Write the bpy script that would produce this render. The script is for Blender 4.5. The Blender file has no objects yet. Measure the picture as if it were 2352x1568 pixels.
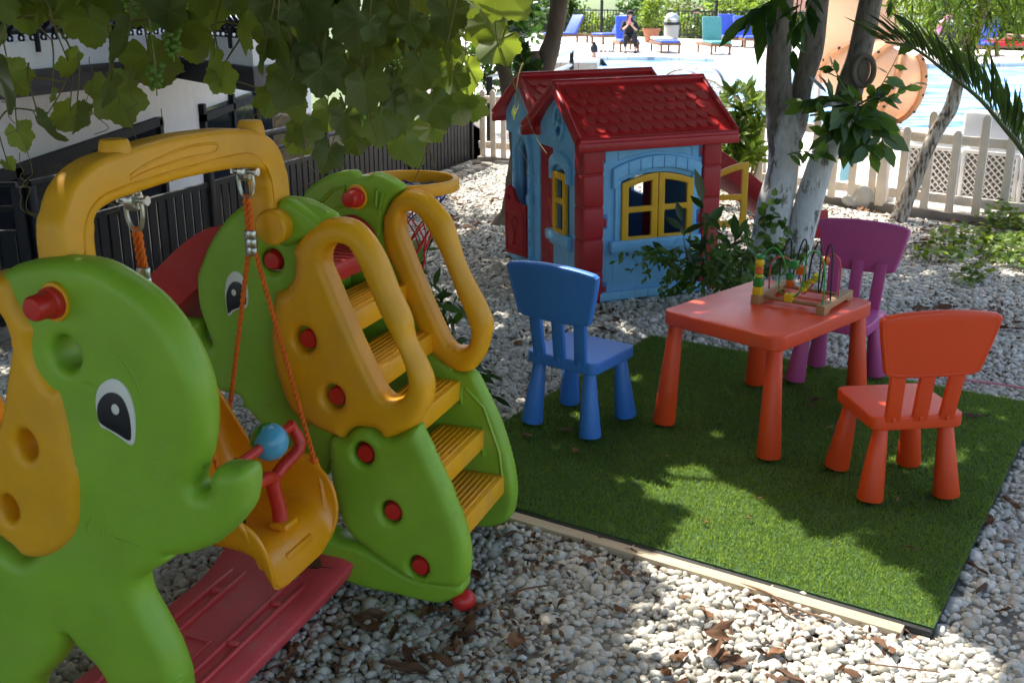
import bpy, bmesh, math, random
import numpy as np
from mathutils import Vector, Matrix, noise
R = math.radians
sin, cos, pi = math.sin, math.cos, math.pi
SC = bpy.context.scene
COL = SC.collection
rnd = random.Random(7)

# ---------------------------------------------------------------- camera model (measured from the photograph)
CAM_H, PITCH, FOC = 1.587, .309, 2470.0        # metres, radians, focal length for a 2352 px wide frame


def at(x, y, z=0.0):
    """world point at height z seen at (x, y) in the 2352 x 1568 photograph"""
    d = Vector(((x - 1176) / FOC, cos(PITCH) - sin(PITCH) * (y - 784) / FOC * 1.0, 0))
    dy = cos(PITCH) - (y - 784) / FOC * sin(PITCH)
    dz = -sin(PITCH) - (y - 784) / FOC * cos(PITCH)
    t = (z - CAM_H) / dz
    return Vector(((x - 1176) / FOC * t, dy * t, z))


def aty(x, y, Y):
    """world point at distance Y ahead"""
    dy = cos(PITCH) - (y - 784) / FOC * sin(PITCH)
    dz = -sin(PITCH) - (y - 784) / FOC * cos(PITCH)
    t = Y / dy
    return Vector(((x - 1176) / FOC * t, Y, CAM_H + dz * t))


GZ = -.03                                        # mean level of the gravel
SUN = Vector((-.375, .5, 1.0)).normalized()      # direction towards the sun

# ---------------------------------------------------------------- mesh building


def catmull(pts, n=6, closed=False):
    P = [Vector(p) for p in pts]
    out = []
    N = len(P)
    rng = range(N) if closed else range(N - 1)
    for i in rng:
        if closed:
            a, b, c, d = P[(i - 1) % N], P[i], P[(i + 1) % N], P[(i + 2) % N]
        else:
            a, b, c, d = P[max(i - 1, 0)], P[i], P[i + 1], P[min(i + 2, N - 1)]
        for k in range(n):
            t = k / n
            t2, t3 = t * t, t * t * t
            out.append(.5 * ((2 * b) + (c - a) * t + (2 * a - 5 * b + 4 * c - d) * t2 + (3 * b - a - 3 * c + d) * t3))
    if not closed:
        out.append(P[-1].copy())
    return out


class MB:
    def __init__(self):
        self.V, self.F, self.M, self.T = [], [], [], []
        self.tint = False

    def add(self, g, mi=0, mat=None, tint=.5):
        v, f = g
        o = len(self.V)
        if mat is not None:
            self.V.extend([tuple(mat @ Vector(p)) for p in v])
        else:
            self.V.extend([tuple(p) for p in v])
        self.F.extend([tuple(i + o for i in q) for q in f])
        self.M.extend([mi] * len(f))
        self.T.extend([tint] * len(v))
        return self

    def obj(self, name, mats, parent=None, angle=35, tint=False, smooth=True):
        me = bpy.data.meshes.new(name)
        me.from_pydata(self.V, [], self.F)
        if not isinstance(mats, (list, tuple)):
            mats = [mats]
        for m in mats:
            me.materials.append(m)
        if len(mats) > 1:
            me.polygons.foreach_set('material_index', self.M)
        if tint:
            a = me.attributes.new('tint', 'FLOAT', 'POINT')
            a.data.foreach_set('value', self.T)
        if smooth:
            me.polygons.foreach_set('use_smooth', [True] * len(me.polygons))
            if angle:
                me.set_sharp_from_angle(angle=R(angle))
        me.validate()
        me.update()
        o = bpy.data.objects.new(name, me)
        COL.objects.link(o)
        if parent is not None:
            o.parent = parent
        return o


_boxcache = {}


def box(cx, cy, cz, sx, sy, sz, bev=0, seg=2):
    if bev <= 0:
        x, y, z = sx / 2, sy / 2, sz / 2
        v = [(cx + a * x, cy + b * y, cz + c * z) for a in (-1, 1) for b in (-1, 1) for c in (-1, 1)]
        return v, [(0, 1, 3, 2), (4, 6, 7, 5), (0, 4, 5, 1), (2, 3, 7, 6), (0, 2, 6, 4), (1, 5, 7, 3)]
    k = (round(sx, 4), round(sy, 4), round(sz, 4), bev, seg)
    if k not in _boxcache:
        bm = bmesh.new()
        bmesh.ops.create_cube(bm, size=1)
        bmesh.ops.scale(bm, vec=(sx, sy, sz), verts=bm.verts)
        bmesh.ops.bevel(bm, geom=bm.edges[:], offset=min(bev, .49 * min(sx, sy, sz)), segments=seg, profile=.5, affect='EDGES')
        bm.verts.index_update()
        _boxcache[k] = ([tuple(v.co) for v in bm.verts], [tuple(v.index for v in f.verts) for f in bm.faces])
        bm.free()
    v, f = _boxcache[k]
    return [(p[0] + cx, p[1] + cy, p[2] + cz) for p in v], f


def tube(pts, r, n=10, caps=True, closed=False):
    P = [Vector(p) for p in pts]
    N = len(P)
    rr = r if isinstance(r, (list, tuple)) else [r] * N
    V, F = [], []
    up = None
    for i in range(N):
        if closed:
            t = P[(i + 1) % N] - P[i - 1]
        else:
            t = P[min(i + 1, N - 1)] - P[max(i - 1, 0)]
        if t.length < 1e-9:
            t = Vector((0, 0, 1))
        t.normalize()
        if up is None:
            up = t.orthogonal().normalized()
        else:
            up = (up - t * up.dot(t))
            up = up.normalized() if up.length > 1e-6 else t.orthogonal().normalized()
        s = t.cross(up)
        for k in range(n):
            a = 2 * pi * k / n
            V.append(P[i] + (up * cos(a) + s * sin(a)) * rr[i])
    for i in range(N if closed else N - 1):
        j = (i + 1) % N
        for k in range(n):
            F.append((i * n + k, i * n + (k + 1) % n, j * n + (k + 1) % n, j * n + k))
    if caps and not closed:
        F.append(tuple(range(n - 1, -1, -1)))
        F.append(tuple((N - 1) * n + k for k in range(n)))
    return V, F


def ctube(pts, r, n=10, sub=6, caps=True, closed=False):
    if isinstance(r, (list, tuple)):
        q = catmull([(p[0], p[1], p[2]) for p in pts], sub, closed)
        rr = []
        for i in range(len(r) - 1):
            rr += [r[i] + (r[i + 1] - r[i]) * k / sub for k in range(sub)]
        rr.append(r[-1])
        return tube(q, rr, n, caps, closed)
    return tube(catmull(pts, sub, closed), r, n, caps, closed)


def lathe(prof, n=24, cap=True):
    V, F = [], []
    for (r, z) in prof:
        for k in range(n):
            a = 2 * pi * k / n
            V.append((r * cos(a), r * sin(a), z))
    m = len(prof)
    for i in range(m - 1):
        for k in range(n):
            F.append((i * n + k, i * n + (k + 1) % n, (i + 1) * n + (k + 1) % n, (i + 1) * n + k))
    if cap:
        F.append(tuple(range(n - 1, -1, -1)))
        F.append(tuple((m - 1) * n + k for k in range(n)))
    return V, F


def sphere(c, r, nu=20, nv=12, sc=(1, 1, 1)):
    V, F = [], []
    for j in range(nv + 1):
        th = pi * j / nv
        for k in range(nu):
            a = 2 * pi * k / nu
            V.append((c[0] + r * sc[0] * sin(th) * cos(a), c[1] + r * sc[1] * sin(th) * sin(a), c[2] + r * sc[2] * cos(th)))
    for j in range(nv):
        for k in range(nu):
            F.append((j * nu + k, (j + 1) * nu + k, (j + 1) * nu + (k + 1) % nu, j * nu + (k + 1) % nu))
    return V, F


def area2(p):
    return sum(p[i - 1][0] * p[i][1] - p[i][0] * p[i - 1][1] for i in range(len(p))) / 2


def extr(outline, holes=(), depth=.05, bev=.01, res=3, sub=4, smooth=True, hsub=None):
    """flat outline (with holes) drawn in x, y, given a thickness along z with rounded edges"""
    cu = bpy.data.curves.new('tmp', 'CURVE')
    cu.dimensions = '2D'
    cu.fill_mode = 'BOTH'
    cu.extrude = max(depth / 2 - bev, 0.0005)
    cu.bevel_depth = bev
    cu.bevel_resolution = res
    cu.offset = -bev
    for i, pl in enumerate([outline] + list(holes)):
        q = [(p.x, p.y) for p in catmull([(p[0], p[1], 0) for p in pl], sub if i == 0 else (hsub or sub), True)] if smooth else [tuple(p[:2]) for p in pl]
        a = area2(q)
        if (a < 0) == (i == 0):
            q = q[::-1]
        s = cu.splines.new('POLY')
        s.points.add(len(q) - 1)
        for j, p in enumerate(q):
            s.points[j].co = (p[0], p[1], 0, 1)
        s.use_cyclic_u = True
    ob = bpy.data.objects.new('tmp', cu)
    me = bpy.data.meshes.new_from_object(ob)
    bm = bmesh.new()
    bm.from_mesh(me)
    bmesh.ops.remove_doubles(bm, verts=bm.verts, dist=1e-5)
    bmesh.ops.recalc_face_normals(bm, faces=bm.faces)
    bm.verts.index_update()
    g = ([tuple(v.co) for v in bm.verts], [tuple(v.index for v in f.verts) for f in bm.faces])
    bm.free()
    bpy.data.objects.remove(ob)
    bpy.data.curves.remove(cu)
    bpy.data.meshes.remove(me)
    return g


def puff(outline, holes=(), th=.08, rad=.03, step=.009, sub=5, hr=None):
    """blow-moulded panel: flat faces that round over towards every edge and hole"""
    from mathutils.geometry import delaunay_2d_cdt
    loops = []
    for i, pl in enumerate([outline] + list(holes)):
        q = [(p.x, p.y) for p in catmull([(p[0], p[1], 0) for p in pl], sub if i == 0 else 3, True)]
        # even spacing
        out = []
        for k in range(len(q)):
            a, b = q[k], q[(k + 1) % len(q)]
            L = math.hypot(b[0] - a[0], b[1] - a[1])
            m_ = max(1, int(L / (step * 1.3)))
            if L < 1e-5: continue
            if out and math.hypot(out[-1][0] - a[0], out[-1][1] - a[1]) < step * .35: continue
            for j in range(m_):
                out.append((a[0] + (b[0] - a[0]) * j / m_, a[1] + (b[1] - a[1]) * j / m_))
        loops.append(out)
    A = np.concatenate([np.array(l) for l in loops])
    B = np.concatenate([np.roll(np.array(l), -1, 0) for l in loops])
    hid = np.concatenate([np.full(len(l), i) for i, l in enumerate(loops)])

    def dist(P):
        best = np.full(len(P), 1e9)
        bl = np.zeros(len(P), int)
        for i in range(len(A)):
            ab = B[i] - A[i]
            L2 = max(ab @ ab, 1e-12)
            t = np.clip(((P - A[i]) @ ab) / L2, 0, 1)
            d = np.hypot(*(P - (A[i] + t[:, None] * ab)).T)
            k = d < best
            best[k] = d[k]
            bl[k] = hid[i]
        return best, bl

    def inside(P):
        c = np.zeros(len(P), bool)
        for i in range(len(A)):
            (x1, y1), (x2, y2) = A[i], B[i]
            if y1 == y2: continue
            k = ((y1 > P[:, 1]) != (y2 > P[:, 1])) & (P[:, 0] < (x2 - x1) * (P[:, 1] - y1) / (y2 - y1) + x1)
            c ^= k
        return c
    lo, hi = A.min(0), A.max(0)
    cand = []
    for r_ in (.06, .2, .42, .7, 1.0):
        nrm = (B - A)[:, ::-1] * np.array([1, -1])
        nrm /= np.maximum(np.hypot(*nrm.T), 1e-9)[:, None]
        mid = (A + B) / 2
        for s in (-1, 1):
            P = mid + nrm * s * rad * r_
            d, _ = dist(P)
            cand.append(P[(d > rad * r_ * .93) & inside(P)])
    g = np.stack(np.meshgrid(np.arange(lo[0], hi[0], step * 1.6), np.arange(lo[1], hi[1], step * 1.6)), -1).reshape(-1, 2)
    g[:, 0] += (np.round((g[:, 1] - lo[1]) / (step * 1.6)) % 2) * step * .8
    d, _ = dist(g)
    cand.append(g[(d > rad * 1.06) & inside(g)])
    P = np.concatenate(cand)
    # thin out close pairs
    seen, keep = {}, []
    cell = step * .45
    for i, p in enumerate(P):
        k = (int(p[0] / cell), int(p[1] / cell))
        if any((k[0] + a, k[1] + b) in seen and np.hypot(*(P[seen[(k[0] + a, k[1] + b)]] - p)) < cell for a in (-1, 0, 1) for b in (-1, 0, 1)):
            continue
        seen[k] = i
        keep.append(i)
    P = P[keep]
    nb = len(A)
    allp = np.concatenate([A, P])
    edges, o = [], 0
    for l in loops:
        edges += [(o + k, o + (k + 1) % len(l)) for k in range(len(l))]
        o += len(l)
    vo, eo, fo, ov, oe, of = delaunay_2d_cdt([Vector(p) for p in allp], edges, [], 0, 1e-6)
    vo = np.array([(v.x, v.y) for v in vo])
    cen = np.array([vo[list(f)].mean(0) for f in fo])
    ins = inside(cen)
    tri = [f for f, k in zip(fo, ins) if k]
    d, bl = dist(vo)
    isb = d < 1e-5
    R_ = np.where(bl > 0, hr if hr else rad, rad)
    q = np.clip(d / R_, 0, 1)
    h = th / 2 - R_ + R_ * np.sqrt(np.maximum(0, 1 - (1 - q) ** 2))
    h = np.maximum(h, .0005)
    n = len(vo)
    V = [(vo[i][0], vo[i][1], h[i]) for i in range(n)] + [(vo[i][0], vo[i][1], -h[i]) for i in range(n)]
    F = []
    cnt = {}
    for t in tri:
        a, b, c = t
        ar = (vo[b][0] - vo[a][0]) * (vo[c][1] - vo[a][1]) - (vo[b][1] - vo[a][1]) * (vo[c][0] - vo[a][0])
        if ar < 0: a, c = c, a
        F.append((a, b, c))
        F.append((c + n, b + n, a + n))
        for e in ((a, b), (b, c), (c, a)):
            cnt[e] = 1
    for (a, b) in cnt:
        if (b, a) not in cnt:
            F.append((b, a, a + n, b + n))
    used = sorted({i for f in F for i in f})
    mp = {u: i for i, u in enumerate(used)}
    return [V[u] for u in used], [tuple(mp[i] for i in f) for f in F]


UP = Matrix(((1, 0, 0, 0), (0, 0, -1, 0), (0, 1, 0, 0), (0, 0, 0, 1)))    # drawing x, y -> upright x, z


def ell(cx, cy, rx, ry, n=20, a0=0.):
    return [(cx + rx * cos(2 * pi * k / n + a0), cy + ry * sin(2 * pi * k / n + a0)) for k in range(n)]


def rrect(x0, y0, x1, y1, r, n=4):
    out = []
    for (cx, cy, a) in ((x1 - r, y1 - r, 0), (x0 + r, y1 - r, 90), (x0 + r, y0 + r, 180), (x1 - r, y0 + r, 270)):
        for k in range(n + 1):
            t = R(a + 90 * k / n)
            out.append((cx + r * cos(t), cy + r * sin(t)))
    return out


def T(x, y, z):
    return Matrix.Translation((x, y, z))


def RX(a): return Matrix.Rotation(a, 4, 'X')
def RY(a): return Matrix.Rotation(a, 4, 'Y')
def RZ(a): return Matrix.Rotation(a, 4, 'Z')


def frame(p, zdir, xdir=None):
    """matrix at p whose z axis is zdir"""
    z = Vector(zdir).normalized()
    x = Vector(xdir) if xdir is not None else z.orthogonal()
    x = (x - z * x.dot(z)).normalized()
    y = z.cross(x)
    m = Matrix((x, y, z)).transposed().to_4x4()
    m.translation = Vector(p)
    return m


def tag(o, label=None, cat=None, group=None, kind=None):
    if label: o['label'] = label
    if cat: o['category'] = cat
    if group: o['group'] = group
    if kind: o['kind'] = kind
    return o


def empty(name, loc, rz=0, label=None, cat=None, group=None):
    o = bpy.data.objects.new(name, None)
    o.empty_display_size = .1
    COL.objects.link(o)
    o.location = loc
    o.rotation_euler = (0, 0, rz)
    return tag(o, label, cat, group)


def copy_tree(o, parent=None):
    kids = list(o.children)
    c = o.copy()
    COL.objects.link(c)
    c.parent = parent
    for ch in kids:
        copy_tree(ch, c)
    return c

# ---------------------------------------------------------------- materials


def newmat(name):
    m = bpy.data.materials.new(name)
    m.use_nodes = True
    nt = m.node_tree
    return m, nt, nt.nodes['Principled BSDF']


def N(nt, t, **kw):
    n = nt.nodes.new(t)
    for k, v in kw.items():
        setattr(n, k, v)
    return n


def noise_node(nt, scale, detail=4, rough=.5, coord='Object', stretch=None):
    tc = N(nt, 'ShaderNodeTexCoord')
    n = N(nt, 'ShaderNodeTexNoise')
    n.inputs['Scale'].default_value = scale
    n.inputs['Detail'].default_value = detail
    n.inputs['Roughness'].default_value = rough
    if stretch:
        mp = N(nt, 'ShaderNodeMapping')
        mp.inputs['Scale'].default_value = stretch
        nt.links.new(tc.outputs[coord], mp.inputs['Vector'])
        nt.links.new(mp.outputs[0], n.inputs['Vector'])
    else:
        nt.links.new(tc.outputs[coord], n.inputs['Vector'])
    return n


def ramp(nt, src, stops):
    r = N(nt, 'ShaderNodeValToRGB')
    e = r.color_ramp.elements
    while len(e) > 1:
        e.remove(e[-1])
    e[0].position, e[0].color = stops[0][0], (*stops[0][1], 1)
    for p, c in stops[1:]:
        k = e.new(p)
        k.color = (*c, 1)
    nt.links.new(src, r.inputs[0])
    return r


def bump(nt, bs, src, strength=.2, dist=.01):
    b = N(nt, 'ShaderNodeBump')
    b.inputs['Strength'].default_value = strength
    b.inputs['Distance'].default_value = dist
    nt.links.new(src, b.inputs['Height'])
    nt.links.new(b.outputs[0], bs.inputs['Normal'])
    return b


def mul(c, k): return tuple(min(1, x * k) for x in c)


def plastic(name, col, rough=.42, var=.12, dirt=.18, scale=6, bmp=.05, spec=.5):
    """moulded plastic: faint colour variation, dusty film in patches, fine pebbled grain"""
    m, nt, b = newmat(name)
    n = noise_node(nt, scale, 5, .6)
    r = ramp(nt, n.outputs['Fac'], [(.3, mul(col, 1 - var)), (.7, mul(col, 1 + var * .6))])
    d = noise_node(nt, scale * .45, 8, .7)
    dr = ramp(nt, d.outputs['Fac'], [(.5, (0, 0, 0)), (.78, (dirt, dirt, dirt))])
    mx = N(nt, 'ShaderNodeMixRGB')
    mx.inputs[2].default_value = (.32, .29, .23, 1)
    nt.links.new(dr.outputs[0], mx.inputs[0])
    nt.links.new(r.outputs[0], mx.inputs[1])
    sn_ = noise_node(nt, scale * 1.6, 3, .55, stretch=(1, 1, 2.6))
    sn_.inputs['Distortion'].default_value = 1.6
    sr = ramp(nt, sn_.outputs['Fac'], [(.494, (0, 0, 0)), (.5, (1, 1, 1)), (.506, (0, 0, 0))])
    sm = noise_node(nt, scale * .8, 2)
    sk_ = ramp(nt, sm.outputs['Fac'], [(.56, (0, 0, 0)), (.70, (.30, .30, .30))])
    sx2 = N(nt, 'ShaderNodeMath', operation='MULTIPLY')
    nt.links.new(sr.outputs[0], sx2.inputs[0])
    nt.links.new(sk_.outputs[0], sx2.inputs[1])
    mx2 = N(nt, 'ShaderNodeMixRGB')
    mx2.inputs[2].default_value = (.62, .58, .50, 1)
    nt.links.new(sx2.outputs[0], mx2.inputs[0])
    nt.links.new(mx.outputs[0], mx2.inputs[1])
    nt.links.new(mx2.outputs[0], b.inputs['Base Color'])
    rr = N(nt, 'ShaderNodeMapRange')
    rr.inputs[3].default_value = rough - .08
    rr.inputs[4].default_value = rough + .2
    nt.links.new(d.outputs['Fac'], rr.inputs[0])
    nt.links.new(rr.outputs[0], b.inputs['Roughness'])
    b.inputs['Specular IOR Level'].default_value = spec
    g = noise_node(nt, 450, 2)
    bump(nt, b, g.outputs['Fac'], bmp, .002)
    return m


def simple(name, col, rough=.6, var=.15, scale=12, metal=0., bmp=.1, bscale=60, stretch=None, spec=.5):
    m, nt, b = newmat(name)
    n = noise_node(nt, scale, 6, .6, stretch=stretch)
    r = ramp(nt, n.outputs['Fac'], [(.25, mul(col, 1 - var)), (.75, mul(col, 1 + var))])
    nt.links.new(r.outputs[0], b.inputs['Base Color'])
    b.inputs['Roughness'].default_value = rough
    b.inputs['Metallic'].default_value = metal
    b.inputs['Specular IOR Level'].default_value = spec
    g = noise_node(nt, bscale, 5, .6, stretch=stretch)
    bump(nt, b, g.outputs['Fac'], bmp, .004)
    return m


def leafmat(name, dark, light, trans, rough=.45, tf=.35, vein=None):
    """leaf: glossy upper face, light passing through the blade; per leaf tint in an attribute"""
    m, nt, b = newmat(name)
    at_ = N(nt, 'ShaderNodeAttribute', attribute_name='tint')
    r = ramp(nt, at_.outputs['Fac'], [(0, dark), (1, light)])
    n = noise_node(nt, 35, 4)
    mx = N(nt, 'ShaderNodeMixRGB', blend_type='MULTIPLY')
    mx.inputs[0].default_value = .5
    nr = ramp(nt, n.outputs['Fac'], [(.3, (.6, .6, .6)), (.7, (1, 1, 1))])
    nt.links.new(r.outputs[0], mx.inputs[1])
    nt.links.new(nr.outputs[0], mx.inputs[2])
    colout = mx.outputs[0]
    if vein:
        va = N(nt, 'ShaderNodeAttribute', attribute_name='vein')
        vm = N(nt, 'ShaderNodeMixRGB')
        vm.inputs[2].default_value = (*vein, 1)
        vh = N(nt, 'ShaderNodeMath', operation='MULTIPLY')
        vh.inputs[1].default_value = .55
        nt.links.new(va.outputs['Fac'], vh.inputs[0])
        nt.links.new(vh.outputs[0], vm.inputs[0])
        nt.links.new(colout, vm.inputs[1])
        colout = vm.outputs[0]
        # paler, matt underside
        ge = N(nt, 'ShaderNodeNewGeometry')
        um = N(nt, 'ShaderNodeMixRGB')
        um.inputs[2].default_value = (.17, .22, .06, 1)
        ms = N(nt, 'ShaderNodeMath', operation='MULTIPLY')
        ms.inputs[1].default_value = .45
        nt.links.new(ge.outputs['Backfacing'], ms.inputs[0])
        nt.links.new(ms.outputs[0], um.inputs[0])
        nt.links.new(colout, um.inputs[1])
        colout = um.outputs[0]
        bump(nt, b, va.outputs['Fac'], .15, .002)
    nt.links.new(colout, b.inputs['Base Color'])
    b.inputs['Roughness'].default_value = rough
    tr = N(nt, 'ShaderNodeBsdfTranslucent')
    tr.inputs[0].default_value = (*trans, 1)
    tt = ramp(nt, at_.outputs['Fac'], [(0, mul(trans, .16)), (.35, mul(trans, .5)), (1, trans)])
    nt.links.new(tt.outputs[0], tr.inputs[0])
    ms = N(nt, 'ShaderNodeMixShader')
    ms.inputs[0].default_value = tf
    nt.links.new(b.outputs[0], ms.inputs[1])
    nt.links.new(tr.outputs[0], ms.inputs[2])
    nt.links.new(ms.outputs[0], nt.nodes['Material Output'].inputs['Surface'])
    return m


M = {}
M['green'] = plastic('lime_plastic', (.26, .475, .028), .40)
M['yellow'] = plastic('amber_plastic', (.86, .40, .005), .40)
M['red'] = plastic('red_plastic', (.50, .022, .02), .40)
M['plate_red'] = plastic('worn_red_plastic', (.74, .075, .085), .40, .12, .35, 9)
M['peg'] = plastic('peg_plastic', (.62, .02, .015), .3)
M['seat'] = plastic('seat_plastic', (.85, .33, .006), .22, .08, .1)
M['bar'] = plastic('bar_plastic', (.62, .03, .02), .3)
M['ball_blue'] = plastic('ball_blue', (.10, .40, .62), .15)
M['ball_green'] = plastic('ball_green', (.04, .32, .05), .15)
M['white'] = simple('eye_white', (.80, .78, .74), .35, .03)
M['black'] = simple('eye_black', (.012, .014, .018), .35, .05)
M['steel'] = simple('zinc_steel', (.55, .55, .52), .28, .2, 40, 1.0, .2, 120)
M['rope'] = simple('orange_rope', (.85, .17, .01), .7, .2, 60, 0, .5, 300)
M['hsky'] = plastic('house_blue', (.22, .55, .86), .42)
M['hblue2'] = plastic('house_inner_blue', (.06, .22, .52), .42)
M['hred'] = plastic('house_red', (.42, .012, .016), .42)
M['roof'] = plastic('roof_red', (.50, .016, .02), .33, .1, .12, 5)
M['hyel'] = plastic('shutter_yellow', (.80, .42, .008), .42)
M['cblue'] = plastic('chair_blue', (.045, .20, .62), .38, .05, .06)
M['cred'] = plastic('chair_red', (.78, .066, .008), .38, .05, .06)
M['cpink'] = plastic('chair_pink', (.52, .085, .27), .38, .05, .06)
M['tred'] = plastic('table_red', (.80, .080, .025), .33, .07, .25, 7)
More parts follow.
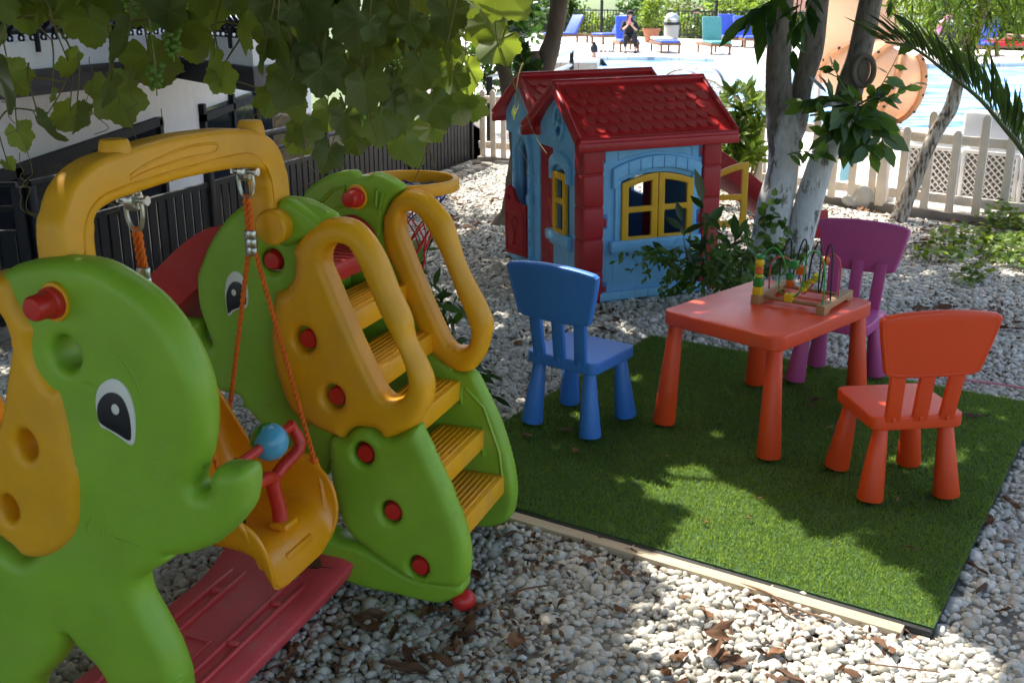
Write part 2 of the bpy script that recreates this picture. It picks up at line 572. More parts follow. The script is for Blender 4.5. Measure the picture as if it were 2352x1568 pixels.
PLAY={'NE': [(-0.592, 1.06), (-0.569, 1.082), (-0.501, 1.102), (-0.433, 1.11), (-0.364, 1.107), (-0.31, 1.087), (-0.251, 1.055), (-0.204, 1.01), (-0.171, 0.959), (-0.149, 0.906), (-0.14, 0.851), (-0.143, 0.797), (-0.156, 0.737), (-0.171, 0.702), (-0.163, 0.711), (-0.178, 0.685), (-0.179, 0.667), (-0.165, 0.659), (-0.149, 0.667), (-0.146, 0.683), (-0.143, 0.699), (-0.128, 0.716), (-0.107, 0.723), (-0.07, 0.726), (-0.055, 0.714), (-0.055, 0.681), (-0.064, 0.645), (-0.081, 0.615), (-0.114, 0.578), (-0.15, 0.546), (-0.202, 0.518), (-0.246, 0.504), (-0.269, 0.499), (-0.268, 0.49), (-0.28, 0.477), (-0.302, 0.462), (-0.344, 0.429), (-0.346, 0.394), (-0.334, 0.363), (-0.311, 0.321), (-0.285, 0.265), (-0.271, 0.214), (-0.268, 0.188), (-0.27, 0.131), (-0.286, 0.071), (-0.337, 0.023), (-0.409, 0.004), (-0.44, 0.042), (-0.453, 0.119), (-0.483, 0.184), (-0.532, 0.226), (-0.557, 0.253), (-0.572, 0.214), (-0.605, 0.163), (-0.662, 0.102), (-0.729, 0.003), (-0.853, -0.103), (-1.057, -0.157), (-1.135, -0.062), (-1.09, 0.134), (-0.986, 0.297), (-0.846, 0.402), (-0.737, 0.448), (-0.725, 0.447), (-0.693, 0.429), (-0.658, 0.414), (-0.618, 0.434), (-0.563, 0.486), (-0.514, 0.577), (-0.505, 0.708), (-0.513, 0.793), (-0.541, 0.828), (-0.569, 0.862), (-0.57, 0.918), (-0.557, 0.955), (-0.577, 1.009)], 'NEhole': (-0.447, 0.919), 'EAR': [(-0.644, 1.057), (-0.576, 1.066), (-0.554, 1.056), (-0.543, 1.022), (-0.522, 0.984), (-0.51, 0.964), (-0.52, 0.928), (-0.516, 0.886), (-0.488, 0.851), (-0.467, 0.841), (-0.458, 0.799), (-0.452, 0.741), (-0.446, 0.654), (-0.449, 0.611), (-0.464, 0.543), (-0.495, 0.497), (-0.538, 0.463), (-0.583, 0.443), (-0.631, 0.437), (-0.654, 0.456), (-0.686, 0.473), (-0.74, 0.503), (-0.786, 0.579), (-0.81, 0.697), (-0.809, 0.816), (-0.772, 0.935), (-0.709, 1.015)], 'EARslot': [(-0.627, 0.998), (-0.595, 0.993), (-0.577, 0.961), (-0.576, 0.917), (-0.597, 0.852), (-0.622, 0.782), (-0.649, 0.733), (-0.691, 0.722), (-0.728, 0.776), (-0.73, 0.853), (-0.701, 0.941)], 'EARh': [(-0.57, 0.711), (-0.644, 0.554)], 'NEye': [(-0.342, 0.882), (-0.322, 0.883), (-0.304, 0.868), (-0.293, 0.839), (-0.291, 0.804), (-0.297, 0.764), (-0.307, 0.748), (-0.333, 0.761), (-0.357, 0.772), (-0.377, 0.779), (-0.382, 0.808), (-0.38, 0.837), (-0.368, 0.864)], 'NEpup': [(-0.346, 0.854), (-0.324, 0.854), (-0.31, 0.84), (-0.302, 0.812), (-0.302, 0.78), (-0.308, 0.759), (-0.335, 0.77), (-0.363, 0.781), (-0.377, 0.792), (-0.377, 0.818), (-0.366, 0.839)], 'NEgl': (-0.332, 0.822), 'NEbolt': (-0.449, 1.028), 'ME': [(-0.516, 1.084), (-0.573, 1.064), (-0.63, 1.024), (-0.684, 0.964), (-0.717, 0.909), (-0.741, 0.859), (-0.746, 0.828), (-0.747, 0.793), (-0.744, 0.759), (-0.734, 0.725), (-0.722, 0.688), (-0.714, 0.661), (-0.725, 0.657), (-0.74, 0.668), (-0.746, 0.685), (-0.746, 0.706), (-0.752, 0.723), (-0.786, 0.723), (-0.814, 0.722), (-0.828, 0.708), (-0.828, 0.687), (-0.817, 0.656), (-0.797, 0.619), (-0.769, 0.576), (-0.737, 0.54), (-0.699, 0.519), (-0.663, 0.516), (-0.634, 0.51), (-0.628, 0.496), (-0.633, 0.481), (-0.612, 0.473), (-0.583, 0.444), (-0.567, 0.424), (-0.543, 0.376), (-0.497, 0.323), (-0.436, 0.288), (-0.386, 0.293), (-0.354, 0.331), (-0.297, 0.412), (-0.248, 0.465), (-0.24, 0.536), (-0.266, 0.633), (-0.312, 0.75), (-0.355, 0.855), (-0.364, 0.925), (-0.341, 0.991), (-0.308, 1.028), (-0.305, 1.049), (-0.339, 1.068), (-0.389, 1.087), (-0.454, 1.091)], 'MEhole': (-0.492, 0.919), 'MEye': [(-0.605, 0.883), (-0.588, 0.878), (-0.575, 0.859), (-0.569, 0.832), (-0.571, 0.801), (-0.578, 0.783), (-0.599, 0.778), (-0.619, 0.768), (-0.635, 0.754), (-0.64, 0.768), (-0.643, 0.798), (-0.642, 0.825), (-0.634, 0.856), (-0.62, 0.875)], 'MEpup': [(-0.603, 0.855), (-0.587, 0.85), (-0.577, 0.831), (-0.575, 0.804), (-0.581, 0.79), (-0.602, 0.781), (-0.622, 0.773), (-0.635, 0.763), (-0.638, 0.785), (-0.637, 0.812), (-0.628, 0.836), (-0.615, 0.851)], 'MEgl': (-0.611, 0.824), 'MY': [(-0.473, 0.837), (-0.447, 0.851), (-0.42, 0.878), (-0.409, 0.913), (-0.407, 0.938), (-0.412, 0.958), (-0.391, 0.988), (-0.359, 1.02), (-0.325, 1.04), (-0.289, 1.051), (-0.253, 1.05), (-0.225, 1.04), (-0.197, 1.016), (-0.175, 0.988), (-0.156, 0.955), (-0.14, 0.919), (-0.122, 0.872), (-0.089, 0.805), (-0.079, 0.747), (-0.043, 0.677), (-0.028, 0.633), (-0.032, 0.587), (-0.05, 0.547), (-0.075, 0.509), (-0.111, 0.484), (-0.156, 0.464), (-0.172, 0.471), (-0.192, 0.486), (-0.241, 0.485), (-0.271, 0.469), (-0.289, 0.445), (-0.31, 0.448), (-0.368, 0.464), (-0.426, 0.488), (-0.458, 0.524), (-0.486, 0.608), (-0.497, 0.701), (-0.486, 0.787)], 'MYslot': [(-0.288, 0.986), (-0.257, 0.988), (-0.234, 0.972), (-0.205, 0.917), (-0.162, 0.819), (-0.111, 0.721), (-0.09, 0.663), (-0.087, 0.626), (-0.104, 0.59), (-0.132, 0.576), (-0.164, 0.586), (-0.194, 0.636), (-0.252, 0.758), (-0.302, 0.879), (-0.322, 0.929), (-0.313, 0.966)], 'MYpegs': [(-0.384, 0.721), (-0.306, 0.568)], 'ML': [(-0.334, 0.44), (-0.287, 0.451), (-0.253, 0.482), (-0.211, 0.489), (-0.155, 0.468), (-0.074, 0.513), (-0.051, 0.481), (-0.006, 0.394), (0.039, 0.29), (0.066, 0.205), (0.073, 0.133), (0.064, 0.081), (0.035, 0.052), (-0.03, 0.044), (-0.096, 0.049), (-0.162, 0.075), (-0.228, 0.118), (-0.294, 0.164), (-0.325, 0.253), (-0.34, 0.35)], 'MLpegs': [(-0.226, 0.414), (-0.15, 0.253), (-0.072, 0.1)], 'MF': [(-0.442, 0.132), (-0.4, 0.15), (-0.37, 0.145), (-0.336, 0.127), (-0.267, 0.122), (-0.225, 0.109), (-0.158, 0.079), (-0.084, 0.055), (0.031, 0.061), (0.051, 0.039), (0.03, 0.014), (-0.019, -0.014), (-0.086, -0.016), (-0.153, -0.013), (-0.282, -0.008), (-0.395, 0.024), (-0.474, 0.049), (-0.466, 0.103)], 'FH': [(-0.384, 0.952), (-0.374, 0.977), (-0.352, 1.015), (-0.325, 1.038), (-0.292, 1.05), (-0.256, 1.044), (-0.223, 1.026), (-0.192, 0.995), (-0.166, 0.961), (-0.148, 0.907), (-0.13, 0.848), (-0.104, 0.794), (-0.066, 0.729), (-0.047, 0.687), (-0.04, 0.671), (-0.041, 0.637), (-0.057, 0.575), (-0.084, 0.529), (-0.11, 0.505), (-0.146, 0.499), (-0.191, 0.516), (-0.244, 0.558), (-0.283, 0.628), (-0.338, 0.769), (-0.382, 0.867)], 'FHslot': [(-0.312, 0.983), (-0.277, 0.985), (-0.243, 0.951), (-0.192, 0.865), (-0.142, 0.745), (-0.104, 0.656), (-0.102, 0.613), (-0.114, 0.586), (-0.145, 0.577), (-0.176, 0.592), (-0.232, 0.702), (-0.282, 0.816), (-0.319, 0.913), (-0.322, 0.962)], 'FL': [(-0.236, 0.546), (-0.155, 0.503), (-0.102, 0.505), (-0.067, 0.453), (-0.014, 0.344), (0.021, 0.232), (0.036, 0.143), (0.034, 0.087), (0.021, 0.038), (-0.016, 0.003), (-0.071, -0.014), (-0.127, 0.003), (-0.209, 0.113), (-0.281, 0.242), (-0.314, 0.376), (-0.328, 0.518)], 'FT': [(-0.653, 1.012), (-0.611, 1.052), (-0.557, 1.08), (-0.494, 1.094), (-0.474, 1.09), (-0.464, 1.08), (-0.427, 1.082), (-0.413, 1.092), (-0.37, 1.082), (-0.321, 1.056), (-0.325, 1.041), (-0.356, 1.015), (-0.378, 0.971), (-0.386, 0.939), (-0.385, 0.864), (-0.351, 0.779), (-0.366, 0.749), (-0.465, 0.852), (-0.567, 0.908), (-0.628, 0.96)], 'FTbolt': (-0.46, 1.021)}
# ================================================================= PLAY SET (slide with steps, swing frame)
A0 = R(20)
PO = Vector((-.18, 2.625, 0))
PLA = empty('play_set', PO, -A0, 'lime green and amber plastic elephant slide and swing frame with red pegs standing on gravel', 'play set')
# local axes: x towards the foot of the steps, y across the slide (away from the camera), z up
NO = -.82


def zc(pl, lo=-.03):
    return [(p[0], max(p[1], lo)) for p in pl]


def panel(name, outline, holes, y0, th, bev, mat, parent=PLA, sub=4, res=4):
    g = puff(outline, holes, th, bev, hr=min(bev, .016))
    return MB().add(g, 0, T(0, y0 + th / 2, 0) @ UP).obj(name, mat, parent, 70)


def ring_hole(c, rx, rz=None):
    return ell(c[0], c[1], rx, rz or rx, 14)


def peg(c, y, r=.017, col='peg', cup=.032, direction=-1):
    mb = MB()
    g = lathe([(r * 1.25, 0), (r * 1.25, .006), (r * 1.05, .008), (r, .034), (r * .86, .038), (r * .5, .0385)], 20)
    mb.add(g, 0, T(c[0], y, c[1]) @ RX(pi / 2 if direction < 0 else -pi / 2))
    return mb.obj('peg', M[col], PLA, 40)


def eye(parent, outline, pupil, gl, y, gr):
    mb = MB()
    mb.add(extr(outline, (), .006, .002, 1, 4), 0, T(0, y - .003, 0) @ UP)
    mb.add(extr(pupil, (), .003, .0005, 1, 4), 1, T(0, y - .0065, 0) @ UP)
    mb.add(extr(ell(gl[0], gl[1], gr * .8, gr), (), .002, .0003, 1, 2), 2, T(0, y - .0085, 0) @ UP)
    return mb.obj('eye', [M['white'], M['black'], M['white']], parent, 40)


def crease(parent, pts, y, r=.0035, mat='green'):
    q = catmull([(p[0], y, p[1]) for p in pts], 6)
    rr = [r * (.3 + .7 * sin(pi * i / (len(q) - 1))) for i in range(len(q))]
    return tube(q, rr, 6)


D = PLAY
# --- near elephant: swing support
ne = panel('elephant_panel', zc(D['NE']), [ring_hole(D['NEhole'], .034, .038)], NO, .085, .032, M['green'], res=6)
eye(ne, D['NEye'], D['NEpup'], D['NEgl'], NO + .001, .011)
mb = MB()
for pts in ([(-.335, .947), (-.31, .928), (-.286, .893), (-.274, .863), (-.267, .836)], [(-.409, .558), (-.384, .535), (-.33, .526), (-.275, .524)],
            [(-.436, .511), (-.446, .529), (-.445, .551), (-.433, .568), (-.42, .574)], [(-.406, .524), (-.41, .536), (-.407, .549)], [(-.42, .86), (-.395, .866), (-.365, .853)]):
    mb.add(crease(ne, pts, NO + .0015))
mb.obj('face_groove', M['green'], ne, 60)
ear_slot = D['EARslot']
panel('ear_panel', D['EAR'], [ear_slot, ring_hole(D['EARh'][0], .026, .034), ring_hole(D['EARh'][1], .024, .032)], NO - .012, .11, .03, M['yellow'], res=6)
c = D['NEbolt']
mb = MB()
mb.add(extr(ell(c[0], c[1], .034, .040, 8, .3), (), .012, .003, 2, 3), 0, T(0, NO - .004, 0) @ UP)
mb.obj('bolt_washer', M['yellow'], PLA, 40)
mb = MB().add(lathe([(.032, 0), (.031, .012), (.026, .015), (.025, .050), (.021, .056), (.012, .057)], 24), 0, T(c[0], NO - .01, c[1]) @ RX(pi / 2))
mb.obj('bolt_cap', M['peg'], PLA, 40)

# --- middle elephant: near side of the slide unit
me_holes = [ring_hole(D['MEhole'], .033)]
ME = panel('elephant_panel', D['ME'], me_holes, .0, .07, .028, M['green'], res=5)
eye(ME, D['MEye'], D['MEpup'], D['MEgl'], .001, .009)
mb = MB()
for pts in ([(-.575, .50), (-.53, .505), (-.485, .53)], [(-.69, .64), (-.68, .62), (-.675, .60)], [(-.53, .86), (-.505, .862), (-.485, .855)], [(-.535, .79), (-.515, .80), (-.495, .80)]):
    mb.add(crease(ME, pts, .0015, .003))
mb.obj('face_groove', M['green'], ME, 60)
# green top lug beside the swing beam
lug = [(-.455, 1.075), (-.425, 1.092), (-.38, 1.075), (-.315, 1.03), (-.32, 1.01), (-.38, .99), (-.44, .965), (-.47, 1.0)]
panel('panel_lug', lug, (), -.022, .05, .018, M['green'])
peg(D['MEhole'], .040, .0245)
# handrail ears, near and far
hold = [ring_hole(p, .033, .037) for p in D['MYpegs']]
panel('handrail', D['MY'], [D['MYslot']] + hold, -.038, .085, .036, M['yellow'], res=6)
for p in D['MYpegs']:
    peg((p[0] + .003, p[1] - .002), .018, .0265)
FO = .44
panel('handrail', D['FH'], [D['FHslot']], FO - .01, .075, .034, M['yellow'], res=6)
# stair stringers
panel('stair_side', zc(D['ML']), [ring_hole(p, .031, .034) for p in D['MLpegs']], -.034, .075, .034, M['green'], res=6)
for p in D['MLpegs']:
    peg((p[0] + .003, p[1] - .002), .014, .0255)
panel('foot_rail', zc(D['MF']), (), -.02, .085, .02, M['green'])
inner = [(v * .82 - .018, z * .82 + .05) for v, z in D['FL']]
fl = panel('stair_side', zc(D['FL']), (), FO, .06, .02, M['green'])
mb = MB()
for pts in ([(-.118, .455), (-.06, .40), (-.01, .26), (.0, .17)], [(-.095, .16), (-.05, .158), (.0, .17)], [(-.135, .455), (-.133, .40)], [(-.10, .33), (-.065, .33), (-.062, .24)]):
    mb.add(tube([(p[0], FO - .001, p[1]) for p in pts], .0055, 6))
mb.obj('moulded_groove', M['green'], fl, 60)
ft = panel('elephant_panel', D['FT'], [ring_hole((-.334, .965), .007)], FO + .004, .06, .016, M['green'])
rim = MB()
for pts in ([(-.60, .985), (-.545, 1.035), (-.505, 1.05), (-.503, .995), (-.56, .965)], [(-.395, 1.045), (-.375, 1.04), (-.39, .985), (-.40, 1.0)]):
    rim.add(tube([(p[0], FO + .002, p[1]) for p in pts + pts[:1]], .0055, 6))
rim.obj('moulded_groove', M['green'], ft, 60)
# far elephant's lower body, closing the underside of the deck
low = [(-.60, .93), (-.35, .90), (-.28, .75), (-.18, .55), (-.10, .35), (-.04, .10), (-.10, .0), (-.30, .0), (-.42, .08), (-.50, .30), (-.60, .50), (-.66, .70)]
panel('body_panel', zc(low), (), FO + .006, .05, .015, M['green'])
c = D['FTbolt']
MB().add(extr(ell(c[0], c[1], .034, .038, 8, .3), (), .012, .003, 2, 3), 0, T(0, FO - .004, 0) @ UP).obj('bolt_washer', M['yellow'], PLA, 40)
MB().add(lathe([(.030, 0), (.029, .012), (.025, .015), (.024, .045), (.020, .05), (.012, .051)], 24), 0, T(c[0], FO - .01, c[1]) @ RX(pi / 2)).obj('bolt_cap', M['peg'], PLA, 40)

# --- steps, deck, slide
for i, (x, z) in enumerate(((.006, .185), (-.058, .33), (-.135, .478), (-.222, .622), (-.304, .768))):
    mb = MB()
    w, dpt = .40, .145
    mb.add(box(x - dpt / 2, .045 + w / 2, z - .032, dpt, w, .064, .008))
    for k in range(7):
        xx = x - .022 - k * .017
        mb.add(box(xx, .045 + w / 2, z + .0005, .007, w * .86, .007, .002, 1))
    mb.obj('step', M['yellow'], PLA, 40)
mb = MB()
mb.add(box(-.54, .245, .862, .31, .40, .036, .008))
for k in range(9):
    mb.add(box(-.54, .09 + k * .039, .8815, .29, .012, .006, .002, 1))
mb.add(box(-.397, .245, .852, .02, .40, .05, .008))
mb.obj('deck', M['red'], PLA, 40)
MB().add(box(-.50, .245, .70, .02, .38, .30, .006)).obj('riser_board', M['green'], PLA, 40)
# slide chute: open trough swept down behind
path = [(-.60, .885), (-.70, .86), (-.85, .74), (-1.05, .555), (-1.25, .37), (-1.45, .19), (-1.62, .075), (-1.78, .04), (-1.92, .035)]
path = [(p.x, p.y) for p in catmull([(p[0], p[1], 0) for p in path], 4)]
V, F = [], []
prof = [(.035, .115), (.05, .12), (.065, .11), (.075, .03), (.10, .0), (.245, -.006), (.39, .0), (.415, .03), (.425, .11), (.44, .12), (.455, .115),
        (.445, .0), (.40, -.03), (.245, -.034), (.09, -.03), (.045, .0)]
n = len(prof)
for i, (x, z) in enumerate(path):
    a = path[max(i - 1, 0)]
    b = path[min(i + 1, len(path) - 1)]
    t = Vector((b[0] - a[0], b[1] - a[1])).normalized()
    nx, nz = t.y, -t.x
    for (y, h) in prof:
        V.append((x + nx * h, y, z + nz * h))
for i in range(len(path) - 1):
    for k in range(n):
        F.append((i * n + k, i * n + (k + 1) % n, (i + 1) * n + (k + 1) % n, (i + 1) * n + k))
F.append(tuple(range(n - 1, -1, -1)))
F.append(tuple((len(path) - 1) * n + k for k in range(n)))
MB().add((V, F)).obj('chute', M['red'], PLA, 40)
# red side guard of the slide mouth on the far side
g = [(-.55, .90), (-.40, .90), (-.355, .93), (-.33, .985), (-.36, 1.0), (-.39, .965), (-.43, .945), (-.55, .94)]
arc = [(-.52, .955), (-.484, .966), (-.46, .962), (-.44, .953), (-.423, .940), (-.408, .922), (-.396, .893), (-.412, .895), (-.431, .915), (-.464, .935), (-.52, .943)]
panel('slide_guard', arc, (), FO - .018, .02, .007, M['red'])
MB().add(sphere((.045, .012, .0), .034, 16, 10, (1, 1, .9))).obj('foot_cap', M['peg'], PLA)

# --- swing beam
bx = -.485
cl = [(-.737, .99), (-.737, 1.08), (-.733, 1.15), (-.705, 1.203), (-.645, 1.230), (-.55, 1.240), (-.42, 1.247), (-.30, 1.246), (-.18, 1.240), (-.085, 1.226), (-.02, 1.195), (.004, 1.13), (.004, 1.06), (-.004, .995)]
cl = catmull([(bx, p[0], p[1]) for p in cl], 5)
V, F = [], []
sec = []
hw, hh = .036, .054
for (a, b) in rrect(-hw, -hh, hw, hh, .016, 3):
    sec.append((a, b))
n = len(sec)
for i, p in enumerate(cl):
    a, b = cl[max(i - 1, 0)], cl[min(i + 1, len(cl) - 1)]
    t = (b - a).normalized()
    nrm = Vector((0, -t.z, t.y))
    f = i / (len(cl) - 1)
    k = .86 + .30 * math.exp(-((f - .5) / .28) ** 2) * .5 + .12 * (abs(f - .5) > .32)
    for (s, h) in sec:
        V.append(p + Vector((s, 0, 0)) + nrm * h * (k * .9))
for i in range(len(cl) - 1):
    for k in range(n):
        F.append((i * n + k, (i + 1) * n + k, (i + 1) * n + (k + 1) % n, i * n + (k + 1) % n))
F.append(tuple(range(n)))
F.append(tuple((len(cl) - 1) * n + k for k in range(n - 1, -1, -1)))
beam = MB().add((V, F))
beam = beam.obj('swing_beam', M['yellow'], PLA, 40)
mb = MB()
xs = bx + hw - .0008
for pts in ([(-.57, 1.234), (-.50, 1.252), (-.38, 1.268), (-.28, 1.266), (-.255, 1.256), (-.28, 1.242), (-.38, 1.244), (-.50, 1.236), (-.57, 1.226)],
            [(-.73, .99), (-.727, 1.10), (-.712, 1.165), (-.67, 1.20), (-.60, 1.213), (-.52, 1.217), (-.42, 1.222), (-.33, 1.224), (-.24, 1.226), (-.13, 1.222), (-.065, 1.19), (-.032, 1.13), (-.03, 1.0)]):
    mb.add(tube(catmull([(xs, p[0], p[1]) for p in pts], 5), .0035, 6))
mb.obj('moulded_groove', M['yellow'], beam, 60)
for u in (-.06, -.565):
    z = 1.262 if u > -.3 else 1.274
    g = lathe([(.036, -.02), (.034, .012), (.030, .028), (.027, .033), (.0, .034)], 14, False)
    MB().add(g, 0, T(bx, u, z)).obj('beam_stud', M['yellow'], beam, 30)
# rounded lower end of the beam at the slide
MB().add(lathe([(.0, 0), (.040, .0), (.046, .006), (.046, .065), (.040, .07), (0, .07)], 24, False), 0, T(bx + .036, -.062, 1.024) @ RX(-pi / 2)).obj('beam_end', M['yellow'], PLA, 40)

# --- red base plate
mb = MB()
V, F = [], []
nu, nv = 26, 11
xs_ = [-.672 + .375 * k / nv for k in range(nv + 1)]
for i in range(nu + 1):
    s = i / nu
    y = -.92 + .95 * s
    z0 = .045 + .05 * max(0, (s - .72) / .28) ** 2 + .02 * max(0, (.25 - s) / .25) ** 2
    for k, x in enumerate(xs_):
        w = 1 + .16 * max(0, (s - .75) / .25) ** 1.5
        xx = -.485 + (x + .485) * w
        ridge = .012 if k in (2, 3, 8, 9) else 0
        edge = -.012 if k in (0, nv) else 0
        V.append((xx, y, z0 + ridge * (.15 < s < .92) * 0 + edge))
m_ = nv + 1
for i in range(nu):
    for k in range(nv):
        F.append((i * m_ + k, i * m_ + k + 1, (i + 1) * m_ + k + 1, (i + 1) * m_ + k))
mb.add((V, F))
bp_ = mb.obj('base_plate', M['plate_red'], PLA, 40)
sd = bp_.modifiers.new('thick', 'SOLIDIFY')
sd.thickness = .05
sd.offset = -1
bv = bp_.modifiers.new('bev', 'BEVEL')
bv.width = .008
bv.segments = 2
bv.limit_method = 'ANGLE'
mb = MB()
for x in (-.60, -.555, -.41, -.365):
    mb.add(box(x, -.46, .0475, .012, .74, .010, .004, 2))
mb.add(box(-.485, -.46, .0475, .075, .004, .004, .001, 1))
mb.add(box(-.485, -.56, .0475, .075, .004, .004, .001, 1))
for x in (-.5225, -.4475):
    mb.add(box(x, -.51, .0475, .004, .104, .004, .001, 1))
for x in (-.578, -.388):
    for y in (-.25, -.45, -.65):
        mb.add(box(x, y, .047, .034, .014, .014, .004, 1))
mb.obj('moulded_groove', M['plate_red'], bp_, 50)

# --- basketball hoop on the far side
hc = Vector((-.385, .63, 1.035))
ring = [(hc.x + .152 * cos(2 * pi * k / 40), hc.y + .152 * sin(2 * pi * k / 40), hc.z + .004 * sin(2 * pi * k / 40)) for k in range(40)]
V, F = [], []
hs = rrect(-.010, -.019, .010, .019, .006, 2)
n = len(hs)
for k in range(40):
    a = 2 * pi * k / 40
    for (s, h) in hs:
        V.append((hc.x + (.152 + s) * cos(a), hc.y + (.152 + s) * sin(a), hc.z + h))
for k in range(40):
    for j in range(n):
        F.append((k * n + j, k * n + (j + 1) % n, ((k + 1) % 40) * n + (j + 1) % n, ((k + 1) % 40) * n + j))
mb = MB().add((V, F)).add(box(hc.x, .50, hc.z - .005, .09, .06, .04, .008))
hoop = mb.obj('hoop', M['yellow'], PLA, 40)
M['cord_blue'] = simple('blue_cord', (.02, .05, .35), .7)
M['cord_red'] = simple('red_cord', (.55, .02, .03), .7)
mb = MB()
nn = 9
for k in range(nn):
    for d in (1, -1):
        pts = []
        for j in range(7):
            a = 2 * pi * (k + d * j * .5) / nn
            r = .143 * (1 - .62 * (j / 6) ** .8)
            pts.append((hc.x + r * cos(a), hc.y + r * sin(a), hc.z - .012 - .20 * (j / 6) ** 1.3))
        mb.add(tube(pts[:4], .0022, 5), 0)
        mb.add(tube(pts[3:], .0026, 5), 1)
for k in range(5):
    a = 2 * pi * k / 5
    pts = [(hc.x + .05 * cos(a), hc.y + .05 * sin(a), hc.z - .20), (hc.x + .045 * cos(a + .5), hc.y + .05 * sin(a + .5), hc.z - .25), (hc.x + .03 * cos(a + 1), hc.y + .03 * sin(a + 1), hc.z - .29), (hc.x + .05 * cos(a + 1.4), hc.y + .045 * sin(a + 1.4), hc.z - .25)]
    mb.add(ctube(pts, .003, 5, 4), 1)
mb.obj('net', [M['cord_blue'], M['cord_red']], hoop)

# ================================================================= SWING SEAT hanging from the beam
SW = empty('swing', PO, -A0, 'orange bucket baby swing with red handle bar hanging on orange ropes between the elephants', 'swing')
uc = -.31
st = [(-.258, .207, .075, .0), (-.260, .218, .118, .0), (-.262, .235, .142, .010), (-.272, .275, .163, .04), (-.30, .312, .172, .10), (-.37, .318, .178, .125), (-.48, .314, .18, .13), (-.545, .335, .178, .125),
      (-.578, .41, .172, .09), (-.596, .52, .158, .06), (-.610, .62, .135, .035), (-.620, .70, .10, .02), (-.626, .76, .055, .006)]
V, F = [], []
cs = [(-1, 1), (-1.0, .8), (-.98, .45), (-.92, .18), (-.78, .04), (-.5, 0), (-.2, 0), (.2, 0), (.5, 0), (.78, .04), (.92, .18), (.98, .45), (1.0, .8), (1, 1)]
n = len(cs)
for i, (x, z, w, h) in enumerate(st):
    a, b = st[max(i - 1, 0)], st[min(i + 1, len(st) - 1)]
    t = Vector((b[0] - a[0], b[1] - a[1])).normalized()
    nx, nz = t.y, -t.x
    for (s, f) in cs:
        V.append((x + nx * h * f, uc + w * s, z + nz * h * f))
for i in range(len(st) - 1):
    for k in range(n - 1):
        F.append((i * n + k, i * n + k + 1, (i + 1) * n + k + 1, (i + 1) * n + k))
sh = MB().add((V, F)).obj('seat_shell', M['seat'], SW, None)
sd = sh.modifiers.new('thick', 'SOLIDIFY')
sd.thickness = .013
sd.offset = 0
ss = sh.modifiers.new('round', 'SUBSURF')
ss.levels = ss.render_levels = 2
mb = MB()
for s in (-1, 1):
    pts = [(x + 0, uc + w * s * 1.01, z) for (x, z, w, h) in [(-.275, .29, .15, 0), (-.31, .412, .178, 0), (-.40, .44, .183, 0), (-.50, .445, .184, 0), (-.55, .47, .18, 0), (-.595, .57, .15, 0), (-.618, .68, .105, 0), (-.628, .762, .04, 0)]]
    mb.add(ctube(pts, .0085, 8, 5))
mb.add(box(-.268, uc, .262, .012, .12, .035, .005))
mb.obj('seat_rim', M['seat'], sh)
# safety bar
mb = MB()
x = -.315
mb.add(ctube([(x, uc, .315), (x - .004, uc + .002, .37), (x - .012, uc - .003, .43), (x - .01, uc, .462)], [.021, .019, .019, .017], 12, 5))
mb.add(ctube([(x - .01, uc, .45), (x - .005, uc + .035, .468), (x + .01, uc + .078, .492), (x + .012, uc + .092, .515), (x, uc + .085, .552), (x - .004, uc + .075, .568)], [.016, .017, .016, .017, .014, .012], 10, 5))
mb.add(ctube([(x - .01, uc, .45), (x - .005, uc - .04, .468), (x + .0, uc - .12, .482), (x + .002, uc - .17, .51), (x, uc - .168, .545), (x - .004, uc - .15, .562)], [.016, .017, .016, .017, .014, .012], 10, 5))
mb.add(tube([(x - .003, uc - .165, .553), (x - .003, uc + .09, .560)], .0125, 12))
mb.obj('handle_bar', M['bar'], SW, 50)
MB().add(box(x + .008, uc, .33, .05, .06, .018, .006)).obj('bar_socket', M['seat'], SW)
mb = MB()
V, F = sphere((0, 0, 0), .047, 32, 20)
F1 = [f for f in F if sum(V[i][1] for i in f) / len(f) > -.008]
F2 = [f for f in F if sum(V[i][1] for i in f) / len(f) <= -.008]
mb.add((V, F1), 0).add((V, F2), 1)
mb.add(lathe([(.020, .0), (.020, .004), (.013, .004)], 20, False), 0, T(0, -.046, 0) @ RX(pi / 2))
ball = mb.obj('rattle_ball', [M['ball_blue'], M['ball_green']], SW)
ball.matrix_local = T(x - .003, uc - .02, .557) @ RZ(R(-100)) @ RX(R(-14))
mb = MB().add(box(-.42, uc - .06, .375, .05, .035, .014, .004)).add(box(-.40, uc - .055, .345, .03, .022, .05, .004))
mb.obj('buckle', M['black'], SW)
mb = MB().add(tube([(-.30, uc - .0, .235), (-.30, uc, .175)], .002, 6)).add(tube([(-.315, uc, .175), (-.285, uc, .175), (-.285, uc + .022, .172), (-.315, uc + .022, .172)], .0016, 5, True, True))
mb.add(box(-.30, uc, .205, .014, .001, .05))
mb.obj('strap_clip', M['steel'], SW)
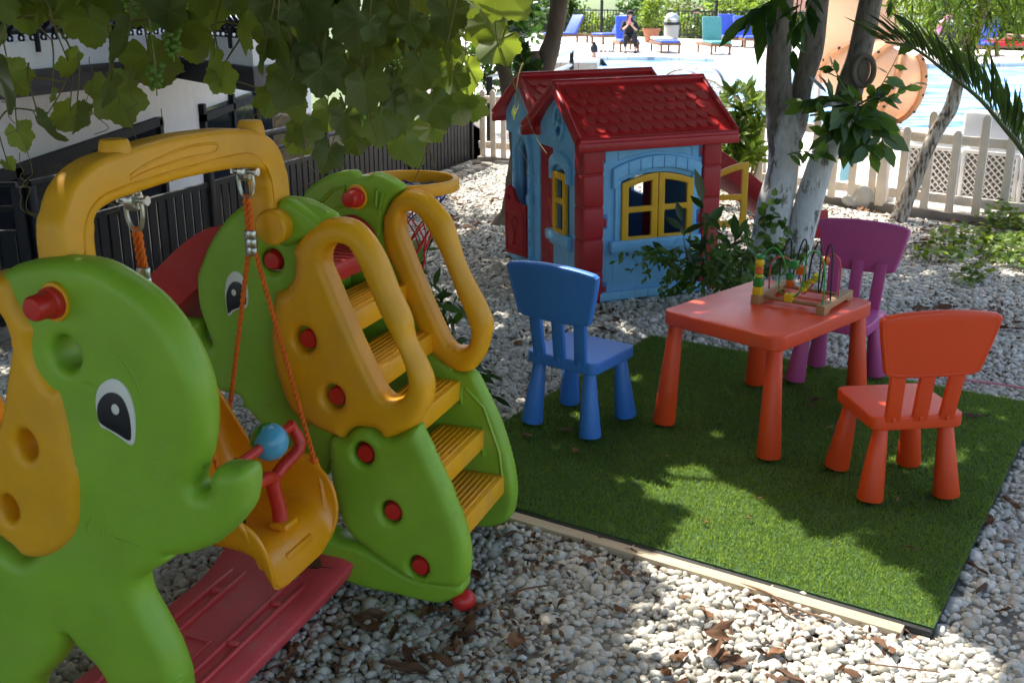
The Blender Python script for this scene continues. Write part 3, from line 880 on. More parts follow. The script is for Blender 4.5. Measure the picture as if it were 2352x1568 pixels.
for s, u in ((1, -.098), (-1, -.525)):
    top = Vector((bx, u, 1.183))
    mb = MB()
    mb.add(tube([(bx - .032, u, 1.173), (bx + .032, u, 1.173)], .0065, 10))
    for q in (-.03, .03):
        mb.add(lathe([(.011, -.003), (.011, .003)], 6), 0, T(bx + q * 1.15, u, 1.173) @ RY(pi / 2))
    mb.add(lathe([(.020, -.012), (.024, -.008), (.024, .008), (.020, .012)], 18), 0, T(bx, u, 1.173) @ RY(pi / 2))
    mb.add(ctube([(bx - .02, u, 1.173), (bx - .021, u, 1.14), (bx - .013, u, 1.113), (bx, u, 1.106), (bx + .013, u, 1.113), (bx + .021, u, 1.14), (bx + .02, u, 1.173)], .0052, 8, 4))
    mb.add(box(bx, u, 1.195, .03, .02, .03, .004))
    mb.obj('shackle', M['steel'], SW, 40)
    cz = 1.015
    us = uc + .178 * s
    low1 = Vector((-.315, us, .425))
    low2 = Vector((-.575, us, .50))
    ctop = Vector((bx, u, 1.113))
    cl1 = Vector((bx + .004, u + (us - u) * .10, cz))
    mb = MB()

    def strand(p, q, tw, r=.0052, off=.0035):
        """laid rope: two twisted strands"""
        L = (q - p).length
        nseg = max(6, int(L / .006))
        d = (q - p).normalized()
        e1_ = d.orthogonal().normalized()
        e2_ = d.cross(e1_)
        for ph in (0, pi):
            pts = []
            for i in range(nseg + 1):
                f = i / nseg
                a = ph + f * L * tw
                pts.append(p.lerp(q, f) + (e1_ * cos(a) + e2_ * sin(a)) * off)
            mb.add(tube(pts, r * .78, 6))
    strand(ctop + Vector((-.006, 0, 0)), cl1 + Vector((-.006, 0, 0)), 190)
    strand(ctop + Vector((.006, 0, 0)), cl1 + Vector((.006, 0, 0)), 190)
    strand(cl1 + Vector((.006, 0, -.03)), low1, 190)
    strand(cl1 + Vector((-.006, 0, -.03)), low2, 190)
    for q in (low1, low2):
        mb.add(sphere(q, .011, 10, 8))
    rp = mb.obj('rope', M['rope'], SW)
    mb = MB()
    for k in range(3):
        mb.add(lathe([(.0125, -.011), (.014, -.008), (.014, .008), (.0125, .011)], 12), 0, T(cl1.x, cl1.y, cz - .002 - .022 * k) @ Matrix.Diagonal((1.25, .8, 1, 1)))
    mb.obj('rope_ferrule', M['steel'], rp, 40)
# ================================================================= PLAYHOUSE
HR = R(20)
HO = Vector((.404, 5.772, GZ))
HS = empty('playhouse', HO, HR, 'sky blue plastic playhouse with two red tiled gable roofs and yellow window shutters', 'playhouse')
HS.rotation_euler = (0, -.016, HR)
SIDE = Matrix(((0, 0, 1, 0), (1, 0, 0, 0), (0, 1, 0, 0), (0, 0, 0, 1)))      # drawing x, y -> y, z


def arch(x0, x1, z0, zs, rise, n=10):
    """window outline: straight sides to zs, flat arch above"""
    pts = [(x0, z0), (x1, z0), (x1, zs)]
    for k in range(1, n):
        f = k / n
        pts.append((x1 + (x0 - x1) * f, zs + rise * sin(pi * f) ** .8))
    pts.append((x0, zs))
    return pts


def ex(parent, name, mat, outline, holes, c0, th, bev, mtx, smooth=False, res=2, sub=3, angle=40):
    """plate whose drawing plane is offset to c0 .. c0 + th along the drawing normal"""
    g = extr(outline, holes, th, bev, res, sub, smooth)
    return MB().add(g, 0, mtx @ T(0, 0, c0 + th / 2)).obj(name, mat, parent, angle)


def lintel(x0, x1, zs, rise, w, n=14, drop=.05):
    """arched band over a window, ends dropping down"""
    up, lo = [], []
    for k in range(n + 1):
        f = k / n
        x = x1 + (x0 - x1) * f
        z = zs + rise * sin(pi * f) ** .8
        lo.append((x, z))
        xx = x1 + .03 + (x0 - x1 - .06) * f
        up.append((xx, z + w + .012 * sin(pi * f)))
    return [(x1 + .03, zs - drop)] + up + [(x0 - .03, zs - drop), (x0 + .01, zs - drop)] + lo[::-1] + [(x1 - .01, zs - drop)]


def shutter(x0, x1, z0, zs, zt0, zt1, fw=.038):
    """half of an arched window: frame with two openings; top edge runs from zt0 (at x0) to zt1 (at x1)"""
    out = [(x0, z0), (x1, z0)]
    n = 6
    top = []
    for k in range(n + 1):
        f = k / n
        x = x1 + (x0 - x1) * f
        z = zt1 + (zt0 - zt1) * (f ** 1.7 if zt1 > zt0 else 1 - (1 - f) ** 1.7)
        top.append((x, z))
    out += top
    zm = z0 + (min(zt0, zt1) - z0) * .56
    a, b = x0 + fw, x1 - fw
    h1 = rrect(a, z0 + fw, b, zm - fw * .42, .008, 2)
    h2 = [(a, zm + fw * .42), (b, zm + fw * .42)]
    for k in range(n + 1):
        f = k / n
        x = b + (a - b) * f
        fx = (x1 - x) / (x1 - x0)
        z = zt1 + (zt0 - zt1) * (fx ** 1.7 if zt1 > zt0 else 1 - (1 - fx) ** 1.7)
        h2.append((x, z - fw))
    return out, [h1, h2]


XW = .80          # width of the long wall
# long wall with the double window
win = arch(.205, .645, .335, .655, .045)
wl = ex(HS, 'wall', M['hsky'], [(.085, 0), (.735, 0), (.735, .885), (.085, .885)], [win], -.03, .03, .003, UP)
ex(wl, 'window_arch', M['hsky'], lintel(.185, .665, .675, .05, .06), (), -.002, .028, .009, UP)
mb = MB()
for k in range(1, 7):
    f = k / 7
    x = .175 + .5 * f
    z0 = .675 + .05 * sin(pi * f) ** .8
    a = (f - .5) * .35
    mb.add(box(x, -.0265, z0 + .033, .004, .003, .062, 0), 0)
mb.obj('stone_joint', M['hblue2'], wl)
mb = MB()
mb.add(box(.42, -.022, .308, .56, .046, .066, .012))
for x in (.235, .42, .605):
    mb.add(box(x, -.0455, .310, .15, .003, .03, .001, 1))
mb.add(box(.42, -.012, .269, .53, .024, .022, .006))
mb.obj('window_sill', M['hsky'], wl, 40)
mb = MB()
for s in (.19, .66):
    mb.add(box(s, -.008, .50, .035, .02, .34, .006))
for pts in ([(.17, .235), (.69, .235), (.69, .075), (.17, .075)], [(.20, .83), (.62, .83), (.645, .82), (.645, .775), (.60, .79), (.42, .815), (.24, .79), (.195, .775), (.195, .82)]):
    q = [(p[0], -.001, p[1]) for p in pts]
    mb.add(tube(q, .0035, 6, False, True))
mb.add(box(.42, -.014, .026, .68, .034, .052, .01))
for k in range(8):
    mb.add(box(.13 + k * .083, -.032, .026, .004, .004, .046, .001, 1))
mb.obj('wall_moulding', M['hsky'], wl, 40)
for (x0, x1, t0, t1) in ((.208, .424, .655, .702), (.428, .643, .702, .655)):
    o, h = shutter(x0, x1, .318, .6, t0, t1)
    ex(HS, 'shutter', M['hyel'], o, h, .012, .022, .005, UP)


def pillar(x, y, w, d, h, rows=5, name='pillar'):
    mb = MB()
    rh = h / rows
    for k in range(rows):
        mb.add(box(x, y, k * rh + rh / 2, w, d, rh - .003, .012, 3))
    mb.add(box(x, y, h / 2, w - .012, d - .012, h - .002))
    return mb.obj(name, M['hred'], HS, 40)


pillar(.038, .035, .125, .125, .89)
pillar(.765, .035, .115, .115, .89)
pillar(.765, .66, .115, .13, .89)


def clip(x, z, axis='W', h=.06):
    mb = MB()
    if axis == 'W':
        mb.add(box(x, -.001, z, .030, .006, h + .022, .002), 0).add(box(x, -.005, z - .006, .017, .008, h * .8, .003), 1)
    else:
        mb.add(box(-.001, x, z, .006, .026, h + .022, .002), 0).add(box(-.005, x, z - .006, .008, .015, h * .8, .003), 1)
    mb.obj('clip', [M['hblue2'], M['hred']], HS, 40)


for (x, z) in ((.118, .448), (.70, .43), (.118, .065), (.105, .808), (.70, .805)):
    clip(x, z)
for (x, z) in ((.118, .45), (.118, .80), (.118, .07)):
    clip(x, z, 'G')

# near gable wall (faces the camera's left)
gy = .36
gw = [(.095, 0), (.46, 0), (.46, .845), (.70, .86), (gy, 1.145), (.02, .86), (.095, .845)]
gw = [(.095, 0), (.46, 0), (.46, .80), (.66, .80), (.66, .925), (gy, 1.148), (.06, .925), (.06, .845), (.095, .845)]
wing = arch(.245, .465, .335, .655, .04)
wing = arch(.225, .415, .335, .655, .04)
wg = ex(HS, 'gable_wall', M['hsky'], gw, [wing, ell(gy, .955, .062, .088, 24)], .0, .03, .003, SIDE)
ex(wg, 'window_arch', M['hsky'], lintel(.21, .43, .68, .045, .06), (), -.03, .032, .009, SIDE)
mb = MB()
mb.add(box(-.022, .32, .305, .05, .33, .062, .012)).add(box(-.012, .32, .262, .026, .30, .024, .006))
mb.add(box(-.012, .28, .026, .03, .38, .052, .01))
mb.obj('window_sill', M['hsky'], wg, 40)
o, h = shutter(.226, .414, .318, .6, .68, .68)
ex(HS, 'shutter', M['hyel'], o, h, -.026, .022, .005, SIDE)
mb = MB()
ringp = [(-.006, gy + .066 * cos(2 * pi * k / 28), .955 + .092 * sin(2 * pi * k / 28)) for k in range(28)]
mb.add(tube(ringp, .013, 8, False, True))
for a in (90, 210, 330):
    mb.add(tube([(-.004, gy, .955), (-.004, gy + .066 * cos(R(a)), .955 + .092 * sin(R(a)))], .0085, 8))
mb.add(sphere((-.008, gy, .955), .018, 12, 8))
mb.obj('round_vent', M['hsky'], wg)
# recessed red brick wall between the gables
mb = MB()
mb.add(box(.058, .61, .43, .03, .30, .86))
for r_ in range(11):
    for k in range(3):
        mb.add(box(.042, .50 + k * .075, .045 + r_ * .08, .006, .072, .076, .003, 1))
mb.obj('brick_wall', M['hred'], HS, 40)
# rear gable with the doorway
dy, dx = 1.0, .03
door = arch(.895, 1.105, .055, .70, .10, 14)
dw = [(.76, 0), (1.24, 0), (1.24, .80), (1.34, .80), (1.34, .93), (1.06, 1.135), (.72, .93), (.72, .80), (.76, .80)]
wd = ex(HS, 'door_wall', M['hsky'], dw, [door], dx, .03, .003, SIDE)
o = lintel(.885, 1.115, .70, .105, .05, 16, .66)
ex(wd, 'door_arch', M['hsky'], o, (), dx - .03, .034, .008, SIDE)
mb = MB()
for k in range(8):
    z = .07 + k * .085
    for y in (.868, 1.132):
        mb.add(box(dx - .0305, y, z, .003, .05, .005, 0))
mb.obj('stone_joint', M['hblue2'], wd)
MB().add(box(dx - .02, 1.0, .026, .05, .46, .052, .012)).add(box(dx - .022, .865, .43, .035, .05, .06, .008)).obj('wall_moulding', M['hsky'], wd, 40)
# door leaf, ajar
DL = empty('door', (dx - .02, .90, .06), 0)
DL.parent = HS
DL.rotation_euler = (0, 0, R(17))
dleaf = [(.0, 0), (.215, 0), (.215, .36), (.20, .42), (.17, .44), (.13, .42), (.105, .365), (.07, .335), (.0, .325)]
ex(DL, 'door_leaf', M['hred'], dleaf, [ell(.165, .36, .018, .024, 10)], -.024, .024, .006, SIDE)
mb = MB()
for pts in ([(.02, .03), (.195, .03), (.195, .27), (.02, .27)], [(.075, .22), (.11, .25), (.145, .22), (.11, .13)], [(.11, .13), (.11, .06), (.085, .06), (.135, .06)]):
    mb.add(tube([(-.025, p[0], p[1]) for p in pts], .005, 6, False, True))
mb.add(tube([(-.02, .165 + .018 * cos(R(a)), .36 + .024 * sin(R(a))) for a in (90, 210, 330)], .004, 6, False, True))
mb.obj('door_moulding', M['hred'], DL, 50)
# back and far side walls
ex(HS, 'wall', M['hsky'], [(.05, 0), (.80, 0), (.80, .845), (.05, .845)], [], -1.26, .03, .003, UP)
ex(HS, 'gable_wall', M['hsky'], [(.09, 0), (.60, 0), (.60, .80), (.66, .80), (.66, .925), (gy, 1.148), (.06, .925), (.06, .845), (.09, .845)], [ell(gy, .955, .062, .088, 20)], .775, .03, .003, SIDE)
ex(HS, 'gable_wall', M['hsky'], [(.72, 0), (1.24, 0), (1.24, .88), (1.03, 1.10), (.72, .88)], [arch(.80, 1.08, .40, .74, .06)], .80, .03, .003, SIDE)
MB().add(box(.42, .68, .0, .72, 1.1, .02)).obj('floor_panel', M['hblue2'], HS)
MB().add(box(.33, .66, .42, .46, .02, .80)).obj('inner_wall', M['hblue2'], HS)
# open shutter on the far side, seen through the gap
o, h = shutter(.0, .205, 0, .3, .31, .375)
SHT = ex(HS, 'shutter', M['hyel'], o, h, 0, .02, .005, UP)
SHT.location = (.84, .10, .335)
SHT.rotation_euler = (0, 0, R(-14))
MB().add(tube(ell(0, 0, .0, .0, 1) and [(.82 + .03, .30 + .055 * cos(2 * pi * k / 20), .60 + .075 * sin(2 * pi * k / 20)) for k in range(20)], .016, 8, False, True)).obj('round_vent', M['hsky'], HS)
# slide leaving the far side of the house
path = [(.80, .70), (.95, .69), (1.12, .60), (1.35, .43), (1.6, .24), (1.8, .13), (2.0, .09), (2.2, .09)]
path = [(p.x, p.y) for p in catmull([(p[0], p[1], 0) for p in path], 4)]
prof = [(.0, .10), (.018, .105), (.03, .095), (.04, .02), (.07, .0), (.18, -.004), (.29, .0), (.32, .02), (.33, .095), (.342, .105), (.36, .10), (.345, -.01), (.30, -.025), (.06, -.025), (.015, -.01)]
V, F = [], []
n = len(prof)
for i, (x, z) in enumerate(path):
    a, b = path[max(i - 1, 0)], path[min(i + 1, len(path) - 1)]
    t = Vector((b[0] - a[0], b[1] - a[1])).normalized()
    for (y, h_) in prof:
        V.append((x - t.y * h_, .52 + y, z + t.x * h_))
for i in range(len(path) - 1):
    for k in range(n):
        F.append((i * n + k, (i + 1) * n + k, (i + 1) * n + (k + 1) % n, i * n + (k + 1) % n))
F += [tuple(range(n)), tuple((len(path) - 1) * n + k for k in range(n - 1, -1, -1))]
MB().add((V, F)).obj('slide', M['hred'], HS, 40)


# roofs
def tile(mb, O, sd, td, nd, w, l):
    pts = [(-w / 2, 0), (w / 2, 0)]
    for k in range(7):
        a = pi * k / 6
        pts.append((w / 2 * cos(a), l * .50 + l * .5 * sin(a)))
    top, bot = [], []
    for (s, t) in pts:
        h = .001 + .008 * (t / l)
        top.append(O + sd * s * .97 + td * t + nd * h)
        bot.append(O + sd * s + td * (t + .002) + nd * (-.001))
    n = len(pts)
    F = [tuple(range(n))] + [(i, n + i, n + (i + 1) % n, (i + 1) % n) for i in range(n)]
    mb.add((top + bot, F))


def roof(yc, x0, x1, half, zr, ze, x0e, x1e):
    """gable roof: ridge at y = yc running along x, eaves at half width"""
    mb = MB()
    for s in (-1, 1):
        a0, a1 = Vector((x0, yc, zr)), Vector((x1, yc, zr))
        b0, b1 = Vector((x0e, yc + s * half, ze)), Vector((x1e, yc + s * half, ze))
        nd = (a1 - a0).cross(b0 - a0).normalized()
        if nd.z < 0: nd = -nd
        th = .035
        vs = [a0, a1, b1, b0, a0 - nd * th, a1 - nd * th, b1 - nd * th, b0 - nd * th]
        fs = [(0, 1, 2, 3), (4, 7, 6, 5), (0, 4, 5, 1), (1, 5, 6, 2), (2, 6, 7, 3), (3, 7, 4, 0)]
        mb.add((vs, fs))
        # rounded rim: eave fascia and the two verges
        ev = Vector((0, s * .5, -.6)).normalized()
        fv = [b0 + nd * .004, b1 + nd * .004, b1 + Vector((0, s * .022, -.010)), b1 + Vector((0, s * .026, -.06)), b0 + Vector((0, s * .026, -.06)), b0 + Vector((0, s * .022, -.010))]
        mb.add(tube([b0 + Vector((0, s * .006, -.012)), b1 + Vector((0, s * .006, -.012))], .019, 10))
        mb.add(box((b0.x + b1.x) / 2, b0.y + s * .010, ze - .04, (b1.x - b0.x) + .02, .022, .055, .008))
        for (p, q) in ((a0, b0), (a1, b1)):
            mb.add(tube([p, q], .017, 10))
            mb.add(tube([p - nd * .03, q - nd * .03], .014, 10))
        td = (b0 - a0 + b1 - a1).normalized()
        L = ((b0 - a0).length + (b1 - a1).length) / 2
        rows = 5
        rl = (L - .085) / rows
        for r_ in range(rows):
            t0 = .035 + r_ * rl
            f = (t0 + rl * .5) / L
            p = a0.lerp(b0, f)
            q = a1.lerp(b1, f)
            sdv = (q - p)
            W_ = sdv.length
            sdv.normalize()
            nt_ = 12
            w = (W_ - .09) / (nt_ + .5)
            for k in range(nt_):
                o_ = p + sdv * (.045 + w * (k + .5 + .5 * (r_ % 2))) - td * rl * .5
                tile(mb, o_, sdv, td, nd, w, rl * 1.12)
    mb.add(tube([Vector((x0 - .004, yc, zr + .004)), Vector((x1 + .004, yc, zr + .004))], .021, 12))
    mb.add(box((x0 + x1) / 2, yc, zr + .018, (x1 - x0) * .9, .016, .012, .004))
    return mb.obj('roof', M['roof'], HS, 40)


roof(.36, -.035, .895, .415, 1.162, .907, -.062, .885)
roof(1.06, .02, .92, .385, 1.16, .918, -.015, .95)

# ================================================================= TABLE AND CHAIRS


def rounded_plate(x0, y0, x1, y1, r, z0, z1, bev):
    return extr(rrect(x0, y0, x1, y1, r, 5), (), z1 - z0, bev, 3, 1, False), T(0, 0, (z0 + z1) / 2)


def cone_leg(parent, top, bot, r0, r1, mat):
    d = Vector(bot) - Vector(top)
    L = d.length
    g = lathe([(r0 * .9, 0), (r0, .004), (r1, L - .006), (r1 * .97, L - .001), (r1 * .85, L)], 28)
    return MB().add(g, 0, frame(top, d)).obj('leg', mat, parent, 40)


TBL = empty('play_table', (.989, 3.976, 0), -.785, 'low orange red plastic play table with four tapered legs standing on artificial grass', 'table')
g, mt = rounded_plate(-.258, -.345, .258, .345, .045, .408, .463, .007)
MB().add(g, 0, mt).obj('tabletop', M['tred'], TBL, 40)
for sx in (-1, 1):
    for sy in (-1, 1):
        cone_leg(TBL, (sx * .215, sy * .30, .41), (sx * .236, sy * .322, .006), .027, .044, M['cred'])


def chair(loc, rz, mat, label):
    t = empty('play_chair', loc, rz, label, 'chair', 'children chairs round the play table')
    g, mt = rounded_plate(-.158, -.150, .158, .158, .035, .255, .300, .006)
    MB().add(g, 0, mt).obj('seat', mat, t, 40)
    for sx in (-1, 1):
        for sy in (-1, 1):
            cone_leg(t, (sx * .112, sy * .112, .258), (sx * .134, sy * .134, .006), .024, .043, mat)
    for sx in (-1, 0, 1):
        mb = MB()
        p, q = Vector((sx * .092, -.142, .285)), Vector((sx * .102, -.170, .50))
        d = (q - p)
        mb.add(box(0, 0, d.length / 2, .050, .020, d.length, .004), 0, frame(p, d, (1, 0, 0)))
        mb.add(box(sx * .092, -.154, .293, .012, .008, .016, .001), 0)
        mb.obj('back_slat', mat, t, 40)
    out = [(-.152, .462), (-.11, .452), (0, .450), (.11, .452), (.152, .462), (.164, .49), (.196, .63), (.190, .652), (.170, .660), (.09, .669), (0, .672), (-.09, .669), (-.170, .660), (-.190, .652), (-.196, .63), (-.164, .49)]
    g = extr(out, (), .030, .008, 3, 4, True)
    mb = MB().add(g, 0, T(0, -.182, 0) @ T(0, 0, .45) @ RX(R(6)) @ T(0, 0, -.45) @ UP)
    b = mb.obj('backrest', mat, t, 40)
    ins = [(x * .93, .56 + (z - .56) * .90) for x, z in out]
    mb = MB()
    mt = T(0, -.182, 0) @ T(0, 0, .45) @ RX(R(6)) @ T(0, 0, -.45)
    for s in (-.0150, .0150):
        q = [mt @ Vector((p.x, s, p.y)) for p in catmull([(x, z, 0) for x, z in ins], 4, True)]
        mb.add(tube(q, .0016, 5, False, True))
    mb.obj('panel_edge', mat, b)
    return t


chair((.265, 3.954, 0), -.629, M['cblue'], 'blue plastic children chair with its back to the gravel at the left of the table')
chair((1.301, 3.384, 0), .124, M['cred'], 'orange red plastic children chair in front of the table with its back to the viewer')
pc = (at(2009, 866) + at(1826, 873)) / 2
pd = at(1877, 841) - at(2009, 866)
chair((pc.x, pc.y, 0), math.atan2(pd.y, pd.x), M['cpink'], 'magenta pink plastic children chair behind the table facing the viewer')

# ---- bead maze on the table
M['beech'] = simple('beech_wood', (.42, .24, .11), .45, .2, 14, 0, .1, 80, (1, 14, 14))
M['dowel'] = simple('dowel_wood', (.34, .17, .06), .4, .2, 14, 0, .1, 80, (1, 14, 14))
wires = {'green': simple('wire_green', (.04, .34, .05), .35, .05), 'red': simple('wire_red', (.60, .09, .09), .35, .05), 'black': simple('wire_black', (.012, .012, .014), .35, .05)}
beadc = {'y': simple('bead_yellow', (.75, .52, .02), .25, .08), 'o': simple('bead_orange', (.68, .15, .02), .25, .08), 'g': simple('bead_green', (.03, .26, .05), .25, .08), 'l': simple('bead_lime', (.42, .50, .03), .25, .08)}
TOY = empty('bead_maze', (1.128, 4.035, .463), R(-36.5), 'wooden bead maze with green red and black wire loops standing on the table', 'toy')
for x in (-.13, .13):
    bar = extr([(-.15, 0), (-.10, 0), (-.085, .012), (.085, .012), (.10, 0), (.15, 0), (.15, .036), (-.15, .036)], (), .034, .002, 1, 1, False)
    MB().add(bar, 0, T(x, 0, 0) @ SIDE).obj('end_bar', M['beech'], TOY, 40)
for y in (-.10, .10):
    MB().add(tube([(-.13, y, .022), (.13, y, .022)], .0075, 12)).obj('dowel', M['dowel'], TOY, 50)
wl_ = {
    'green': [(-.13, -.125, .03), (-.13, -.125, .12), (-.122, -.12, .165), (-.085, -.11, .195), (-.05, -.10, .165), (-.045, -.08, .12), (-.075, -.06, .085), (-.06, -.075, .045), (-.01, -.10, .035), (.03, -.11, .06), (.045, -.12, .12), (.055, -.125, .185), (.085, -.125, .205), (.12, -.13, .175), (.13, -.13, .10), (.13, -.13, .03)],
    'red': [(-.13, -.02, .03), (-.13, -.02, .10), (-.12, -.02, .135), (-.08, -.02, .15), (-.03, -.015, .125), (-.01, 0, .07), (.0, .0, .03), (.03, .01, .06), (.06, .02, .12), (.08, .02, .165), (.11, .025, .17), (.13, .03, .13), (.13, .03, .03)],
    'black': [(-.13, .08, .03), (-.125, .07, .12), (-.095, .05, .195), (-.075, .04, .185), (-.07, .03, .08), (-.06, .03, .06), (-.045, .03, .14), (-.025, .03, .205), (-.008, .025, .19), (.0, .02, .07), (.01, .02, .06), (.025, .0, .15), (.045, .0, .21), (.06, .0, .19), (.065, -.01, .06), (.075, -.01, .06), (.09, -.03, .17), (.105, -.04, .215), (.12, -.045, .19), (.13, -.05, .03)]}
for k, pts in wl_.items():
    pts = [(x, y, .03 + (z - .03) * 1.16) for x, y, z in pts]
    MB().add(ctube(pts, .0032, 7, 6)).obj('wire', wires[k], TOY)


def bead(kind, col, p, r=.017):
    mb = MB()
    if kind == 'ball': mb.add(sphere((0, 0, 0), r, 16, 10))
    elif kind == 'cube': mb.add(box(0, 0, 0, r * 1.8, r * 1.8, r * 1.8, .002))
    elif kind == 'disc': mb.add(sphere((0, 0, 0), r, 16, 10, (1, 1, .55)))
    else: mb.add(lathe([(r * .4, -r), (r * .9, -r * .5), (r * .9, r * .5), (r * .4, r)], 8))
    o = mb.obj('bead', beadc[col], TOY, 30)
    o.location = p
    return o


for kind, col, z in (('cube', 'y', .048), ('cube', 'g', .078), ('disc', 'l', .099), ('facet', 'o', .119), ('ball', 'y', .145), ('disc', 'g', .165)):
    bead(kind, col, (-.13, -.125, .036 + (z - .036) * 1.14), .0185)
for kind, col, p in (('cube', 'g', (-.035, -.02, .13)), ('cube', 'o', (-.012, .0, .11)), ('disc', 'y', (.0, .0, .045)), ('facet', 'g', (-.068, .03, .075)), ('ball', 'o', (-.064, .03, .055)), ('facet', 'l', (.045, .015, .09)), ('disc', 'y', (.028, .01, .075)), ('ball', 'o', (.072, .02, .15)), ('facet', 'l', (.003, .02, .055)), ('cube', 'y', (-.012, -.1, .035))):
    bead(kind, col, (p[0], p[1], .03 + (p[2] - .03) * 1.16), .0178)
# ================================================================= GROUND, DECK, POOL, TERRAIN
M['soil'] = simple('gravel_bed', (.16, .145, .12), .9, .35, 9, 0, .8, 60)
M['deck'] = None
m, nt, b = newmat('deck_stone')
br = N(nt, 'ShaderNodeTexBrick')
tc = N(nt, 'ShaderNodeTexCoord')
nt.links.new(tc.outputs['Object'], br.inputs['Vector'])
br.inputs['Color1'].default_value = (.62, .60, .56, 1)
br.inputs['Color2'].default_value = (.55, .53, .50, 1)
br.inputs['Mortar'].default_value = (.36, .34, .31, 1)
br.inputs['Scale'].default_value = 1.0
br.inputs['Mortar Size'].default_value = .012
br.inputs['Brick Width'].default_value = .6
br.inputs['Row Height'].default_value = .4
nt.links.new(br.outputs[0], b.inputs['Base Color'])
b.inputs['Roughness'].default_value = .7
M['deck'] = m
m, nt, b = newmat('pool_water')
n = noise_node(nt, 1.6, 3, .5, stretch=(.7, 2.2, 1))
r = ramp(nt, n.outputs['Fac'], [(.38, (.04, .18, .55)), (.50, (.26, .56, .82)), (.60, (.55, .80, .92))])  # light and dark ripple reflections put into the base colour
nt.links.new(r.outputs[0], b.inputs['Base Color'])
b.inputs['Roughness'].default_value = .06
b.inputs['IOR'].default_value = 1.33
n2 = noise_node(nt, 3.0, 4, .6, stretch=(.7, 1.8, 1))
bump(nt, b, n2.outputs['Fac'], .6, .2)
M['water'] = m
M['terrain'] = simple('hill_grass', (.09, .13, .05), .95, .5, .02, 0, 0)
M['paving'] = simple('yard_paving', (.28, .26, .24), .9, .2, 2, 0, .2)
M['conc'] = simple('kerb_concrete', (.30, .27, .24), .9, .25, 5, 0, .5, 40)

V = [(-4.4, -4), (-2.95, 4.1), (-2.1, 6.2), (-.36, 11.16), (.05, 11.0), (2.44, 9.08), (2.96, 8.46), (3.78, 7.70), (11, .9), (11, -4)]
MB().add(([(x, y, GZ - .012) for x, y in V], [tuple(range(len(V) - 1, -1, -1))])).obj('ground', M['soil']).update_tag()
tag(bpy.data.objects['ground'], kind='structure')
pool = [at(1362, 131), at(1500, 130), at(1640, 134), at(1760, 145), at(1900, 147.5), at(2080, 147.5), at(2233, 146), at(2349, 144), (26, 24), (27, 13), (16, 11.4), (9, 12.8), (4, 14.4), (1.5, 15.0), (1.62, 20)]
pool = [(p[0], p[1]) for p in pool]
deck = [(-.33, 11.22), (2.47, 9.12), (3.0, 8.52), (3.82, 7.76), (11.1, .9), (40, .9), (44, 10), (15.7, 35.2), (2.6, 51.0), (-5, 60), (-5, 40), (-.5, 18)]
tag(MB().add(extr(deck, [pool], .5, .012, 1, 1, False), 0, T(0, 0, -.25)).obj('pool_deck', M['deck'], None, 30), kind='structure')
cx = sum(p[0] for p in pool) / len(pool)
tag(MB().add(([(p[0] + (p[0] - cx) * .02, p[1] + .2 * (1 if p[1] > 20 else -1), -.10) for p in pool], [tuple(range(len(pool)))])).obj('pool_water', M['water']), kind='structure')
# far land: a bowl of low hills
V, F = [], []
na, nr = 72, 16
for i in range(nr + 1):
    r_ = 30 + 1400 * (i / nr) ** 2
    for k in range(na):
        a = 2 * pi * k / na
        x, y = r_ * cos(a), r_ * sin(a) + 15
        h = -3.2 + max(0, (r_ - 160) / 1200) * 46 * (noise.noise(Vector((x * .0035, y * .0035, 1.7))) + .42) + (noise.noise(Vector((x * .02, y * .02, 4.))) * 1.2 if r_ > 60 else 0)
        V.append((x, y, h))
for i in range(nr):
    for k in range(na):
        F.append((i * na + k, i * na + (k + 1) % na, (i + 1) * na + (k + 1) % na, (i + 1) * na + k))
F.append(tuple(range(na)))
tag(MB().add((V, F)).obj('terrain', M['terrain'], None, None), kind='structure')
tag(MB().add(([(-14, -4, -2.6), (-2.2, -4, -2.6), (-2.2, 6, -2.6), (-.4, 11.2, -2.6), (-.6, 24, -2.6), (-14, 24, -2.6)], [(0, 1, 2, 3, 4, 5)])).obj('yard', M['paving']), kind='structure')

# kerb under the white fence
mb = MB()
kp = [(-.36, 11.18), (.05, 11.02), (2.44, 9.10), (2.96, 8.48), (3.78, 7.73), (7.5, 4.25)]
V = []
for i, (x, y) in enumerate(kp):
    a, b_ = kp[max(i - 1, 0)], kp[min(i + 1, len(kp) - 1)]
    t = Vector((b_[0] - a[0], b_[1] - a[1])).normalized()
    nx, ny = t.y, -t.x
    for (o, z) in ((.0, -.2), (.0, .022), (-.13, .026), (-.13, -.2)):
        V.append((x - nx * o * -1 + nx * .0, y + ny * o, z) if False else (x + nx * (-o) * -1, y + ny * o, z))
F = []
for i in range(len(kp) - 1):
    for k in range(3):
        F.append((i * 4 + k, i * 4 + k + 1, i * 4 + 4 + k + 1, i * 4 + 4 + k))
tag(MB().add((V, F)).obj('kerb', M['conc'], None, 30), kind='structure')

# ================================================================= WHITE PICKET FENCES
M['wpaint'] = simple('fence_paint', (.85, .74, .62), .6, .10, 7, 0, .25, 50)


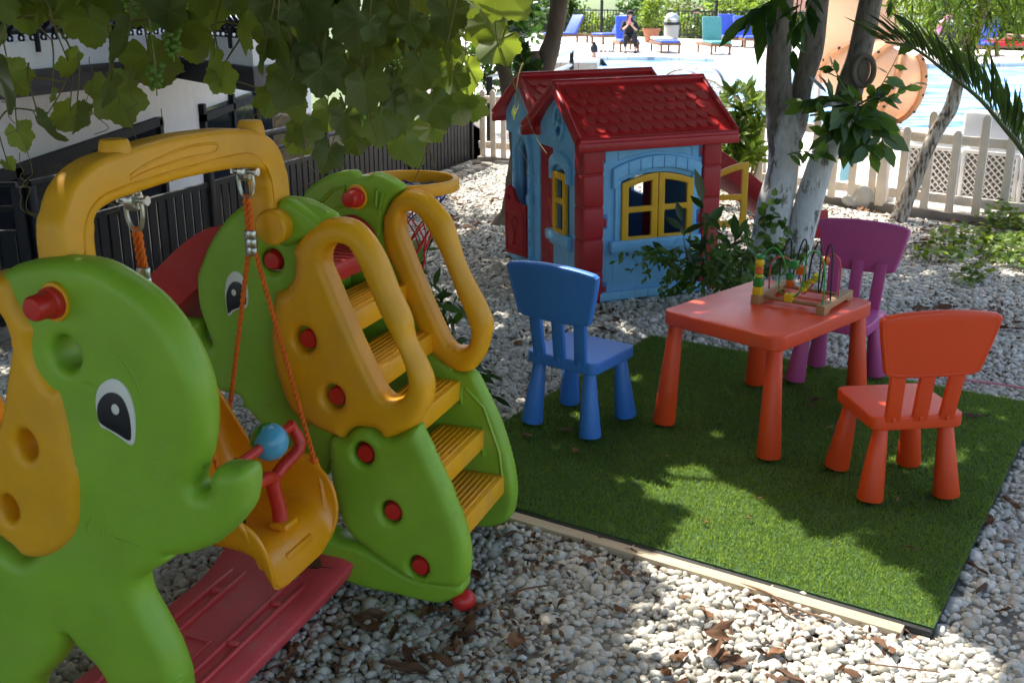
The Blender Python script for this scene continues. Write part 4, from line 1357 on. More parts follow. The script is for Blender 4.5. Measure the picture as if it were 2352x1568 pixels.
def picket_fence(A, B, n, hs, label, z0=.02, rails=(.115, .565), pw=.062, post=True):
    A, B = Vector((*A, 0)), Vector((*B, 0))
    L = (B - A).length
    d = (B - A).normalized()
    t = empty('picket_fence', A, math.atan2(d.y, d.x), label, 'fence')
    for z in rails:
        MB().add(box(L / 2, .018, z, L, .022, .072, .004)).obj('rail', M['wpaint'], t, 40)
    if post:
        MB().add(box(L, -.0, .335, .075, .075, .66, .006)).obj('post', M['wpaint'], t, 40)
    for k in range(n):
        x = (k + .5) * L / n
        h = hs[k % len(hs)]
        w = pw / 2
        o = [(-w, z0), (w, z0), (w, h - .03), (w * .55, h - .006), (0, h), (-w * .55, h - .006), (-w, h - .03)]
        MB().add(extr(o, (), .02, .003, 1, 1, False), 0, T(x, -.004 + rnd.uniform(-.002, .002), 0) @ RY(R(rnd.uniform(-.6, .6))) @ UP).obj('picket', M['wpaint'], t, 40)
    return t


picket_fence((-.35, 11.24), (.40, 10.80), 7, (.70, .70), 'short white picket gate section beside the black railing behind the playhouse', rails=(.14, .60))
picket_fence((.55, 10.66), (2.95, 8.54), 19, (.62, .76), 'white picket fence running behind the playhouse and the whitewashed trees')
picket_fence((2.99, 8.50), (4.15, 7.42), 8, (.64, .77), 'white picket fence in front of the lattice sofa behind the thin leaning tree')
picket_fence((4.2, 7.37), (6.2, 5.5), 14, (.64, .77), 'white picket fence continuing to the right edge behind the ground plants')

# ================================================================= BLACK RAILING ON A LOW STONE WALL
M['iron'] = simple('black_iron', (.008, .009, .012), .5, .3, 20, 0, .1, spec=.3)
M['stone'] = None
m, nt, b = newmat('rubble_stone')
vo = N(nt, 'ShaderNodeTexVoronoi', feature='F1')
vo.inputs['Scale'].default_value = 5.5
tc = N(nt, 'ShaderNodeTexCoord')
nt.links.new(tc.outputs['Object'], vo.inputs['Vector'])
nn_ = noise_node(nt, 14, 6)
r = ramp(nt, nn_.outputs['Fac'], [(.3, (.20, .18, .15)), (.7, (.42, .38, .32))])
mx = N(nt, 'ShaderNodeMixRGB', blend_type='MULTIPLY')
mx.inputs[0].default_value = .6
nt.links.new(r.outputs[0], mx.inputs[1])
r2 = ramp(nt, vo.outputs['Distance'], [(.3, (1, 1, 1)), (.62, (.3, .28, .25))])
nt.links.new(r2.outputs[0], mx.inputs[2])
nt.links.new(mx.outputs[0], b.inputs['Base Color'])
b.inputs['Roughness'].default_value = .9
bump(nt, b, r2.outputs[0], .8, .02)
M['stone'] = m
SA, SB = Vector((-3.0, 4.0, 0)), Vector((-.40, 11.16, 0))
sd_ = (SB - SA).normalized()
sn = Vector((sd_.y, -sd_.x, 0))
LW = empty('stone_wall', SA, 0, 'low rubble stone kerb wall under the black railing at the gravel edge', 'wall')
mb = MB()
mb.add(([SA * 0 + p for p in (Vector((0, 0, -2.6)), sd_ * 7.62 + Vector((0, 0, -2.6)), sd_ * 7.62 + Vector((0, 0, -.02)), Vector((0, 0, -.02)))] + [p + sn * .24 for p in (Vector((0, 0, -2.6)), sd_ * 7.62 + Vector((0, 0, -2.6)), sd_ * 7.62 + Vector((0, 0, -.02)), Vector((0, 0, -.02)))],
        [(0, 3, 2, 1), (4, 5, 6, 7), (3, 7, 6, 2), (0, 1, 5, 4), (1, 2, 6, 5), (0, 4, 7, 3)]))
q = 0
while q < 7.5:
    w_ = rnd.uniform(.16, .34)
    for row in (0, 1):
        V_, F_ = sphere((0, 0, 0), 1, 10, 7)
        s_ = Vector((w_ * .52, .085, .05))
        sh_ = Vector((rnd.random() * 9, rnd.random() * 9, 0))
        V_ = [(v[0] * s_.x * (1 + .35 * noise.noise(Vector(v) * 1.3 + sh_)), v[1] * s_.y * (1 + .35 * noise.noise(Vector(v) * 1.3 + sh_ * 2)), max(-.8, min(.55, v[2])) * s_.z) for v in V_]
        mb.add((V_, F_), 0, T(*(sd_ * (q + w_ / 2) + sn * (.07 + .135 * row) + Vector((0, 0, -.012 - .02 * row)))) @ RZ(math.atan2(sd_.y, sd_.x) + rnd.uniform(-.2, .2)))
    q += w_ * .95
mb.obj('rubble', M['stone'], LW, 50)


def railing(A, B, label, nb, slat=.085, htop=.47):
    A, B = Vector((*A, 0)), Vector((*B, 0))
    L = (B - A).length
    d = (B - A).normalized()
    t = empty('metal_railing', A, math.atan2(d.y, d.x), label, 'railing')
    for k in range(nb + 1):
        MB().add(box(L * k / nb, 0, .33, .05, .05, .74, .004)).obj('post', M['iron'], t, 40)
    for z, r_ in ((.705, .022), (.595, .014)):
        MB().add(tube([(0, 0, z), (L, 0, z)], r_, 12)).obj('handrail', M['iron'], t, 50)
    for k in range(nb):
        mb = MB()
        x0, x1 = L * k / nb + .03, L * (k + 1) / nb - .03
        mb.add(box((x0 + x1) / 2, 0, htop, x1 - x0, .03, .03)).add(box((x0 + x1) / 2, 0, .005, x1 - x0, .03, .03))
        n_ = int((x1 - x0) / slat)
        for j in range(n_):
            mb.add(box(x0 + (j + .5) * (x1 - x0) / n_, 0, htop / 2, slat * .78, .012, htop - .03))
        mb.obj('slat_panel', M['iron'], t, 30)
    return t


railing((-2.40, 5.32), (-.42, 11.05), 'long black slatted metal railing along the low stone wall behind the swing', 4)
railing((-4.7, 5.0), (-2.44, 5.28), 'black slatted metal railing turning towards the building at the left edge', 2)

# steel railing further on, beside the pool
M['alu'] = simple('alu_rail', (.62, .64, .66), .3, .1, 20, 1.0, 0)
pr = empty('pool_railing', (-.25, 12.2, 0), 0, 'railing with black posts and pale steel tubes beyond the gate near the pool', 'railing')
pd_ = Vector((1.25, 6.4, 0))
for k in range(4):
    MB().add(box(*(pd_ * (k / 3)), .07, .07, 1.3) if False else box(pd_.x * k / 3, pd_.y * k / 3, .36, .07, .07, .80, .004)).obj('post', M['iron'], pr, 40)
for z in (.74, .52, .30):
    MB().add(tube([(0, 0, z), tuple(pd_ + Vector((0, 0, z)))], .028, 10)).obj('rail', M['alu'], pr, 50)
M['clad'] = simple('wall_cladding', (.40, .34, .28), .7, .3, 2.2, 0, .2)
M['cap'] = simple('coping_stone', (.75, .73, .70), .6, .08, 6)
pw_ = empty('pool_wall', (1.05, 20.2, 0), 0, 'stone clad planter wall with white coping beside the far pool steps', 'wall')
mb = MB()
for k, w_ in enumerate((.32, .30, .34)):
    mb.add(box(-.34 + k * .325, 0, .235, .318, .5, .47, .006))
mb.obj('cladding', M['clad'], pw_, 30)
MB().add(box(0, 0, .50, 1.06, .56, .055, .006)).add(box(.50, 0, .22, .05, .53, .5, .004)).obj('coping', M['cap'], pw_, 30)

# ================================================================= BUILDING ON THE LEFT
M['stucco'] = simple('white_stucco', (.74, .73, .71), .85, .06, 5, 0, .5, 70)
M['band'] = simple('dark_moulding', (.035, .032, .032), .6, .1)
M['glass'] = simple('dark_glass', (.02, .024, .032), .06, .2, 2, 0, 0)
M['frame'] = simple('window_frame_grey', (.010, .012, .017), .6, spec=.15)
M['tan'] = None
m, nt, b = newmat('tan_rubble')
vo = N(nt, 'ShaderNodeTexVoronoi')
vo.inputs['Scale'].default_value = 3.2
tc = N(nt, 'ShaderNodeTexCoord')
nt.links.new(tc.outputs['Object'], vo.inputs['Vector'])
nn_ = noise_node(nt, 9, 6)
r = ramp(nt, nn_.outputs['Fac'], [(.3, (.28, .21, .12)), (.7, (.56, .46, .30))])
nt.links.new(r.outputs[0], b.inputs['Base Color'])
b.inputs['Roughness'].default_value = .9
bump(nt, b, vo.outputs['Distance'], 1, .06)
M['tan'] = m
BD = empty('hotel_building', (-4.5, 9, 0), 0, 'white stucco building with a dark moulding band and black iron balcony at the left', 'building')
BO = Vector((-4.5, 9, 0))
fp = [(-8.0, -2.0), (-6.6, 2.6), (-4.11, 8.87), (-3.4, 11.27), (-2.24, 9.60), (-2.08, 10.3), (-2.6, 14.5), (-5, 22), (-14, 22), (-14, -2)]
fpl = [(x - BO.x, y - BO.y) for x, y in fp]


def offset_poly(pl, o):
    out = []
    n = len(pl)
    for i in range(n):
        a, b_, c_ = Vector(pl[i - 1]), Vector(pl[i]), Vector(pl[(i + 1) % n])
        t1, t2 = (b_ - a).normalized(), (c_ - b_).normalized()
        n1, n2 = Vector((t1.y, -t1.x)), Vector((t2.y, -t2.x))
        nn2 = (n1 + n2)
        k = o / max(.3, nn2.length / 2) if nn2.length > 1e-6 else o
        nn2 = nn2.normalized() if nn2.length > 1e-6 else n1
        out.append((b_.x + nn2.x * k, b_.y + nn2.y * k))
    return out


def prism(pl, z0, z1):
    n = len(pl)
    V = [(x, y, z0) for x, y in pl] + [(x, y, z1) for x, y in pl]
    return V, [tuple(range(n - 1, -1, -1)), tuple(range(n, 2 * n))] + [(i, (i + 1) % n, n + (i + 1) % n, n + i) for i in range(n)]


MB().add(prism(fpl, .80, 1.245)).obj('slab_fascia', M['stucco'], BD, 20)
mb = MB()
for o, z0, z1 in ((.03, .87, .985), (.055, .985, 1.02), (.012, .805, .87)):
    mb.add(prism(offset_poly(fpl, o), z0, z1))
mb.obj('moulding', M['band'], BD, 20)
up = [(-9.5, -2.0), (-8.2, 2.6), (-5.7, 9.4), (-5.0, 12.4), (-4.6, 14.5), (-6, 22), (-14, 22), (-14, -2)]
MB().add(prism([(x - BO.x, y - BO.y) for x, y in up], 1.246, 4.6)).obj('upper_wall', M['glass'], BD, 20)
MB().add(prism(offset_poly([(x - BO.x, y - BO.y) for x, y in fp], .05), 4.0, 4.3)).obj('upper_slab', M['stucco'], BD, 20)
# lower wall set back under the bay
wx = -4.3 - BO.x
lw = MB().add(box(wx - 1.5, 1.0, -.9, 3.0, 27, 3.4)).obj('lower_wall', M['stucco'], BD, 20)
for y0, y1, zt, name in ((7.2, 13.2, .22, 'window'), (15.0, 20.0, .06, 'window')):
    f = empty('window', (wx + .01, (y0 + y1) / 2 - BO.y, 0))
    f.parent = BD
    L = y1 - y0
    mb = MB()
    mb.add(box(.03, 0, zt - .05, .08, L, .10)).add(box(.03, 0, -1.9, .08, L, .10))
    for k in range(4):
        mb.add(box(.03, -L / 2 + .06 + k * (L - .12) / 3, -.85, .08, .12, 2.1))
    mb.obj('window_frame', M['frame'], f, 30)
    MB().add(box(.012, 0, -.88, .02, L - .1, 2.0)).obj('pane', M['glass'], f, 30)
# balcony railing: bellied bars with scrolls at the foot
bal = MB()
seg = [(-5.3, 5.88), (-4.11, 8.87), (-3.4, 11.27), (-2.24, 9.60), (-2.08, 10.3), (-2.6, 14.5)]
segv = [Vector((x - BO.x, y - BO.y, 0)) for x, y in seg]
rl = MB()
for i in range(len(segv) - 1):
    a, b_ = segv[i], segv[i + 1]
    d = (b_ - a).normalized()
    nr_ = Vector((d.y, -d.x, 0))
    L = (b_ - a).length
    for z, s in ((1.315, .030), (2.2, .045)):
        rl.add(box(0, 0, 0, L, s, s), 0, T(*((a + b_) / 2 - nr_ * .05 + Vector((0, 0, z)))) @ RZ(math.atan2(d.y, d.x)))
    for k in range(int(L / .135)):
        p = a + d * (k + .5) * .135 - nr_ * .05
        pts = [p + nr_ * o + Vector((0, 0, z)) for o, z in ((.0, 1.30), (.03, 1.345), (.10, 1.41), (.135, 1.50), (.125, 1.62), (.08, 1.80), (.03, 2.0), (.0, 2.18))]
        bal.add(ctube(pts, .019, 6, 3))
        sc_ = [p + nr_ * (.02 + .026 * cos(t_)) + Vector((0, 0, 1.272 + .026 * sin(t_))) for t_ in [j * .55 for j in range(12)]]
        bal.add(tube(sc_, .011, 5))
        if k % 8 == 3:
            bal.add(box(p.x + nr_.x * .06, p.y + nr_.y * .06, 1.24, .035, .035, .17))
bal.obj('balcony_grille', M['iron'], BD, 50)
rl.obj('balcony_rail', M['iron'], BD, 40)
sw = empty('rubble_wall', (-3.1, 14.4, 0), 0, 'tan rubble stone wall beyond the balcony bay', 'wall')
MB().add(box(.45, 0, -1.2, .95, .4, 2.66, .03)).obj('masonry', M['tan'], sw, 40)

# ================================================================= POOL TERRACE: loungers, railing, bin, pot, people
M['teak'] = simple('teak', (.20, .10, .045), .6, .25, 10, 0, .1, 60, (1, 8, 8))
M['cush_blue'] = simple('cushion_blue', (.06, .12, .55), .35, .12, 8)
M['cush_teal'] = simple('cushion_teal', (.09, .30, .28), .5, .1, 8)
M['cush_white'] = simple('cushion_white', (.72, .72, .74), .6, .05, 8)
M['towel_red'] = simple('towel_red', (.62, .03, .04), .9, .1, 30)
GL = 'sun loungers on the pool terrace'


def lounger(loc, deg, cmat, label, back=55, flat=None):
    t = empty('sun_lounger', loc, R(deg), label, 'sun lounger', GL)
    mb = MB()
    for s in (-.29, .29):
        mb.add(box(.95, s, .27, 1.9, .05, .085, .006))
    for x in (.04, 1.0, 1.86):
        mb.add(box(x, 0, .27, .05, .56, .07, .006))
    for k in range(9):
        mb.add(box(.12 + k * .12, 0, .305, .07, .56, .018))
    mb.obj('frame', M['teak'], t, 40)
    for x in (.08, 1.72):
        for s in (-.27, .27):
            MB().add(box(x, s, .135, .075, .06, .27, .006)).obj('leg', M['teak'], t, 40)
    c_ = MB()
    c_.add(box(.60, 0, .345, 1.16, .58, .07, .025, 3))
    for k in range(1, 4):
        c_.add(box(.02 + k * .29, 0, .381, .012, .56, .006))
    c_.obj('cushion', flat or cmat, t, 50)
    bk = empty('back', (1.16, 0, .33))
    bk.parent = t
    bk.rotation_euler = (0, -R(back), 0)
    MB().add(box(.36, 0, .045, .76, .58, .07, .025, 3)).obj('back_cushion', cmat, bk, 50)
    MB().add(box(.36, 0, -.01, .76, .56, .03, .006)).obj('back_frame', M['teak'], bk, 40)
    return t


def dn(x, y):
    p = at(x, y)
    return (p.x, p.y, 0)


lounger(dn(1258, 101), 40, M['cush_blue'], 'blue cushioned sun lounger half hidden behind the twin tree trunk', 58)
lounger(dn(1369, 102), 42, M['cush_blue'], 'blue sun lounger turned sideways between the tree trunk and the seated woman', 58)
L3 = lounger(dn(1446, 121), 92, M['cush_blue'], 'blue sun lounger that the woman in black sits on', 70)
lounger(dn(1540, 124), 93, M['cush_white'], 'flat sun lounger with white cushion in front of the bin', 2, M['cush_blue'])
lounger(dn(1656, 127), 94, M['cush_teal'], 'teal green sun lounger with upright back', 72)
lounger(dn(1688, 109), 94, M['cush_blue'], 'blue sun lounger behind the teal one', 72)
lounger(dn(1730, 111), 96, M['cush_blue'], 'blue sun lounger beside the whitewashed trunk', 60)
lounger(dn(1790, 113), 96, M['cush_blue'], 'blue sun lounger hidden between the whitewashed trunks', 60)
lounger(dn(2248, 131), 60, M['cush_blue'], 'blue sun lounger behind the thin leaning tree', 70)
L10 = lounger(dn(2272, 129), 5, M['cush_blue'], 'sun lounger covered with a red towel under the sunbathing man', 12, M['towel_red'])

# railing along the far edge of the terrace
ra, rb = Vector((-2.2, 55.6, 0)), Vector((22, 26.4, 0))
d = (rb - ra).normalized()
L = (rb - ra).length
tr = empty('terrace_railing', ra, math.atan2(d.y, d.x), 'tall dark iron railing along the far side of the pool terrace', 'railing')
nb = 12
for k in range(nb + 1):
    MB().add(box(L * k / nb, 0, .75 if k % 2 else 1.4, .09, .09, 1.5 if k % 2 else 2.8)).obj('post', M['iron'], tr, 30)
for z in (1.08, .16):
    MB().add(box(L / 2, 0, z, L, .05, .05)).obj('rail', M['iron'], tr, 30)
for k in range(nb):
    mb = MB()
    x0, x1 = L * k / nb, L * (k + 1) / nb
    for j in range(1, 18):
        x = x0 + (x1 - x0) * j / 18
        mb.add(ctube([(x, 0, .16), (x, -.03, .35), (x, -.06, .5), (x, 0, .75), (x, 0, 1.08)], .016, 5, 2))
        mb.add(sphere((x, -.03, .36), .038, 6, 4))
    mb.obj('baluster_panel', M['iron'], tr, 50)
M['lampw'] = simple('lamp_white', (.7, .7, .68), .4)
p = at(1517, 92)
lp = empty('terrace_lamp', (p.x, p.y, 0), 0, 'small white lantern on a thin post above the terrace railing', 'lamp')
MB().add(tube([(0, 0, 0), (0, 0, 1.0)], .03, 8)).obj('lamp_post', M['iron'], lp)
MB().add(lathe([(.05, 1.0), (.11, 1.04), (.11, 1.24), (.13, 1.26), (.02, 1.33)], 10)).obj('lamp_head', M['lampw'], lp, 40)

M['terra'] = simple('terracotta', (.45, .18, .09), .8, .15, 6)
p = dn(1495, 98)
pt = empty('potted_shrub', p, 0, 'bright green round shrub in a terracotta pot beside the bin', 'potted plant')
MB().add(lathe([(.20, 0), (.22, .03), (.30, .40), (.35, .42), (.35, .50), (.31, .51), (.30, .46)], 20)).obj('pot', M['terra'], pt, 40)
POT = pt
M['binm'] = simple('bin_grey', (.42, .42, .40), .5, .1)
p = dn(1541, 96)
bn = empty('litter_bin', p, 0, 'grey litter bin with domed lid and black bag rim', 'bin')
MB().add(lathe([(.24, 0), (.26, .02), (.29, .62), (.28, .64)], 16)).obj('bin_body', M['binm'], bn, 40)
MB().add(lathe([(.31, .60), (.325, .66), (.31, .71)], 16)).obj('bin_bag', M['black'], bn, 40)
MB().add(lathe([(.31, .70), (.31, .80), (.27, .92), (.16, 1.02), (.02, 1.05)], 16)).add(box(0, -.27, .85, .26, .10, .12, .02)).obj('bin_lid', M['steel'], bn, 40)

M['skin'] = simple('skin', (.55, .33, .24), .55, .06)
M['skin2'] = simple('skin_tanned', (.52, .27, .19), .5, .08)
M['cloth'] = simple('black_cloth', (.012, .012, .016), .8, .2)
M['shorts'] = simple('dark_shorts', (.05, .02, .025), .8, .2)


def skin(name, joints, edges, mat, parent, root=0, sub=2):
    me = bpy.data.meshes.new(name)
    me.from_pydata([j[:3] for j in joints], edges, [])
    me.materials.append(mat)
    o = bpy.data.objects.new(name, me)
    COL.objects.link(o)
    o.parent = parent
    sk = o.modifiers.new('skin', 'SKIN')
    sk.use_smooth_shade = True
    d_ = me.skin_vertices[0].data if me.skin_vertices else None
    if d_ is None:
        me.attributes
    for i, j in enumerate(joints):
        d_[i].radius = (j[3], j[4] if len(j) > 4 else j[3])
        d_[i].use_root = (i == root)
    sb = o.modifiers.new('sub', 'SUBSURF')
    sb.levels = sb.render_levels = sub
    return o


def hand(mb, w_, dirv, side, curl=.5):
    """palm with four unequal bent fingers and a thumb"""
    dirv = Vector(dirv).normalized()
    sidev = Vector(side)
    sidev = (sidev - dirv * sidev.dot(dirv)).normalized()
    nrm = dirv.cross(sidev)
    w_ = Vector(w_)
    mb.add(ctube([w_, w_ + dirv * .05, w_ + dirv * .09], [.028, .036, .030], 8, 3))
    for k, ln in enumerate((.065, .078, .072, .055)):
        b0 = w_ + dirv * .085 + sidev * (k - 1.5) * .019
        b1 = b0 + dirv * ln * .5 + nrm * curl * ln * .25
        b2 = b1 + dirv * ln * .3 + nrm * curl * ln * .6
        mb.add(tube([b0, b1, b2], [.010, .009, .007], 6))
    b0 = w_ + dirv * .035 - sidev * .03
    mb.add(tube([b0, b0 + dirv * .03 - sidev * .025 + nrm * .01, b0 + dirv * .06 - sidev * .03 + nrm * .025], [.012, .011, .008], 6))


# seated woman in black
wp = Vector(dn(1447, 123))
W_ = empty('person', (wp.x, wp.y, 0), R(2), 'woman in black clothes headscarf and sunglasses sitting on a lounger with a pink phone', 'person')
# local: -y towards the viewer
J = [(0, .36, .45, .13, .12), (0, .34, .62, .125, .10), (0, .29, .80, .15, .10), (0, .26, .90, .06), (0, .24, 1.0, .055), (0, .235, 1.09, .085), (0, .23, 1.16, .075),
     (-.17, .29, .86, .055), (-.24, .16, .66, .042), (-.10, .02, .80, .03), (.17, .29, .86, .055), (.22, .14, .64, .042), (.05, .02, .78, .03),
     (-.10, .30, .45, .09), (-.14, -.02, .50, .065), (-.15, .02, .12, .04), (-.15, -.08, .05, .032), (.10, .30, .45, .09), (.14, -.04, .50, .065), (.15, .0, .12, .04), (.15, -.10, .05, .032)]
E_ = [(0, 1), (1, 2), (2, 3), (3, 4), (4, 5), (5, 6), (2, 7), (7, 8), (8, 9), (2, 10), (10, 11), (11, 12), (0, 13), (13, 14), (14, 15), (15, 16), (0, 17), (17, 18), (18, 19), (19, 20)]
bd = skin('body', J, E_, M['skin'], W_)
Jc = [(x, y, z, r[0] + .016, (r[1] if len(r) > 1 else r[0]) + .016) for (x, y, z, *r) in J[:4]] + [(-.18, .29, .87, .075), (-.245, .16, .66, .058), (-.2, .12, .69, .05), (.18, .29, .87, .075), (.23, .14, .64, .058), (.18, .11, .67, .05), (-.10, .30, .45, .105), (-.14, -.02, .50, .08), (-.15, .02, .16, .055), (.10, .30, .45, .105), (.14, -.04, .50, .08), (.15, .0, .16, .055), (.22, .42, .30, .06), (.26, .46, .10, .05)]
Ec = [(0, 1), (1, 2), (2, 3), (2, 4), (4, 5), (5, 6), (2, 7), (7, 8), (8, 9), (0, 10), (10, 11), (11, 12), (0, 13), (13, 14), (14, 15), (0, 16), (16, 17)]
skin('clothes', Jc, Ec, M['cloth'], W_)
mb = MB()
hV, hF = sphere((0, .245, 1.11), .118, 18, 14, (.9, 1, 1.12))
hF = [f for f in hF if not (sum(hV[i][1] for i in f) / len(f) < .175 and 1.0 < sum(hV[i][2] for i in f) / len(f) < 1.19)]
mb.add((hV, hF)).add(ctube([(0, .26, 1.03), (0, .27, .95), (.02, .24, .86), (.05, .18, .74)], [.085, .11, .14, .09], 12, 3))
mb.obj('headscarf', M['cloth'], W_)
mb = MB()
for s in (-.035, .035):
    mb.add(sphere((s, .150, 1.125), .028, 10, 8, (1, .35, .8)))
mb.obj('sunglasses', M['black'], W_)
MB().add(sphere((0, .148, 1.10), .014, 8, 6, (.8, 1, 1.3))).add(box(0, .153, 1.065, .04, .008, .008, .003)).obj('face_features', M['skin2'], W_)
mb = MB()
hand(mb, (-.10, .02, .80), (.3, -.15, .9), (1, .2, 0))
hand(mb, (.05, .02, .78), (-.45, -.15, .9), (-1, .2, 0))
mb.obj('hands', M['skin'], W_)
for s in (-.15, .15):
    MB().add(sphere((s, -.10, .04), .06, 12, 8, (.8, 1.9, .6))).obj('sandal', M['shorts'], W_)
M['phone'] = simple('phone_pink', (.70, .20, .22), .4)
ph = empty('phone', W_.location + Vector((-.05, -.03, .92)), R(10), 'pink phone held up by the woman in black', 'phone')
MB().add(box(0, 0, .03, .075, .012, .15, .004)).obj('phone_case', M['phone'], ph)
# shoes left at the pool edge
for k, (x, y, lb) in enumerate(((1376, 121.5, 'dark pair of sandals nearest the swimmer at the pool edge'), (1386, 121.5, 'grey pair of sandals second from the swimmer at the pool edge'), (1405, 121, 'black pair of flip flops lying alone at the pool edge'))):
    q = empty('sandals', dn(x, y), R(20 * k), lb, 'shoes')
    for s in (-.07, .07):
        MB().add(sphere((s, 0, .03), .045, 12, 8, (.9, 2.5, .5))).add(ctube([(s - .04, .04, .03), (s, .02, .09), (s + .04, .04, .03)], .012, 6, 4)).obj('sandal', M['shorts'], q)
# swimmer in a black suit, seen from behind at the pool's left end
sp = aty(1364, 152, 29.0)
S_ = empty('person', (sp.x, sp.y, -.1), R(-12), 'swimmer in black swimwear with dark hair standing in the water at the pool edge', 'person')
J = [(0, 0, -.35, .15, .12), (0, 0, -.1, .15, .11), (0, -.01, .10, .17, .11), (0, -.02, .22, .06), (0, -.03, .30, .055), (0, -.03, .40, .09), (0, -.03, .48, .075), (-.19, 0, .12, .06), (-.30, .12, -.08, .045), (-.22, .32, -.12, .035), (.19, 0, .12, .06), (.33, .10, -.06, .045), (.42, .26, -.10, .035)]
skin('body', J, [(0, 1), (1, 2), (2, 3), (3, 4), (4, 5), (5, 6), (2, 7), (7, 8), (8, 9), (2, 10), (10, 11), (11, 12)], M['skin2'], S_)
Jc = [(x, y, z, r[0] + .015, (r[1] if len(r) > 1 else r[0]) + .015) for (x, y, z, *r) in J[:3] + J[7:9] + J[10:12]]
skin('swimsuit', Jc, [(0, 1), (1, 2), (2, 3), (3, 4), (2, 5), (5, 6)], M['cloth'], S_)
MB().add(sphere((0, -.03, .43), .108, 14, 10, (.95, 1.05, 1.1))).add(sphere((0, -.06, .56), .05, 10, 8)).obj('hair', M['cloth'], S_)
mb = MB()
hand(mb, (-.22, .32, -.12), (.3, 1, 0), (1, 0, 0), .2)
hand(mb, (.42, .26, -.10), (.3, 1, 0), (1, 0, 0), .2)
mb.obj('hands', M['skin2'], S_)
# man lying on the red towel
P10 = L10.location
Ml = empty('person', (P10.x, P10.y, .0), R(5), 'man in dark swim shorts lying on the red towel with one arm raised', 'person')
J = [(.85, 0, .47, .13, .11), (1.08, 0, .49, .15, .12), (1.30, 0, .52, .16, .11), (1.42, 0, .55, .06), (1.50, 0, .57, .055), (1.60, 0, .59, .09), (1.68, 0, .60, .075),
     (1.30, -.19, .53, .055), (1.12, -.26, .56, .045), (1.30, -.24, .80, .036), (1.32, .19, .53, .055), (1.55, .28, .66, .045), (1.72, .12, .66, .035),
     (.80, -.10, .47, .09), (.42, -.12, .56, .07), (.08, -.12, .43, .045), (-.04, -.12, .48, .035), (.80, .10, .47, .09), (.40, .12, .46, .07), (.02, .13, .44, .045), (-.08, .13, .49, .035)]
skin('body', J, E_, M['skin'], Ml)
Jc = [(.92, 0, .48, .145, .125), (.82, 0, .475, .15, .12), (.78, -.10, .475, .105), (.55, -.115, .53, .092), (.78, .10, .475, .105), (.55, .115, .475, .092)]
skin('swim_shorts', Jc, [(0, 1), (1, 2), (2, 3), (1, 4), (4, 5)], M['shorts'], Ml)
MB().add(sphere((1.66, .0, .60), .10, 12, 9, (.95, 1, 1))).obj('hair', M['cloth'], Ml)
mb = MB()
hand(mb, (1.30, -.24, .80), (.4, .1, .7), (0, 1, 0))
hand(mb, (1.72, .12, .66), (-.3, -1, 0), (1, 0, 0))
mb.obj('hands', M['skin'], Ml)
tw = MB().add(box(.62, 0, .392, 1.3, .66, .022, .008)).add(box(.62, -.325, .345, 1.24, .02, .10, .006))
tw = tw.obj('towel', M['towel_red'], None, 40)
tw.location = (P10.x, P10.y, 0)
tw.rotation_euler = (0, 0, R(5))
tag(tw, 'red towel spread over the lounger under the sunbathing man', 'towel')
M['float_pink'] = simple('float_pink', (.75, .18, .42), .3, .5, 5)
M['float_white'] = simple('float_white', (.8, .72, .8), .3, .1, 5)
p = aty(2174, 66, 30.5)
fl_ = empty('inflatable_float', (p.x, p.y, p.z - .3), R(15), 'pink and white inflatable bundle standing on a dark folded chair', 'inflatable')
mb = MB()
for k in range(9):
    a = 2 * pi * k / 9
    mb.add(sphere((.15 * cos(a), .06 * sin(2 * a), .36 + .17 * sin(a)), .13, 12, 9))
mb.obj('ring', M['float_pink'], fl_)
MB().add(sphere((.03, -.08, .38), .16, 14, 10, (1, .8, 1))).obj('centre', M['float_white'], fl_)
fc = empty('folded_chair', (p.x - .05, p.y + .1, 0), R(15), 'dark folding chair leaning by the terrace under the pink inflatable', 'chair')
for s in (-.2, .2):
    MB().add(tube([(s, .25, 0), (s, -.05, .5), (s, -.25, p.z - .1)], .03, 8)).obj('side_tube', M['iron'], fc)
MB().add(box(0, -.08, .6, .42, .04, .7, .01), 0, T(0, 0, 0) @ RX(R(18))).obj('sling', M['cloth'], fc)

# pool ladder
M['chrome'] = simple('chrome', (.7, .7, .72), .12, .05, 10, 1.0, 0)
p = at(1590, 163, .70)
ld = empty('pool_ladder', (p.x, p.y, 0), R(52), 'curved chrome handrails of the pool ladder beyond the playhouse roof', 'pool ladder')
for s in (-.30, .30):
    MB().add(ctube([(s, -.35, 0), (s, -.33, .45), (s, -.20, .68), (s, .0, .72), (s, .20, .62), (s, .30, .30), (s, .30, -.5)], .03, 10, 5)).obj('handrail', M['chrome'], ld)
mb = MB()
for z in (-.15, -.40):
    mb.add(box(0, .30, z, .6, .08, .03))
mb.obj('tread', M['chrome'], ld)

